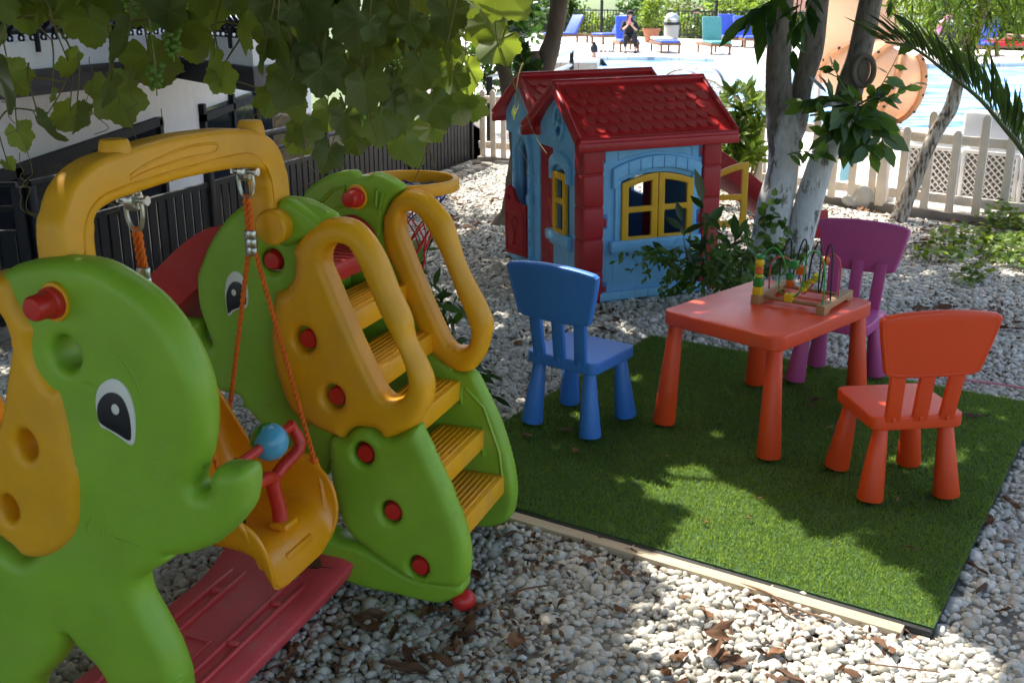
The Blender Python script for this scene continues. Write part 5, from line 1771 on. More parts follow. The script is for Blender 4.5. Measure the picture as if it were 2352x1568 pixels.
# peach coloured water slide seen from below
m, nt, b = newmat('peach_fibreglass')
n = noise_node(nt, .9, 5, .6)
r = ramp(nt, n.outputs['Fac'], [(.3, (.74, .50, .32)), (.7, (.84, .60, .40))])
nt.links.new(r.outputs[0], b.inputs['Base Color'])
b.inputs['Roughness'].default_value = .45
trn = N(nt, 'ShaderNodeBsdfTranslucent')
trn.inputs[0].default_value = (.92, .62, .38, 1)
ms = N(nt, 'ShaderNodeMixShader')
ms.inputs[0].default_value = .45
nt.links.new(b.outputs[0], ms.inputs[1])
nt.links.new(trn.outputs[0], ms.inputs[2])
nt.links.new(ms.outputs[0], nt.nodes['Material Output'].inputs['Surface'])
M['peach'] = m
M['peach_rib'] = simple('peach_rib', (.42, .19, .08), .5, .15)
fp_ = [(4.36, 15.2, 3.6), (4.38, 14.9, 2.5), (4.40, 14.6, 1.6), (4.42, 14.25, 1.0), (4.50, 14.0, .68), (4.68, 13.9, .56), (4.86, 13.95, .56)]
q = catmull(fp_, 5)
V, F = [], []
ns = 16
for i, p in enumerate(q):
    a, b_ = q[max(i - 1, 0)], q[min(i + 1, len(q) - 1)]
    t_ = (b_ - a).normalized()
    f = i / (len(q) - 1)
    face = Vector((.1, -1, -.25)).lerp(Vector((-.1, -.55, -.8)), f)      # underside towards the viewer and down
    face = (face - t_ * face.dot(t_)).normalized()
    sdv = t_.cross(face).normalized()
    for k in range(ns + 1):
        an = R(-100) + R(200) * k / ns
        V.append(p + face * .44 * cos(an) + sdv * .54 * sin(an))
for i in range(len(q) - 1):
    for k in range(ns):
        F.append((i * (ns + 1) + k, i * (ns + 1) + k + 1, (i + 1) * (ns + 1) + k + 1, (i + 1) * (ns + 1) + k))
WS = empty('water_slide', (4.4, 14, 0), 0, 'large peach coloured water slide flume with bolted ribs over the pool edge', 'water slide')
fl2 = MB().add(([v - Vector((4.4, 14, 0)) for v in V], F)).obj('flume', M['peach'], WS, None)
sd = fl2.modifiers.new('thick', 'SOLIDIFY')
sd.thickness = .02
for i in (0, 5, 17, 21, 25, 29):
    i = min(i, len(q) - 1)
    row = [V[i * (ns + 1) + k] - Vector((4.4, 14, 0)) for k in range(ns + 1)]
    c_ = sum(row, Vector()) / len(row)
    row = [p + (p - c_).normalized() * .012 for p in row]
    rb_ = MB().add(tube(row, .045, 6)).obj('flange', M['peach_rib'], WS, 50)
    mb = MB()
    for k in range(1, ns, 2):
        mb.add(sphere(row[k] + (row[k] - c_).normalized() * .035, .022, 6, 5))
    mb.obj('bolt_row', M['iron'], rb_)
MB().add(tube([(.55, .05, -.1), (.55, .05, .35)], .06, 10)).add(tube([(-.25, 1.0, -.1), (-.25, .9, 2.0)], .07, 10)).obj('support_post', M['alu'], WS)

# ================================================================= WHITE GARDEN FURNITURE BEHIND THE FENCE
M['resin'] = simple('white_resin', (.72, .71, .69), .45, .05, 9)
M['fabric'] = simple('pale_fabric', (.62, .64, .68), .8, .06, 12)
M['shade'] = simple('lattice_shade', (.24, .19, .16), .8, .2, 12)  # flat brown that stands for shade


def clip_line(p, q, x0, x1, z0, z1):
    t0, t1 = 0., 1.
    d = (q[0] - p[0], q[1] - p[1])
    for c0, dc, lo, hi in ((p[0], d[0], x0, x1), (p[1], d[1], z0, z1)):
        if abs(dc) < 1e-9:
            if c0 < lo or c0 > hi: return None
            continue
        a, b_ = (lo - c0) / dc, (hi - c0) / dc
        if a > b_: a, b_ = b_, a
        t0, t1 = max(t0, a), min(t1, b_)
    return None if t0 >= t1 else ((p[0] + d[0] * t0, p[1] + d[1] * t0), (p[0] + d[0] * t1, p[1] + d[1] * t1))


def lattice(x0, x1, z0, z1, y, step=.055, r_=.0065):
    mb = MB()
    k = x0 - (z1 - z0)
    while k < x1 + (z1 - z0):
        for s in (1, -1):
            ln = clip_line((k, z0 if s > 0 else z1), (k + (z1 - z0), z1 if s > 0 else z0), x0, x1, z0, z1)
            if ln:
                (a, b_), (c_, d_) = ln
                mb.add(tube([(a, y + .004 * s, b_), (c_, y + .004 * s, d_)], r_, 4))
        k += step
    return mb


sa = Vector((3.28, 8.95, 0))
SFA = empty('lattice_sofa', sa, R(-44), 'long white lattice backed garden sofa with pale cushions behind the picket fence', 'sofa')
for k in range(3):
    x0 = .0 + k * .46
    MB().add(box(x0 + .21, .0, .06, .44, .035, .03, .004)).add(box(x0 + .21, 0, .425, .44, .035, .03, .004)).add(box(x0, 0, .24, .03, .035, .36, .004)).add(box(x0 + .42, 0, .24, .03, .035, .36, .004)).obj('back_frame', M['resin'], SFA, 40)
    lattice(x0 + .012, x0 + .408, .075, .41, 0).obj('lattice', M['resin'], SFA, 60)
    MB().add(box(x0 + .21, .03, .24, .42, .01, .36)).obj('shade_sheet', M['shade'], SFA)  # brown sheet added as the shade seen behind the lattice
    MB().add(box(x0 + .21, .10, .455, .40, .20, .06, .025, 3)).obj('cushion', M['fabric'], SFA, 50)
MB().add(box(.68, .32, .26, 1.40, .55, .06, .01)).obj('seat_base', M['resin'], SFA, 40)
for x in (0, 1.35):
    for y in (.0, .56):
        MB().add(box(x, y, .13, .05, .05, .26, .005)).obj('leg', M['resin'], SFA, 40)
MB().add(box(.62, .16, .60, .50, .10, .27, .03, 3)).obj('back_cushion', M['fabric'], SFA, 50)


def wicker(loc, deg, label):
    t = empty('wicker_chair', loc, R(deg), label, 'chair', 'white woven garden chairs')
    mb = MB()
    cell = .042
    for r_ in range(13):
        for c_ in range(12):
            x = (c_ - 5.5) * cell + (r_ % 2) * cell / 2
            z = .44 + r_ * cell * .87
            lim = .235 * math.sqrt(max(0, 1 - max(0, (z - .66) / .22) ** 2))
            if abs(x) > lim: continue
            y = .22 + .04 * (1 - (x / .25) ** 2) + (z - .42) * .22
            for k in range(3):
                a = R(90 + 120 * k)
                mb.add(tube([(x, y, z), (x + cell * .58 * cos(a), y, z + cell * .58 * sin(a))], .006, 4))
            for k in range(3):
                a = R(30 + 120 * k)
                b_ = R(90 + 120 * k)
    mb.obj('woven_back', M['resin'], t, 60)
    rim = [(.245 * cos(a) if abs(cos(a)) < 1 else .245, .24 + (.66 + .22 * sin(a) - .42) * .22, .66 + .22 * sin(a)) for a in [pi * k / 12 for k in range(13)]]
    rim = [(.245, .24, .40)] + rim + [(-.245, .24, .40)]
    MB().add(ctube(rim, .016, 8, 3)).obj('back_rim', M['resin'], t)
    MB().add(box(0, 0, .42, .50, .46, .035, .012)).obj('seat', M['resin'], t, 40)
    for x in (-.22, .22):
        MB().add(ctube([(x, .24, .62), (x * 1.15, .0, .64), (x * 1.1, -.2, .60), (x * 1.05, -.22, .42)], .016, 8, 4)).obj('armrest', M['resin'], t)
        for y in (-.2, .2):
            MB().add(tube([(x, y, .42), (x * 1.12, y * 1.2, 0)], [.022, .018], 8)).obj('leg', M['resin'], t)
    return t


wicker((1.92, 10.45, 0), 150, 'white woven garden chair at the pool side of the playhouse roof')
wicker((3.0, 9.6, 0), 200, 'white woven garden chair with a pale blue towel behind the leaning whitewashed trunk').scale = (.62,) * 3
wicker((4.35, 7.95, 0), 170, 'white woven garden chair at the right end of the lattice sofa').scale = (.75,) * 3
M['towel_blue'] = simple('towel_blue', (.25, .50, .62), .9, .1, 30)
tb = MB().add(box(0, 0, .36, .16, .03, .12, .008)).add(box(0, .03, .22, .15, .02, .2, .008)).obj('towel', M['towel_blue'], None, 40)
tb.location = (2.93, 9.34, -.05)
tb.rotation_euler = (0, 0, R(20))
tag(tb, 'pale blue towel hanging on the white woven chair behind the fence', 'towel')

# garden rocks by the fence post
for k, (x, y, s, lb) in enumerate(((1972, 463, (.13, .09, .07), 'smaller rounded white rock against the fence kerb'), (2004, 466, (.16, .11, .13), 'larger white rock at the foot of the fence post'))):
    V_, F_ = sphere((0, 0, 0), 1, 18, 12)
    sh_ = Vector((k * 7.3, 2, 1))
    V_ = [tuple(Vector((v[0] * s[0], v[1] * s[1], v[2] * s[2])) * (1 + .3 * noise.noise(Vector(v) * 1.2 + sh_))) for v in V_]
    p = at(x, y)
    rk = MB().add((V_, F_)).obj('garden_rock', simple('white_rock', (.55, .53, .49), .8, .12, 8, 0, .5, 20), None, None)
    rk.location = (p.x, p.y, GZ + s[2] * .5)
    tag(rk, lb, 'rock')

# house far beyond the terrace
fh_ = empty('far_house', (16.5, 70, -3), R(20), 'distant house with a brown hipped roof among the trees beyond the terrace', 'house')
MB().add(box(0, 0, 1.5, 8, 6, 4.2)).obj('wall', M['stucco'], fh_)
MB().add(([(-4.6, -3.6, 3.6), (4.6, -3.6, 3.6), (4.6, 3.6, 3.6), (-4.6, 3.6, 3.6), (-1.5, 0, 5.6), (1.5, 0, 5.6)], [(0, 1, 5, 4), (1, 2, 5), (2, 3, 4, 5), (3, 0, 4), (3, 2, 1, 0)])).obj('roof', simple('roof_tile', (.20, .09, .06), .8, .2), fh_, 20)
for x in (-2.5, 0, 2.5):
    w2 = MB().add(box(x, -3.02, 1.8, 1.1, .08, 1.3)).obj('window', M['resin'], fh_)
    MB().add(box(x, -3.075, 1.8, .9, .03, 1.1)).obj('pane', M['glass'], w2)
# ================================================================= ARTIFICIAL GRASS MAT
CF = Vector((1.12, 2.49, 0))                  # front corner
EX, EY = Vector((-.8427, .5384, 0)), Vector((.5384, .8427, 0))
MW, MD = 1.76, 1.96
CARPET = [CF, CF + EX * MW, CF + EX * MW + EY * MD, CF + EY * MD]
m, nt, b = newmat('grass_pile')
a_ = N(nt, 'ShaderNodeAttribute', attribute_name='tint')
r = ramp(nt, a_.outputs['Fac'], [(0, (.018, .050, .007)), (.6, (.050, .115, .013)), (1, (.14, .21, .035))])
nt.links.new(r.outputs[0], b.inputs['Base Color'])
b.inputs['Roughness'].default_value = .32
b.inputs['Specular IOR Level'].default_value = .6
trn = N(nt, 'ShaderNodeBsdfTranslucent')
trn.inputs[0].default_value = (.36, .52, .07, 1)
ms = N(nt, 'ShaderNodeMixShader')
ms.inputs[0].default_value = .46
nt.links.new(b.outputs[0], ms.inputs[1])
nt.links.new(trn.outputs[0], ms.inputs[2])
nt.links.new(ms.outputs[0], nt.nodes['Material Output'].inputs['Surface'])
M['pile'] = m
M['mat_green'] = simple('mat_backing_green', (.03, .075, .012), .9, .3, 30)
M['rubber'] = simple('black_rubber', (.014, .014, .015), .7, .2, 20)
MAT = empty('grass_mat', CF, math.atan2(EX.y, EX.x), 'rectangular artificial grass mat on black rubber tiles under the play table', 'mat')
# local: x along the front edge, -y away from the camera
MB().add(box(MW / 2, -MD / 2, -.0085, MW, MD, .005)).obj('backing', M['mat_green'], MAT)
mb = MB()
for k in range(4):
    mb.add(box(MW * (k + .5) / 4, -MD / 2 + .008, -.027, MW / 4 - .004, MD + .016, .031, .003))
mb.obj('rubber_base', M['rubber'], MAT, 30)
rs = np.random.RandomState(3)
nb = 150000
px = rs.uniform(.002, MW - .002, nb)
py = -rs.uniform(.002, MD - .002, nb)
keep = np.ones(nb, bool)
for sx_ in (.44, .88, 1.32):
    keep &= ~((np.abs(px - sx_ - .004 * np.sin(py * 9)) < .003) & (rs.rand(nb) < .6))
px, py = px[keep], py[keep]
nb = len(px)
h = rs.uniform(.008, .017, nb)
an = rs.uniform(0, 2 * pi, nb)
ln = rs.uniform(.2, 1.1, nb) * h
la = rs.uniform(0, 2 * pi, nb)
wd_ = rs.uniform(.0011, .002, nb)
vx = np.empty((nb, 3, 3), np.float32)
vx[:, 0] = np.stack([px - np.cos(an) * wd_, py - np.sin(an) * wd_, np.full(nb, -.008)], 1)
vx[:, 1] = np.stack([px + np.cos(an) * wd_, py + np.sin(an) * wd_, np.full(nb, -.008)], 1)
vx[:, 2] = np.stack([px + np.cos(la) * ln, py + np.sin(la) * ln, -.006 + h], 1)


def np_mesh(name, verts, nper, mat, parent=None, tint=None, smooth=False, loops=None, ls=None, lt=None):
    me = bpy.data.meshes.new(name)
    nv = len(verts)
    me.vertices.add(nv)
    me.vertices.foreach_set('co', np.ascontiguousarray(verts, np.float32).ravel())
    if loops is None:
        loops = np.arange(nv, dtype=np.int32)
        ls = np.arange(0, nv, nper, dtype=np.int32)
        lt = np.full(nv // nper, nper, np.int32)
    me.loops.add(len(loops))
    me.loops.foreach_set('vertex_index', loops)
    me.polygons.add(len(ls))
    me.polygons.foreach_set('loop_start', ls)
    me.polygons.foreach_set('loop_total', lt)
    if smooth:
        me.polygons.foreach_set('use_smooth', np.ones(len(ls), bool))
    if tint is not None:
        a = me.attributes.new('tint', 'FLOAT', 'POINT')
        a.data.foreach_set('value', np.ascontiguousarray(tint, np.float32))
    me.materials.append(mat)
    me.update(calc_edges=True)
    o = bpy.data.objects.new(name, me)
    COL.objects.link(o)
    o.parent = parent
    return o


tp = np.clip(rs.normal(.42, .22, nb), 0, 1)
pile = np_mesh('pile', vx.reshape(-1, 3), 3, M['pile'], MAT, np.repeat(tp, 3))
tag(pile, kind='stuff')
M['ply'] = simple('plywood', (.50, .40, .27), .7, .22, 3, 0, .3, 60, (1, 30, 60))
p0 = CF + EX * .07 - EY * .030
MB().add(box(.78, 0, 0, 1.56, .056, .026, .002)).obj('plywood_board', M['ply'], None, 30)
pb_ = bpy.data.objects['plywood_board']
pb_.location = (p0.x, p0.y, -.026)
pb_.rotation_euler = (0, 0, math.atan2(EX.y, EX.x))
tag(pb_, 'long pale plywood strip lying along the front edge of the grass mat', 'board')
M['pinkcord'] = simple('pink_cord', (.62, .22, .26), .6, .1, 30)
q = [at(2196, 862), at(2240, 868), at(2290, 874), at(2352, 884), at(2420, 897)]
pk = MB().add(ctube([(p.x, p.y, -.014) for p in q], .0055, 8, 5)).obj('pink_hose', M['pinkcord'])
tag(pk, 'thin pink hose lying along the far right edge of the grass mat', 'hose')

# ================================================================= GRAVEL
GP = np.array([(-3.4, -1.0), (-2.72, 4.9), (-1.93, 6.95), (-.22, 11.05), (.1, 10.9), (2.40, 8.98), (2.90, 8.36), (3.70, 7.62), (6.2, 5.2), (6.2, -1.0)])


def in_poly(P, poly):
    poly = np.asarray(poly, float)[:, :2]
    c = np.zeros(len(P), bool)
    for i in range(len(poly)):
        x1, y1 = poly[i - 1]
        x2, y2 = poly[i]
        if y1 == y2: continue
        c ^= ((y1 > P[:, 1]) != (y2 > P[:, 1])) & (P[:, 0] < (x2 - x1) * (P[:, 1] - y1) / (y2 - y1) + x1)
    return c


cpoly = [tuple(p[:2]) for p in CARPET]
hp = [tuple((Matrix.Translation(HO) @ RZ(HR) @ Vector((x, y, 0)))[:2]) for x, y in ((0.02, .02), (.80, .02), (.80, 1.24), (.02, 1.24))]


def ico(sub):
    bm = bmesh.new()
    bmesh.ops.create_icosphere(bm, subdivisions=sub, radius=1)
    bm.verts.index_update()
    v = np.array([v.co[:] for v in bm.verts])
    f = np.array([[x.index for x in q.verts] for q in bm.faces])
    bm.free()
    return v, f


def pebbles(sp, y0, y1, sub, size, seed, extra=1.0):
    rg = np.random.RandomState(seed)
    xs, ys = np.meshgrid(np.arange(-3.4, 6.2, sp), np.arange(y0, y1, sp * .87))
    P = np.stack([xs.ravel(), ys.ravel()], 1)
    P[:, 0] += (np.round(P[:, 1] / (sp * .87)).astype(int) % 2) * sp * .5
    if extra > 1:
        k = rg.rand(len(P)) < extra - 1
        P = np.concatenate([P, P[k] + sp * .5])
    P += rg.uniform(-.38, .38, P.shape) * sp
    # what the view can reach, with a margin to the sides
    vis = (np.abs(P[:, 0]) < .62 * (P[:, 1] + .3) + .3) & (P[:, 1] > y0)
    P = P[vis]
    P = P[in_poly(P, GP) & ~in_poly(P, cpoly) & ~in_poly(P, hp)]
    n = len(P)
    v, f = ico(sub)
    protos = []
    for k in range(14):
        sh_ = Vector((k * 3.1, k * 1.7, 5))
        protos.append(np.array([p * (1 + .30 * noise.noise(Vector(p) * 1.1 + sh_) + .12 * noise.noise(Vector(p) * 2.6 + sh_)) for p in v]))
    protos = np.array(protos)
    L = size * np.exp(rg.normal(0, .25, n))
    S = np.stack([L, L * rg.uniform(.62, .95, n), L * rg.uniform(.45, .75, n)], 1)
    Vv_ = protos[rg.randint(0, 14, n)] * S[:, None, :]
    a, t1, t2 = rg.uniform(0, 2 * pi, n), rg.normal(0, .35, n), rg.normal(0, .35, n)
    # tilt about x, then y, then spin about z
    x, y, z = Vv_[..., 0], Vv_[..., 1], Vv_[..., 2]
    c, s = np.cos(t1)[:, None], np.sin(t1)[:, None]
    y, z = y * c - z * s, y * s + z * c
    c, s = np.cos(t2)[:, None], np.sin(t2)[:, None]
    x, z = x * c + z * s, -x * s + z * c
    c, s = np.cos(a)[:, None], np.sin(a)[:, None]
    x, y = x * c - y * s, x * s + y * c
    mound = .008 * np.sin(P[:, 0] * 5.1 + 1) * np.sin(P[:, 1] * 4.3)
    zz = GZ - .008 + rg.uniform(-.008, .006, n) + mound
    Vv_ = np.stack([x + P[:, :1], y + P[:, 1:2], z + zz[:, None]], -1).reshape(-1, 3)
    F_ = (f[None] + (np.arange(n) * len(v))[:, None, None]).reshape(-1, 3)
    t = np.clip(rg.beta(2.0, 1.6, n) * (.86 + .22 * np.sin(P[:, 0] * 2.3 + 1.1 * np.sin(P[:, 1] * 1.7))), 0, 1)
    t = np.clip(t + (.12 if y0 > 4 else 0), 0, 1)  # farther pebbles lightened in place of the more open skylight there
    return Vv_, F_, np.repeat(t, len(v))


m, nt, b = newmat('pebble_stone')
a_ = N(nt, 'ShaderNodeAttribute', attribute_name='tint')
r = ramp(nt, a_.outputs['Fac'], [(0, (.24, .215, .17)), (.25, (.43, .40, .335)), (.6, (.60, .57, .50)), (1, (.74, .71, .645))])
n = noise_node(nt, 55, 6, .65)
nr = ramp(nt, n.outputs['Fac'], [(.3, (.72, .70, .66)), (.65, (1, 1, 1))])
mx = N(nt, 'ShaderNodeMixRGB', blend_type='MULTIPLY')
mx.inputs[0].default_value = .8
nt.links.new(r.outputs[0], mx.inputs[1])
nt.links.new(nr.outputs[0], mx.inputs[2])
nt.links.new(mx.outputs[0], b.inputs['Base Color'])
b.inputs['Roughness'].default_value = .62
bump(nt, b, n.outputs['Fac'], .25, .004)
M['pebble'] = m
parts_ = [pebbles(.0215, 1.7, 4.6, 2, .0140, 11, 1.25), pebbles(.0275, 4.6, 11.1, 1, .0185, 12, 1.15)]
Vs, Fs, Ts, o_ = [], [], [], 0
for v_, f_, t_ in parts_:
    Vs.append(v_); Fs.append(f_ + o_); Ts.append(t_); o_ += len(v_)
Vs, Fs, Ts = np.concatenate(Vs), np.concatenate(Fs), np.concatenate(Ts)
gr = np_mesh('gravel', Vs, 3, M['pebble'], None, Ts, True, Fs.ravel().astype(np.int32), np.arange(0, len(Fs) * 3, 3, dtype=np.int32), np.full(len(Fs), 3, np.int32))
tag(gr, kind='stuff')

# ================================================================= LEAVES
SUNLIT = [[at(*p) for p in ((1484, 1072), (1530, 1058), (1600, 1088), (1680, 1115), (1725, 1150), (1735, 1178), (1815, 1218), (1900, 1212), (1940, 1258), (1988, 1292), (2054, 1345), (2108, 1388), (2138, 1437), (2114, 1490), (2154, 1528), (2200, 1580), (2200, 1640), (1620, 1640), (1545, 1560), (1530, 1520), (1500, 1485), (1450, 1455), (1440, 1425), (1450, 1385), (1470, 1340), (1480, 1260), (1510, 1195), (1550, 1180), (1530, 1130), (1496, 1112))],
          [at(*p) for p in ((1880, 470), (1960, 470), (2010, 492), (1990, 528), (1900, 545), (1870, 520))],
          [at(*p) for p in ((1640, 430), (1720, 440), (1720, 500), (1660, 520))],
          [at(*p) for p in ((2290, 560), (2352, 540), (2400, 600), (2330, 620))]]
SUNLIT.append([at(1700, 415) + Vector((.55 * cos(a), .5 * sin(a) - .1, 0)) for a in [2 * pi * k / 10 for k in range(10)]])
SUNLIT[0] = [p + Vector((.05, -.085, 0)) for p in SUNLIT[0]]
SUNLIT = [[(p.x, p.y) for p in q] for q in SUNLIT]
TS = aty(1605, 712, 3.75)
tspot = TS - SUN * (TS.z / SUN.z)
SUNLIT.append([(tspot.x + .12 * cos(a) , tspot.y + .035 * sin(a)) for a in [2 * pi * k / 10 for k in range(10)]])
for (x, y, Y, r_) in ((1077, 210, 3.3, .10), (1045, 285, 3.35, .05), (1000, 345, 3.4, .045)):
    p = aty(x, y, Y)
    g_ = p - SUN * (p.z / SUN.z)
    SUNLIT.append([(g_.x + r_ * cos(a), g_.y + r_ * .8 * sin(a)) for a in [2 * pi * k / 10 for k in range(10)]])


def sun_gap(P):
    """which of these leaves would close one of the gaps the sun comes through"""
    g = P[:, :2] - np.array(SUN[:2]) * (P[:, 2:3] / SUN.z)
    k = np.zeros(len(P), bool)
    for i, q in enumerate(SUNLIT):
        for a in (range(9) if i < 5 else range(1)):
            o = np.array((cos(a * pi / 4), sin(a * pi / 4))) * (.085 if a < 8 and i < 5 else 0)
            k |= in_poly(g + o, q)
    return k


def leaf_cloud(name, P, Nn, Dd, size, aspect, mat, parent, seed=0, shape='lance', kind=None, tl=(.35, .25)):
    """many simple folded leaves as one mesh: centres P, normals Nn, tip directions Dd"""
    rg = np.random.RandomState(seed)
    n = len(P)
    size = np.broadcast_to(size, n) * rg.uniform(.7, 1.25, n)
    Nn = Nn / np.linalg.norm(Nn, axis=1)[:, None]
    Dd = Dd - Nn * (Dd * Nn).sum(1)[:, None]
    Dd = Dd / np.maximum(np.linalg.norm(Dd, axis=1), 1e-6)[:, None]
    Sx = np.cross(Dd, Nn)
    if shape == 'lance':
        pr = [(0, 0), (.30, .38), (.62, .42), (1, 0), (.62, -.42), (.30, -.38), (.48, 0)]
    elif shape == 'round':
        pr = [(0, 0), (.12, .46), (.55, .50), (1, 0), (.55, -.50), (.12, -.46), (.45, 0)]
    else:                                          # vine leaf
        pr = [(.0, .0), (-.12, .40), (.25, .50), (.52, .50), (.62, .30), (1, 0), (.62, -.30), (.52, -.50), (.25, -.50), (-.12, -.40), (.35, 0)]
    m_ = len(pr)
    V = np.empty((n, m_, 3), np.float32)
    fold = rg.uniform(.05, .3, n)
    bend = rg.uniform(-.05, .35, n)
    for k, (t, s) in enumerate(pr):
        V[:, k] = P + Dd * (t * size)[:, None] + Sx * (s * size * aspect)[:, None] + Nn * ((abs(s) * fold - bend * t * t) * size * (.5 if shape == 'lance' else .7))[:, None]
    c = m_ - 1
    tri = []
    for k in range(c):
        tri.append((k, (k + 1) % c, c))
    F = (np.array(tri)[None] + (np.arange(n) * m_)[:, None, None]).reshape(-1, 3)
    t = np.clip(rg.normal(tl[0], tl[1], n), 0, 1)
    o = np_mesh(name, V.reshape(-1, 3), 3, mat, parent, np.repeat(t, m_), True, F.ravel().astype(np.int32), np.arange(0, len(F) * 3, 3, dtype=np.int32), np.full(len(F), 3, np.int32))
    if kind: tag(o, kind=kind)
    return o


def rand_dirs(rg, n, zbias=0.):
    v = rg.normal(0, 1, (n, 3))
    v[:, 2] += zbias
    return v / np.linalg.norm(v, axis=1)[:, None]


LM = leafmat('broad_leaf', (.018, .050, .010), (.075, .16, .025), (.16, .36, .03), .35, .35)
LM_dry = leafmat('dry_leaf', (.055, .022, .010), (.26, .12, .05), (.20, .08, .02), .75, .12)
LM_lime = leafmat('fresh_leaf', (.07, .15, .015), (.26, .38, .05), (.48, .66, .06), .4, .45)
LM_mid = leafmat('oval_leaf', (.025, .065, .010), (.11, .21, .03), (.26, .44, .04), .33, .38)
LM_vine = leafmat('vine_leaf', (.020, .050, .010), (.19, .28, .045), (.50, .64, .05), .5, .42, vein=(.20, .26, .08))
LM_far = leafmat('far_leaf', (.035, .065, .02), (.17, .22, .06), (.30, .36, .06), .6, .35)
M['stem'] = simple('green_stem', (.10, .13, .035), .6, .2, 20)
M['cane'] = simple('vine_cane', (.17, .14, .05), .8, .25, 15, 0, .3)
M['grape'] = simple('green_grape', (.14, .26, .04), .35, .2, 30)

# ---- bark
m, nt, b = newmat('whitewashed_bark')
tc = N(nt, 'ShaderNodeTexCoord')
sx_ = N(nt, 'ShaderNodeSeparateXYZ')
nt.links.new(tc.outputs['Object'], sx_.inputs[0])
n1 = noise_node(nt, 7, 8, .68, stretch=(1, 1, .45))
n2 = noise_node(nt, 38, 6, .65, stretch=(1, 1, .3))
ad = N(nt, 'ShaderNodeMath', operation='MULTIPLY_ADD')
ad.inputs[1].default_value = 1.25
nt.links.new(n1.outputs['Fac'], ad.inputs[0])
nt.links.new(sx_.outputs['Z'], ad.inputs[2])
mr = ramp(nt, ad.outputs[0], [(.0, (1, 1, 1)), (1.0, (1, 1, 1))])
mp = N(nt, 'ShaderNodeMapRange')
mp.inputs[1].default_value = 1.42
mp.inputs[2].default_value = 1.66
mp.inputs[3].default_value = 1
mp.inputs[4].default_value = 0
nt.links.new(ad.outputs[0], mp.inputs[0])
n3 = noise_node(nt, 11, 9, .72, stretch=(1, 1, .38))
fl3 = ramp(nt, n3.outputs['Fac'], [(.56, (1, 1, 1)), (.60, (.04, .04, .04))])
fl4 = ramp(nt, n2.outputs['Fac'], [(.62, (1, 1, 1)), (.72, (.1, .1, .1))])
m1 = N(nt, 'ShaderNodeMath', operation='MULTIPLY')
nt.links.new(mp.outputs[0], m1.inputs[0])
nt.links.new(fl3.outputs[0], m1.inputs[1])
m2 = N(nt, 'ShaderNodeMath', operation='MULTIPLY')
nt.links.new(m1.outputs[0], m2.inputs[0])
nt.links.new(fl4.outputs[0], m2.inputs[1])
bark = ramp(nt, n2.outputs['Fac'], [(.3, (.075, .058, .040)), (.45, (.17, .14, .105)), (.7, (.25, .215, .17))])
wash = ramp(nt, n2.outputs['Fac'], [(.25, (.54, .53, .51)), (.6, (.74, .73, .71))])
mx = N(nt, 'ShaderNodeMixRGB')
nt.links.new(m2.outputs[0], mx.inputs[0])
nt.links.new(bark.outputs[0], mx.inputs[1])
nt.links.new(wash.outputs[0], mx.inputs[2])
nt.links.new(mx.outputs[0], b.inputs['Base Color'])
b.inputs['Roughness'].default_value = .85
bump(nt, b, n2.outputs['Fac'], .5, .01)
M['wbark'] = m
M['bark'] = simple('grey_bark', (.15, .115, .085), .85, .4, 12, 0, .6, 45, (1, 1, .35))
m, nt, b = newmat('cracked_bark')
n1 = noise_node(nt, 48, 5, .6, stretch=(1, 1, .2))
n2 = noise_node(nt, 5, 5, .6)
r = ramp(nt, n1.outputs['Fac'], [(.40, (.10, .060, .035)), (.50, (.42, .37, .31)), (.7, (.60, .56, .50))])
r2 = ramp(nt, n1.outputs['Fac'], [(.3, (.07, .05, .03)), (.7, (.24, .18, .11))])
tc = N(nt, 'ShaderNodeTexCoord')
sx_ = N(nt, 'ShaderNodeSeparateXYZ')
nt.links.new(tc.outputs['Object'], sx_.inputs[0])
mp = N(nt, 'ShaderNodeMapRange')
mp.inputs[1].default_value = .9
mp.inputs[2].default_value = 1.15
nt.links.new(sx_.outputs['Z'], mp.inputs[0])
mx = N(nt, 'ShaderNodeMixRGB')
nt.links.new(mp.outputs[0], mx.inputs[0])
nt.links.new(r.outputs[0], mx.inputs[1])
nt.links.new(r2.outputs[0], mx.inputs[2])
nt.links.new(mx.outputs[0], b.inputs['Base Color'])
b.inputs['Roughness'].default_value = .9
bump(nt, b, n1.outputs['Fac'], .9, .02)
M['cbark'] = m


def stem_mesh(mb, pts, rad, n=18, sub=7, rough=.06, seed=0, origin=Vector()):
    q = catmull(pts, sub)
    rr = []
    for i in range(len(rad) - 1):
        rr += [rad[i] + (rad[i + 1] - rad[i]) * (3 * (k / sub) ** 2 - 2 * (k / sub) ** 3) for k in range(sub)]
    rr.append(rad[-1])
    V, F = tube([p - origin for p in q], rr, n)
    V2 = []
    for i, v in enumerate(V):
        c = q[min(i // n, len(q) - 1)] - origin
        d = v - c
        V2.append(c + d * (1 + rough * 2 * noise.noise(Vector((v.x * 6 + seed, v.y * 6, v.z * 3))) + rough * noise.noise(Vector((v.x * 22, v.y * 22 + seed, v.z * 9)))))
    mb.add((V2, F))


def from_px(lst, Y, k=2470.):
    pts = [aty(x, y, Y) for x, y, w_ in lst]
    rad = [w_ / 2 * (Y * cos(PITCH) + (CAM_H - p.z) * sin(PITCH)) / k for (x, y, w_), p in zip(lst, pts)]
    return pts, rad


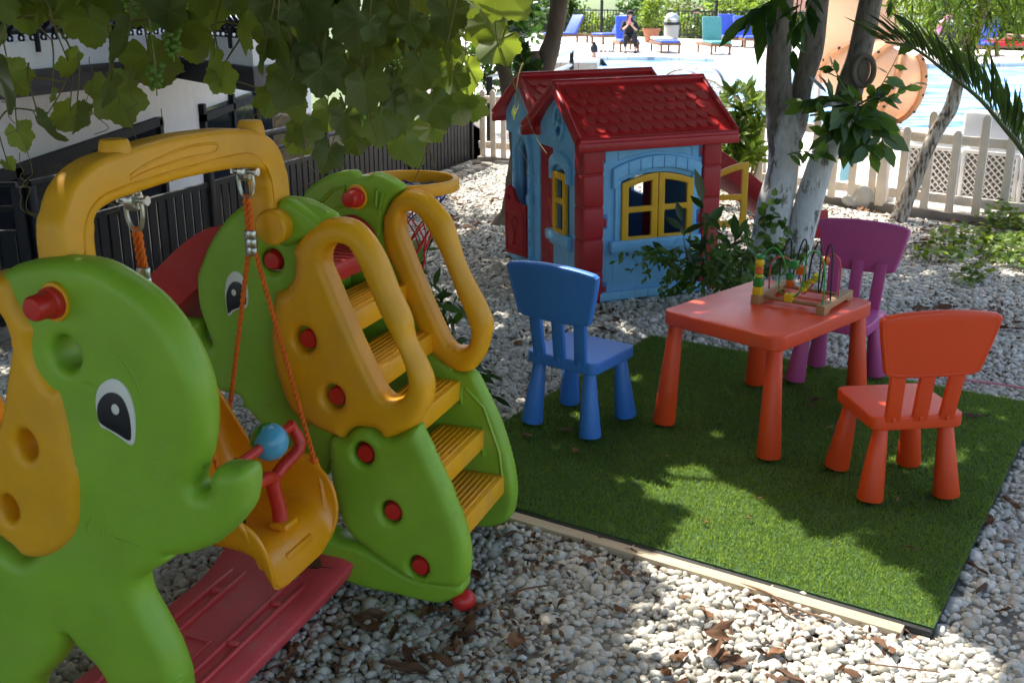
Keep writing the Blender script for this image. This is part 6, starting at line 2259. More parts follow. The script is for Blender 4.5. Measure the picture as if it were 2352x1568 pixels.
def limb(pts, rad, tips, rg, n=5, L=1.6):
    """side branches above the frame"""
    out = []
    p0 = pts[-1]
    for k in range(n):
        a = rg.uniform(0, 2 * pi)
        p1 = p0 + Vector((cos(a) * L * .45, sin(a) * L * .45, L * .45))
        p2 = p0 + Vector((cos(a) * L, sin(a) * L, L * rg.uniform(.6, 1.0)))
        out.append(([p0, p1, p2], [rad * .7, rad * .45, rad * .15]))
    return out


def blob_points(rg, n, blobs):
    ws = np.array([b_[3] * b_[4] * b_[5] for b_ in blobs])
    idx = rg.choice(len(blobs), n, p=ws / ws.sum())
    v = rand_dirs(rg, n) * (rg.rand(n) ** .45)[:, None]
    B = np.array(blobs)
    P = B[idx, :3] + v * B[idx, 3:6]
    # clumping
    c = np.array([noise.noise(Vector(p) * 1.6) for p in P])
    return P[c > -.28]


# ---- tree with whitewashed stems
T2o = Vector((1.70, 6.6, GZ))
T2 = empty('tree', T2o, 0, 'twin stemmed tree with whitewashed lower trunks and peeling paint behind the play table', 'tree')
mb = MB()
pa, ra_ = from_px([(1752, 640, 104), (1762, 595, 88), (1780, 469, 79), (1797, 390, 72), (1801, 320, 76), (1789, 234, 61), (1790, 117, 57), (1796, 0, 51), (1805, -160, 46)], 6.6)
pa += [Vector((1.75, 6.5, 2.7)), Vector((1.65, 6.7, 3.4))]
ra_ += [.055, .04]
stem_mesh(mb, pa, ra_, 22, 7, .05, 1, T2o)
pb2, rb2 = from_px([(1815, 320, 50), (1828, 275, 56), (1842, 195, 48), (1864, 117, 53), (1880, 0, 49), (1896, -150, 42)], 6.68)
pb2 += [Vector((2.15, 7.0, 2.8)), Vector((2.1, 7.3, 3.4))]
rb2 += [.05, .035]
stem_mesh(mb, pb2, rb2, 20, 7, .05, 3, T2o)
pc2, rc2 = from_px([(1820, 650, 78), (1829, 595, 62), (1847, 508, 60), (1868, 430, 63), (1896, 351, 56), (1933, 273, 58), (1955, 195, 60), (1977, 117, 53), (2000, 0, 52), (2035, -160, 46)], 6.55)
pc2 += [Vector((2.9, 6.8, 2.8)), Vector((3.1, 7.1, 3.5))]
rc2 += [.05, .035]
stem_mesh(mb, pc2, rc2, 22, 7, .05, 5, T2o)
rg = np.random.RandomState(5)
for pts_, rad_ in ((pa, ra_), (pb2, rb2), (pc2, rc2)):
    for q, r_ in limb(pts_, rad_[-1], None, rg, 4, 1.4):
        stem_mesh(mb, q, r_, 8, 5, .05, 2, T2o)
mb.obj('trunk', M['wbark'], T2, None)
p = aty(1984, 163, 6.45)
sc = MB().add(tube([p - T2o + Vector((.055 * cos(a), -.01 * cos(a), .085 * sin(a))) for a in [2 * pi * k / 20 for k in range(20)]], .017, 8, False, True))
sc.add(sphere(p - T2o + Vector((0, .03, 0)), .06, 12, 8, (.8, .5, 1.3)))
sc.obj('branch_scar', M['bark'], T2)


def crown(name, blobs, n, size, aspect, mat, parent, origin, seed, shape='lance', gap=True, tl=(.35, .25), zb=.5):
    rg = np.random.RandomState(seed)
    P = blob_points(rg, n, blobs)
    P = P[P[:, 2] > 1.72]
    Nn = rand_dirs(rg, len(P), zb)
    Dd = rand_dirs(rg, len(P), -.5)
    Dd -= Nn * (Dd * Nn).sum(1)[:, None]
    Dd /= np.linalg.norm(Dd, axis=1)[:, None]
    if gap:  # crown leaves left out so the sun reaches the chosen patches
        k = ~sun_gap(P + Dd * size * .5)
        P, Nn, Dd = P[k], Nn[k], Dd[k]
    return leaf_cloud(name, P - np.array(origin), Nn, Dd, size, aspect, mat, parent, seed, shape, None, tl)


crown('crown', [(.6, 8.4, 3.5, 2.6, 1.7, .55), (2.6, 8.3, 3.7, 2.0, 1.7, .6), (-.8, 7.2, 3.2, 1.6, 1.5, .5), (2.2, 6.9, 3.3, 1.7, 1.5, .6), (3.0, 7.0, 4.2, 1.8, 1.7, .6), (.9, 6.6, 3.0, 1.5, 1.2, .45), (.1, 7.3, 3.3, 1.6, 1.2, .5)],
      19000, .17, .42, LM, T2, T2o, 21)

# leafy sprout on the right stem and hanging twigs
rg = np.random.RandomState(8)
sP, sN, sD, sS = [], [], [], []
tw_ = MB()


def twig(pts, Y, r0=.004, leaves=None, size=.1, Yj=.08, origin=T2o, droop=.0):
    q = [aty(x, y, Y + (rg.uniform(-Yj, Yj) if i else 0)) for i, (x, y) in enumerate(pts)]
    cq = catmull(q, 5)
    tw_.add(tube([p - origin for p in cq], [r0 * (1 - .6 * i / (len(cq) - 1)) for i in range(len(cq))], 6))
    nl = leaves or 6
    for k in range(nl):
        f = (k + 1) / nl
        i = min(int(f * (len(cq) - 1)), len(cq) - 1)
        p = cq[i]
        t_ = (cq[i] - cq[max(i - 1, 0)]).normalized() if i else (cq[1] - cq[0]).normalized()
        sd2 = Vector((rg.normal(), rg.normal() * .5, rg.normal() - droop)).normalized()
        d_ = (t_ * .7 + sd2 * .9 * (1 if k < nl - 1 else .1)).normalized()
        sP.append(p - origin); sD.append(d_); sS.append(size * rg.uniform(.7, 1.15))
        sN.append(Vector((rg.normal() * .5, -.8 + rg.normal() * .4, .7 + rg.normal() * .4)))


def flush(name, parent, mat, aspect, seed, shape='lance', stem='stem', tl=(.35, .25)):
    global tw_, sP, sN, sD, sS
    tw_.obj('leaf_stems', M[stem], parent, 60)
    leaf_cloud(name, np.array([tuple(p) for p in sP]), np.array([tuple(p) for p in sN]), np.array([tuple(p) for p in sD]), np.array(sS), aspect, mat, parent, seed, shape, None, tl)
    tw_ = MB()
    sP, sN, sD, sS = [], [], [], []


for pts_, nl, sz in (([(1969, 241), (2010, 215), (2040, 170), (2062, 128)], 6, .10), ([(1969, 246), (2030, 232), (2075, 205), (2096, 192)], 8, .10), ([(1965, 235), (1935, 195), (1920, 165), (1910, 150)], 7, .07),
                     ([(1960, 250), (1910, 232), (1880, 228), (1850, 236)], 8, .11), ([(1965, 250), (1940, 270), (1915, 300), (1900, 320)], 9, .12), ([(1970, 255), (1985, 290), (1995, 320), (2000, 345)], 12, .13),
                     ([(1968, 250), (2000, 275), (2020, 300), (2030, 330)], 10, .12), ([(1960, 245), (1945, 235), (1925, 225), (1900, 215)], 9, .12), ([(1965, 252), (1958, 280), (1950, 300), (1945, 320)], 9, .13),
                     ([(1968, 245), (1985, 235), (2000, 228), (2015, 222)], 9, .11), ([(1966, 250), (1975, 265), (1990, 270), (2010, 268)], 8, .13), ([(1810, 355), (1830, 350), (1850, 348), (1885, 350)], 7, .09), ([(1962, 240), (1940, 255), (1920, 258), (1890, 262)], 8, .12)):
    twig(pts_, 6.3, .0045, nl + 1, sz * 1.45, .06, T2o, .35)
flush('sprout_leaves', T2, LM_mid, .48, 31, tl=(.55, .3))
for pts_, nl, sz in (([(1800, -40), (1775, 5), (1745, 15), (1722, 30)], 14, .17), ([(1790, -30), (1765, 20), (1760, 40), (1755, 60)], 9, .17), ([(1850, -40), (1840, 10), (1836, 40), (1832, 60)], 10, .15), ([(1835, -30), (1826, 60), (1822, 100), (1820, 130)], 9, .12), ([(2050, -50), (2048, -10), (2046, 10), (2045, 30)], 4, .10),
                     ([(1880, -40), (1862, 0), (1855, 20), (1850, 40)], 7, .14), ([(1215, -30), (1208, 0), (1204, 10), (1200, 14)], 5, .09), ([(1305, -30), (1310, -6), (1313, 4), (1316, 12)], 4, .09)):
    twig(pts_, 5.9, .004, int(nl * .6), sz * 1.25, .06, T2o, 1.8)
flush('hanging_leaves', T2, LM, .30, 32, tl=(.12, .15))

# ---- twin trunk tree behind the playhouse
T1o = Vector((.02, 8.0, GZ))
T1 = empty('tree', T1o, 0, 'grey barked forked tree growing behind the left corner of the playhouse', 'tree')
mb = MB()
p1_, r1_ = from_px([(1170, 528, 96), (1184, 480, 62), (1194, 410, 46), (1190, 320, 42), (1180, 255, 40), (1168, 203, 38), (1157, 156, 33), (1138, 78, 38), (1131, 0, 30), (1115, -170, 28)], 8.0)
p1_ += [Vector((-.5, 8.1, 2.9))]
r1_ += [.035]
stem_mesh(mb, p1_, r1_, 18, 7, .06, 11, T1o)
p2_, r2_ = from_px([(1190, 520, 90), (1205, 420, 84), (1222, 300, 78), (1236, 210, 66), (1244, 172, 52), (1259, 125, 48), (1273, 78, 40), (1286, 0, 40), (1310, -170, 36)], 8.1)
p2_ += [Vector((.7, 8.2, 3.0))]
r2_ += [.04]
stem_mesh(mb, p2_, r2_, 18, 7, .06, 13, T1o)
p3_, r3_ = from_px([(1226, 200, 46), (1224, 150, 40), (1222, 118, 34)], 8.05)
stem_mesh(mb, p3_, r3_, 14, 5, .08, 15, T1o)
for pts_, rad_ in ((p1_, r1_), (p2_, r2_)):
    for q, r_ in limb(pts_, rad_[-1], None, rg, 4, 1.3):
        stem_mesh(mb, q, r_, 8, 5, .05, 2, T1o)
mb.obj('trunk', M['bark'], T1, None)
crown('crown', [(-1.6, 9.0, 3.4, 2.0, 1.6, .5), (-.4, 9.6, 3.6, 1.8, 1.3, .5), (-2.6, 7.6, 3.3, 1.4, 1.5, .5)], 6500, .16, .42, LM, T1, T1o, 22)
for pts_, nl, sz in (([(1180, 150), (1185, 120), (1178, 90), (1170, 60)], 12, .13), ([(1195, 170), (1205, 150), (1195, 120), (1190, 90)], 12, .13), ([(1190, 180), (1205, 165), (1215, 150), (1225, 140)], 9, .12), ([(1165, 140), (1150, 130), (1130, 120), (1115, 118)], 7, .12), ([(1185, 185), (1195, 175), (1210, 172), (1235, 165)], 8, .11)):
    twig(pts_, 7.6, .004, nl, sz, .08, T1o, .3)
flush('creeper_leaves', T1, LM, .5, 33, 'round')

# ---- thin leaning tree at the right
T3o = Vector((3.0, 8.1, GZ))
T3 = empty('tree', T3o, 0, 'thin leaning tree with cracked pale bark in front of the white fence', 'tree')
mb = MB()
p_, r_ = from_px([(2060, 512, 52), (2070, 490, 38), (2094, 430, 34), (2127, 351, 30), (2154, 297, 32), (2183, 250, 33), (2201, 187, 28), (2224, 117, 30), (2252, 39, 29), (2268, -20, 28), (2300, -170, 26)], 8.1)
p_ += [Vector((4.3, 7.9, 2.9))]
r_ += [.035]
stem_mesh(mb, p_, r_, 18, 8, .08, 17, T3o)
for q, rr_ in limb(p_, .035, None, rg, 6, 1.4):
    stem_mesh(mb, q, rr_, 8, 5, .05, 2, T3o)
mb.obj('trunk', M['cbark'], T3, None)
crown('crown', [(3.4, 7.6, 3.3, 1.6, 1.6, .6), (4.4, 6.8, 3.4, 1.5, 1.6, .6), (2.4, 9.0, 3.5, 1.4, 1.2, .5)], 9000, .13, .28, LM_lime, T3, T3o, 23, tl=(.3, .2))
# drooping feathery shoots
sprays = [(2045, -30, 2060, 60), (2075, -30, 2080, 40), (2100, -40, 2092, 70), (2130, -40, 2135, 50), (2150, -30, 2140, 100), (2165, -30, 2172, 60), (2185, -30, 2178, 160), (2200, -30, 2205, 60), (2215, -40, 2195, 120), (2235, 20, 2225, 175), (2240, 60, 2238, 140),
          (2262, -20, 2270, 60), (2275, 20, 2262, 140), (2290, -30, 2285, 110), (2300, 0, 2310, 90), (2320, -30, 2318, 60), (2335, -30, 2330, 100), (2350, -30, 2345, 70), (2365, -30, 2360, 120), (2220, -40, 2228, 40), (2120, -40, 2112, 30), (2255, -30, 2250, 90), (2305, -40, 2300, 40), (2060, -40, 2048, 20)]
for i, (x0, y0, x1, y1) in enumerate(sprays):
    Y = 7.3 + .5 * rg.rand()
    twig([(x0, y0), (x0 * .6 + x1 * .4, y0 * .7 + y1 * .3), (x0 * .2 + x1 * .8, y0 * .35 + y1 * .65), (x1, y1)], Y, .003, int(24 + (y1 - y0) * .28), .085, .03, T3o, .9)
flush('drooping_shoots', T3, LM_lime, .17, 34, tl=(.45, .3))
# stump
st_o = at(1742, 428)
ST = empty('tree_stump', (st_o.x, st_o.y, GZ), 0, 'short rough brown tree stump with white cut top beside the red slide', 'tree stump')
mb = MB()
p_, r_ = from_px([(1738, 432, 42), (1741, 400, 38), (1743, 370, 36), (1744, 347, 34)], st_o.y)
stem_mesh(mb, p_, r_, 16, 6, .12, 19, Vector((st_o.x, st_o.y, GZ)))
mb.obj('stump', M['cbark'], ST, None)

# ================================================================= GRAPE VINE
VO = Vector((-1.2, 3.4, 2.6))
VN = empty('grape_vine', VO, 0, 'grape vine hanging down over the swing with broad green leaves and unripe grapes', 'vine')


def vine_leaf(L, rg, nth=84, nr=7):
    """one broad toothed leaf, stalk end at the origin, tip along +y, upper face +z; returns verts, faces, vein mask"""
    lobes = [(0, 1.02, 34), (54, .86, 32), (-54, .86, 32), (108, .76, 32), (-108, .76, 32), (150, .60, 24), (-150, .60, 24)]
    lobes = [(a + rg.uniform(-5, 5), l * rg.uniform(.92, 1.06), w_) for a, l, w_ in lobes]
    V, F, W_ = [(0, 0, 0)], [], [1.]
    cup, rip, ph = rg.uniform(-.25, .35), rg.uniform(.02, .08), rg.uniform(0, 6)
    fold, droop = rg.uniform(-.1, .5), rg.uniform(.05, .6)
    for j in range(1, nr + 1):
        f = j / nr
        for k in range(nth):
            th = -180 + 360 * (k + .5) / nth
            r_ = .56
            for a, l, w_ in lobes:
                d_ = abs((th - a + 180) % 360 - 180)
                r_ = max(r_, l * (1 - .27 * (d_ / w_) ** 1.15) if d_ < w_ * 2.0 else 0)
            r_ *= 1 - .80 * max(0, 1 - (180 - abs(th)) / 16.) ** .8
            if f > .99:
                r_ *= 1 + .028 * ((k % 3) - 1)
            rr = r_ * f
            x, y = rr * sin(R(th)), rr * cos(R(th))
            vn = 0
            for a, l, w_ in lobes:
                d_ = abs((th - a + 180) % 360 - 180)
                if d_ < 60:
                    vn = max(vn, math.exp(-((sin(R(d_)) * rr) / (.012 + .014 * (1 - f))) ** 2))
            z = abs(x) * fold - droop * (y * abs(y)) * .5 - cup * rr * rr + rip * sin(R(th) * 5 + ph) * f * f + .002 * (1 - vn)
            V.append((x * L, y * L, z * L))
            W_.append(vn)
    for k in range(nth):
        F.append((0, 1 + k, 1 + (k + 1) % nth))
    for j in range(nr - 1):
        for k in range(nth):
            a, b_ = 1 + j * nth + k, 1 + j * nth + (k + 1) % nth
            F.append((a, a + nth, b_ + nth, b_))
    return V, F, W_


# x, y, length (px of the 2352 wide picture), tip direction in the picture (deg, 90 = down), facing ('f' face on, 'e' edge on), lightness with shade and backlight put into the tint, distance
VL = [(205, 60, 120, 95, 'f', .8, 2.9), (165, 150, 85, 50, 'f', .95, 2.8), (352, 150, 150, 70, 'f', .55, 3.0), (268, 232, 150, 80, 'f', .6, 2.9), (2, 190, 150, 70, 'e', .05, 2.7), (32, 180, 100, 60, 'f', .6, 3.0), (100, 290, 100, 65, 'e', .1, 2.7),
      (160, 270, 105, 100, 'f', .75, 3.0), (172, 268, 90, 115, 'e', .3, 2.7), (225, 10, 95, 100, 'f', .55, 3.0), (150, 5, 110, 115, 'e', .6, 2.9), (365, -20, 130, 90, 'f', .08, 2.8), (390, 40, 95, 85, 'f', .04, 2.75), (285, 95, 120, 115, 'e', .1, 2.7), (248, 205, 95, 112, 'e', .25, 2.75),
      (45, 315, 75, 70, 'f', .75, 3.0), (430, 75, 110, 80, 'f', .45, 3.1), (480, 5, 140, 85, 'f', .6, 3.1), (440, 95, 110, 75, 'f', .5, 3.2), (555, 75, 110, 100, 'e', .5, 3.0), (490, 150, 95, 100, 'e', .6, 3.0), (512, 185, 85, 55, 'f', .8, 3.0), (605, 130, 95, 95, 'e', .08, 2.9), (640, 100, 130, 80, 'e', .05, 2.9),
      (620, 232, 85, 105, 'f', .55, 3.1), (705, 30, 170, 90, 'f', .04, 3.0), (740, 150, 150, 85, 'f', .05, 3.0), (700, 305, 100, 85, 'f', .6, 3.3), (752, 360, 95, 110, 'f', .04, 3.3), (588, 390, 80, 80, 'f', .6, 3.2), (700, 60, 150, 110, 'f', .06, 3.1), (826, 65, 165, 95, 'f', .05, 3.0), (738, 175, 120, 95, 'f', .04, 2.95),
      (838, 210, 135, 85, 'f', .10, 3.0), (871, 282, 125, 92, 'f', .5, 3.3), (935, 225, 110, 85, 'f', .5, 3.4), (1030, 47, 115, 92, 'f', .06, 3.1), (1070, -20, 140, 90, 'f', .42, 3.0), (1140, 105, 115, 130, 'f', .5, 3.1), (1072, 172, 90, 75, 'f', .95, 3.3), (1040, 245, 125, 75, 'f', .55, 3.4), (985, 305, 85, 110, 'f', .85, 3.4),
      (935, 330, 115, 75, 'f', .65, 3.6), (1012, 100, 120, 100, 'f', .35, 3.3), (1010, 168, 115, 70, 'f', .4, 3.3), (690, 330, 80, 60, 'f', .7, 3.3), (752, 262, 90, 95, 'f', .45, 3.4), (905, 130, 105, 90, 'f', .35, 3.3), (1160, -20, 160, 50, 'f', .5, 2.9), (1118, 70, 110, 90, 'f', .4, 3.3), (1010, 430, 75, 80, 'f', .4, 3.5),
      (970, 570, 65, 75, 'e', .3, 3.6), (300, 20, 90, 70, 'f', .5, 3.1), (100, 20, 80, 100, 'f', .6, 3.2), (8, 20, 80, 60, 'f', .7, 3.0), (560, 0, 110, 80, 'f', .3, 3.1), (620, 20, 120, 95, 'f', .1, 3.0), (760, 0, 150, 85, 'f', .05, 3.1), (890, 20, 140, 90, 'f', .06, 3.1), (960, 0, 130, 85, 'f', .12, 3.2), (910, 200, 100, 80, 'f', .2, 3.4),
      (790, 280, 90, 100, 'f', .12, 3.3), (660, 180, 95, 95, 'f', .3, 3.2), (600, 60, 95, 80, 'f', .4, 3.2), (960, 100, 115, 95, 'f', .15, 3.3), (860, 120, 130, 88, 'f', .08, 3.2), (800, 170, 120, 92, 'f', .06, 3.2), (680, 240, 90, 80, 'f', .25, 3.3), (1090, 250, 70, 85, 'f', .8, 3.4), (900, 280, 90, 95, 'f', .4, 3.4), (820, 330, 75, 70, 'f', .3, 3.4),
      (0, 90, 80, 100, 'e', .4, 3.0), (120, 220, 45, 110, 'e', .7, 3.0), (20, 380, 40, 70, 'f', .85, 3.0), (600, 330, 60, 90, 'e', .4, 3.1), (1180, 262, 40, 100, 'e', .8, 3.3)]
rgv = np.random.RandomState(77)
for k in range(46):
    x, y = rgv.uniform(590, 1075), abs(rgv.normal(0, 130)) - 20
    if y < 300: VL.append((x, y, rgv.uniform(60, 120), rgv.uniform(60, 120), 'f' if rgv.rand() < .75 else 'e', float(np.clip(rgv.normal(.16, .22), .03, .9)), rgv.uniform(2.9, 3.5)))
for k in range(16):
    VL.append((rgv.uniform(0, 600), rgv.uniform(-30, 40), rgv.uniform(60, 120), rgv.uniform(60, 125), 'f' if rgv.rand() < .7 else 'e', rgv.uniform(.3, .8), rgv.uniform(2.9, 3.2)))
LV, LF, LVe, LT = [], [], [], []
cn = MB()


def put_leaf(p, tipdir, normal, L, tint):
    V, F, W_ = vine_leaf(L, rgv)
    mt = frame((0, 0, 0), normal, (0, 0, 1))
    z = Vector(normal).normalized()
    y = (tipdir - z * tipdir.dot(z)).normalized()
    x = y.cross(z)
    m3 = Matrix((x, y, z)).transposed()
    o = len(LV)
    for v in V:
        LV.append(tuple(p + m3 @ Vector(v)))
    LF.extend([tuple(i + o for i in f) for f in F])
    LVe.extend(W_)
    LT.extend([tint] * len(V))


heads = []
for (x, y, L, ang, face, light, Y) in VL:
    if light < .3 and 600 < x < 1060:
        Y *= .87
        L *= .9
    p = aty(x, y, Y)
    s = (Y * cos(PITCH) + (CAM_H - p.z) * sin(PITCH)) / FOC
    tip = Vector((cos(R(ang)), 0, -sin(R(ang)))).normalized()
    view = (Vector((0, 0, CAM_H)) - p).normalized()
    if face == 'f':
        # dark tint stands for shade, upper face shown; light for shining through, underside shown
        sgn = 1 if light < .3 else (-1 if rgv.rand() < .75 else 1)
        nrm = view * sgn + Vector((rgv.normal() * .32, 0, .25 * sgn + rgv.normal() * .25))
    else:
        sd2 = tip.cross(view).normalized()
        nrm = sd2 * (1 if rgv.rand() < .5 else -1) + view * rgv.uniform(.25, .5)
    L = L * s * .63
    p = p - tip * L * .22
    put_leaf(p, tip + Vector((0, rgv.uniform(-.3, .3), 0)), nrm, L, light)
    # stalk
    q0 = p - tip * .02
    q1 = p - tip * .05 + Vector((rgv.uniform(-.02, .02), .03, .05))
    q2 = q1 + Vector((rgv.uniform(-.02, .02), .02, .04))
    cn.add(ctube([p, q1, q2], [.0016, .0022, .003], 5, 4))
    heads.append(q2)
# canes the stalks spring from
canes = [([(40, -260), (60, -60), (110, 40), (160, 110), (150, 190), (110, 260)], 2.95), ([(300, -260), (330, -60), (400, 50), (345, 150), (290, 215), (255, 275)], 2.95), ([(520, -260), (545, -60), (560, 60), (520, 140), (500, 190)], 3.05),
         ([(660, -260), (690, -40), (705, 120), (690, 240), (700, 330), (690, 380)], 3.2), ([(820, -260), (835, -40), (845, 120), (850, 260), (870, 330)], 3.2), ([(980, -260), (1000, -50), (1020, 100), (1012, 220), (985, 330), (950, 420)], 3.4),
         ([(1130, -260), (1140, -60), (1137, 10), (1145, 110), (1195, 230), (1228, 310), (1255, 352)], 3.1), ([(1145, 100), (1190, 225), (1180, 262)], 3.1), ([(985, 420), (1000, 500), (985, 560), (960, 610)], 3.6)]
for pts_, Y in canes:
    q = [aty(x, y, Y + rgv.uniform(-.05, .05)) for x, y in pts_]
    cn.add(ctube(q, [(.0022 if pts_[-1][0] > 1170 else .0045) * (1 - .7 * i / (len(q) - 1)) for i in range(len(q))], 7, 6))
    heads += q
# link stalk heads to the nearest higher cane point
for h_ in heads[:len(VL)]:
    up_ = min([c_ for c_ in heads[len(VL):] if c_.z > h_.z - .02] or heads[len(VL):], key=lambda c_: (c_ - h_).length)
    if (up_ - h_).length < .20:
        md = (up_ + h_) / 2 + Vector((rgv.normal() * .015, 0, .01))
        cn.add(ctube([h_, md, up_], [.0022, .0026, .003], 5, 4))
# tendrils
for x, y, Y in ((250, 60, 2.8), (205, 130, 2.8), (45, 350, 2.8), (225, 320, 2.8), (370, 250, 2.9), (300, 150, 2.8), (640, 210, 3.0), (700, 270, 3.1), (1190, 250, 3.1), (8, 130, 2.8), (60, 330, 2.8), (560, 230, 3.0)):
    p = aty(x, y, Y)
    pts_ = [p + Vector((.012 * sin(k * .7) * (k > 4) + .006 * k * rgv.uniform(-.5, .5), 0, -.016 * k + (.02 * cos(k * .9) if k > 7 else 0))) for k in range(12)]
    cn.add(ctube(pts_, .0011, 5, 3))
cv = MB()
cv.V, cv.F, cv.M, cv.T = [tuple(Vector(v) - VO) for v in cn.V], cn.F, cn.M, cn.T
# stout canes up in the pergola
for k in range(3):
    y = 4.9 + k * .6
    cv.add(ctube([Vector((-3.8, y, 2.7)) - VO, Vector((-1.5, y + .3 * sin(k), 2.62)) - VO, Vector((.3, y - .2, 2.70)) - VO, Vector((1.7, y + .1, 2.62)) - VO], [.02, .018, .014, .006], 7, 6))
for (p_, t_) in ((Vector((-3.2, 4.2, GZ)), Vector((-3.0, 4.3, 2.68))),):
    cv.add(ctube([p_ - VO, p_.lerp(t_, .5) - VO + Vector((.06, .02, 0)), t_ - VO], [.05, .042, .03], 10, 6))
cv.obj('cane', M['cane'], VN, 60)
me = bpy.data.meshes.new('hanging_leaves')
me.from_pydata([tuple(Vector(v) - VO) for v in LV], [], LF)
for nm, vals in (('tint', LT), ('vein', LVe)):
    a = me.attributes.new(nm, 'FLOAT', 'POINT')
    a.data.foreach_set('value', vals)
me.polygons.foreach_set('use_smooth', [True] * len(me.polygons))
me.materials.append(LM_vine)
o = bpy.data.objects.new('hanging_leaves', me)
COL.objects.link(o)
o.parent = VN
# unseen roof of leaves above the frame, spread and gaps shaped for the shade below
rg = np.random.RandomState(41)
n = 21000
P = np.stack([rg.uniform(-4.2, 2.3, n), rg.uniform(-2.6, 6.4, n), rg.uniform(2.35, 2.95, n)], 1)
c = np.array([noise.noise(Vector((p[0] * 1.3, p[1] * 1.3, 0))) for p in P])
P = P[(c > -.60) & ((P[:, 1] > 1.6) | (rg.rand(len(P)) < .62))]
Nn, Dd = rand_dirs(rg, len(P), 1.6), rand_dirs(rg, len(P), -.2)
Dd -= Nn * (Dd * Nn).sum(1)[:, None]
Dd /= np.linalg.norm(Dd, axis=1)[:, None]
k = ~sun_gap(P + Dd * .07)
P, Nn, Dd = P[k], Nn[k], Dd[k]
leaf_cloud('pergola_shade_leaves', P - np.array(VO), Nn, Dd, .15, 1.0, LM, VN, 41, 'vine', None, (.3, .2))
for (x, y, Y, nn_) in ((356, 175, 2.85, 22), (395, 95, 2.85, 26), (690, 12, 2.95, 26), (905, 160, 3.0, 34), (938, 110, 3.0, 30), (865, 55, 3.0, 34), (830, 250, 3.0, 22), (880, 20, 2.95, 30), (300, 5, 2.9, 20), (1010, 10, 3.1, 26)):
    p = aty(x, y, Y)
    mb = MB()
    nn_ = int(nn_ * .62)
    for k in range(nn_):
        f = k / nn_
        rr = .022 * (1 - f * .6)
        a = k * 2.4
        mb.add(sphere((rr * cos(a), rr * sin(a), .025 - f * .06), .0085 * rgv.uniform(.8, 1.15), 8, 6))
    mb.add(tube([(0, 0, .14), (.004, 0, .04), (0, 0, -.05)], .002, 5))
    g_ = mb.obj('grape_bunch', M['grape'], VN)
    g_.location = p - VO

# ================================================================= SMALLER PLANTS
def plant(name, base, label, cat='plant'):
    return empty(name, base, 0, label, cat)


# glossy seedlings in front of the playhouse
b0 = at(1640, 690)
b0.z = GZ
PL = plant('shrub', b0, 'leafy green shrub growing against the long blue wall of the playhouse', 'shrub')
rg = np.random.RandomState(51)
for pts_, nl, sz in (([(1625, 660), (1622, 580), (1618, 510), (1614, 445)], 14, .15), ([(1590, 665), (1580, 610), (1572, 560), (1566, 510)], 11, .14), ([(1660, 665), (1668, 610), (1680, 570), (1695, 540)], 12, .11)):
    twig(pts_, 5.55, .004, nl, sz, .05, b0, .15)
flush('tall_leaves', PL, LM, .40, 35, tl=(.2, .18))
for k in range(30):
    x = 1655 + rg.normal() * 55
    y = 665
    dx = rg.normal() * 60
    twig([(x, y), (x + dx * .3, y - rg.uniform(15, 45)), (x + dx * .7, y - rg.uniform(40, 90)), (x + dx, y - rg.uniform(40, 150))], 5.6 + rg.uniform(-.15, .2), .002, 14, .062, .06, b0, .2)
for pts_ in ([(1590, 640), (1530, 590), (1470, 580), (1415, 600)], [(1590, 640), (1540, 600), (1500, 590), (1450, 620)], [(1590, 650), (1550, 610), (1510, 605), (1480, 640)], [(1590, 640), (1560, 590), (1540, 580), (1500, 570)], [(1600, 650), (1560, 630), (1530, 640), (1515, 670)]):
    twig(pts_, 5.5, .0022, 26, .05, .05, b0, .8)
flush('low_leaves', PL, LM_mid, .5, 36, tl=(.62, .25))
# ivy climbing the whitewashed stem
iv = at(1760, 620)
iv.z = GZ
IV = plant('ivy', iv, 'ivy climbing up the foot of the whitewashed tree', 'ivy')
for pts_, nl in (([(1770, 625), (1768, 560), (1775, 500), (1778, 450)], 26), ([(1745, 625), (1750, 570), (1757, 520), (1760, 480)], 22), ([(1790, 625), (1795, 580), (1800, 540), (1805, 510)], 20), ([(1725, 630), (1722, 590), (1716, 550), (1712, 530)], 18), ([(1700, 640), (1690, 600), (1680, 570), (1668, 560)], 18), ([(1830, 630), (1838, 600), (1842, 585), (1850, 570)], 12), ([(1740, 640), (1770, 620), (1800, 600), (1820, 590)], 20), ([(1710, 650), (1740, 610), (1760, 585), (1790, 570)], 20)):
    twig(pts_, 6.36, .0025, nl, .055, .03, iv, .4)
flush('ivy_leaves', IV, LM_mid, .75, 37, 'round', tl=(.5, .25))
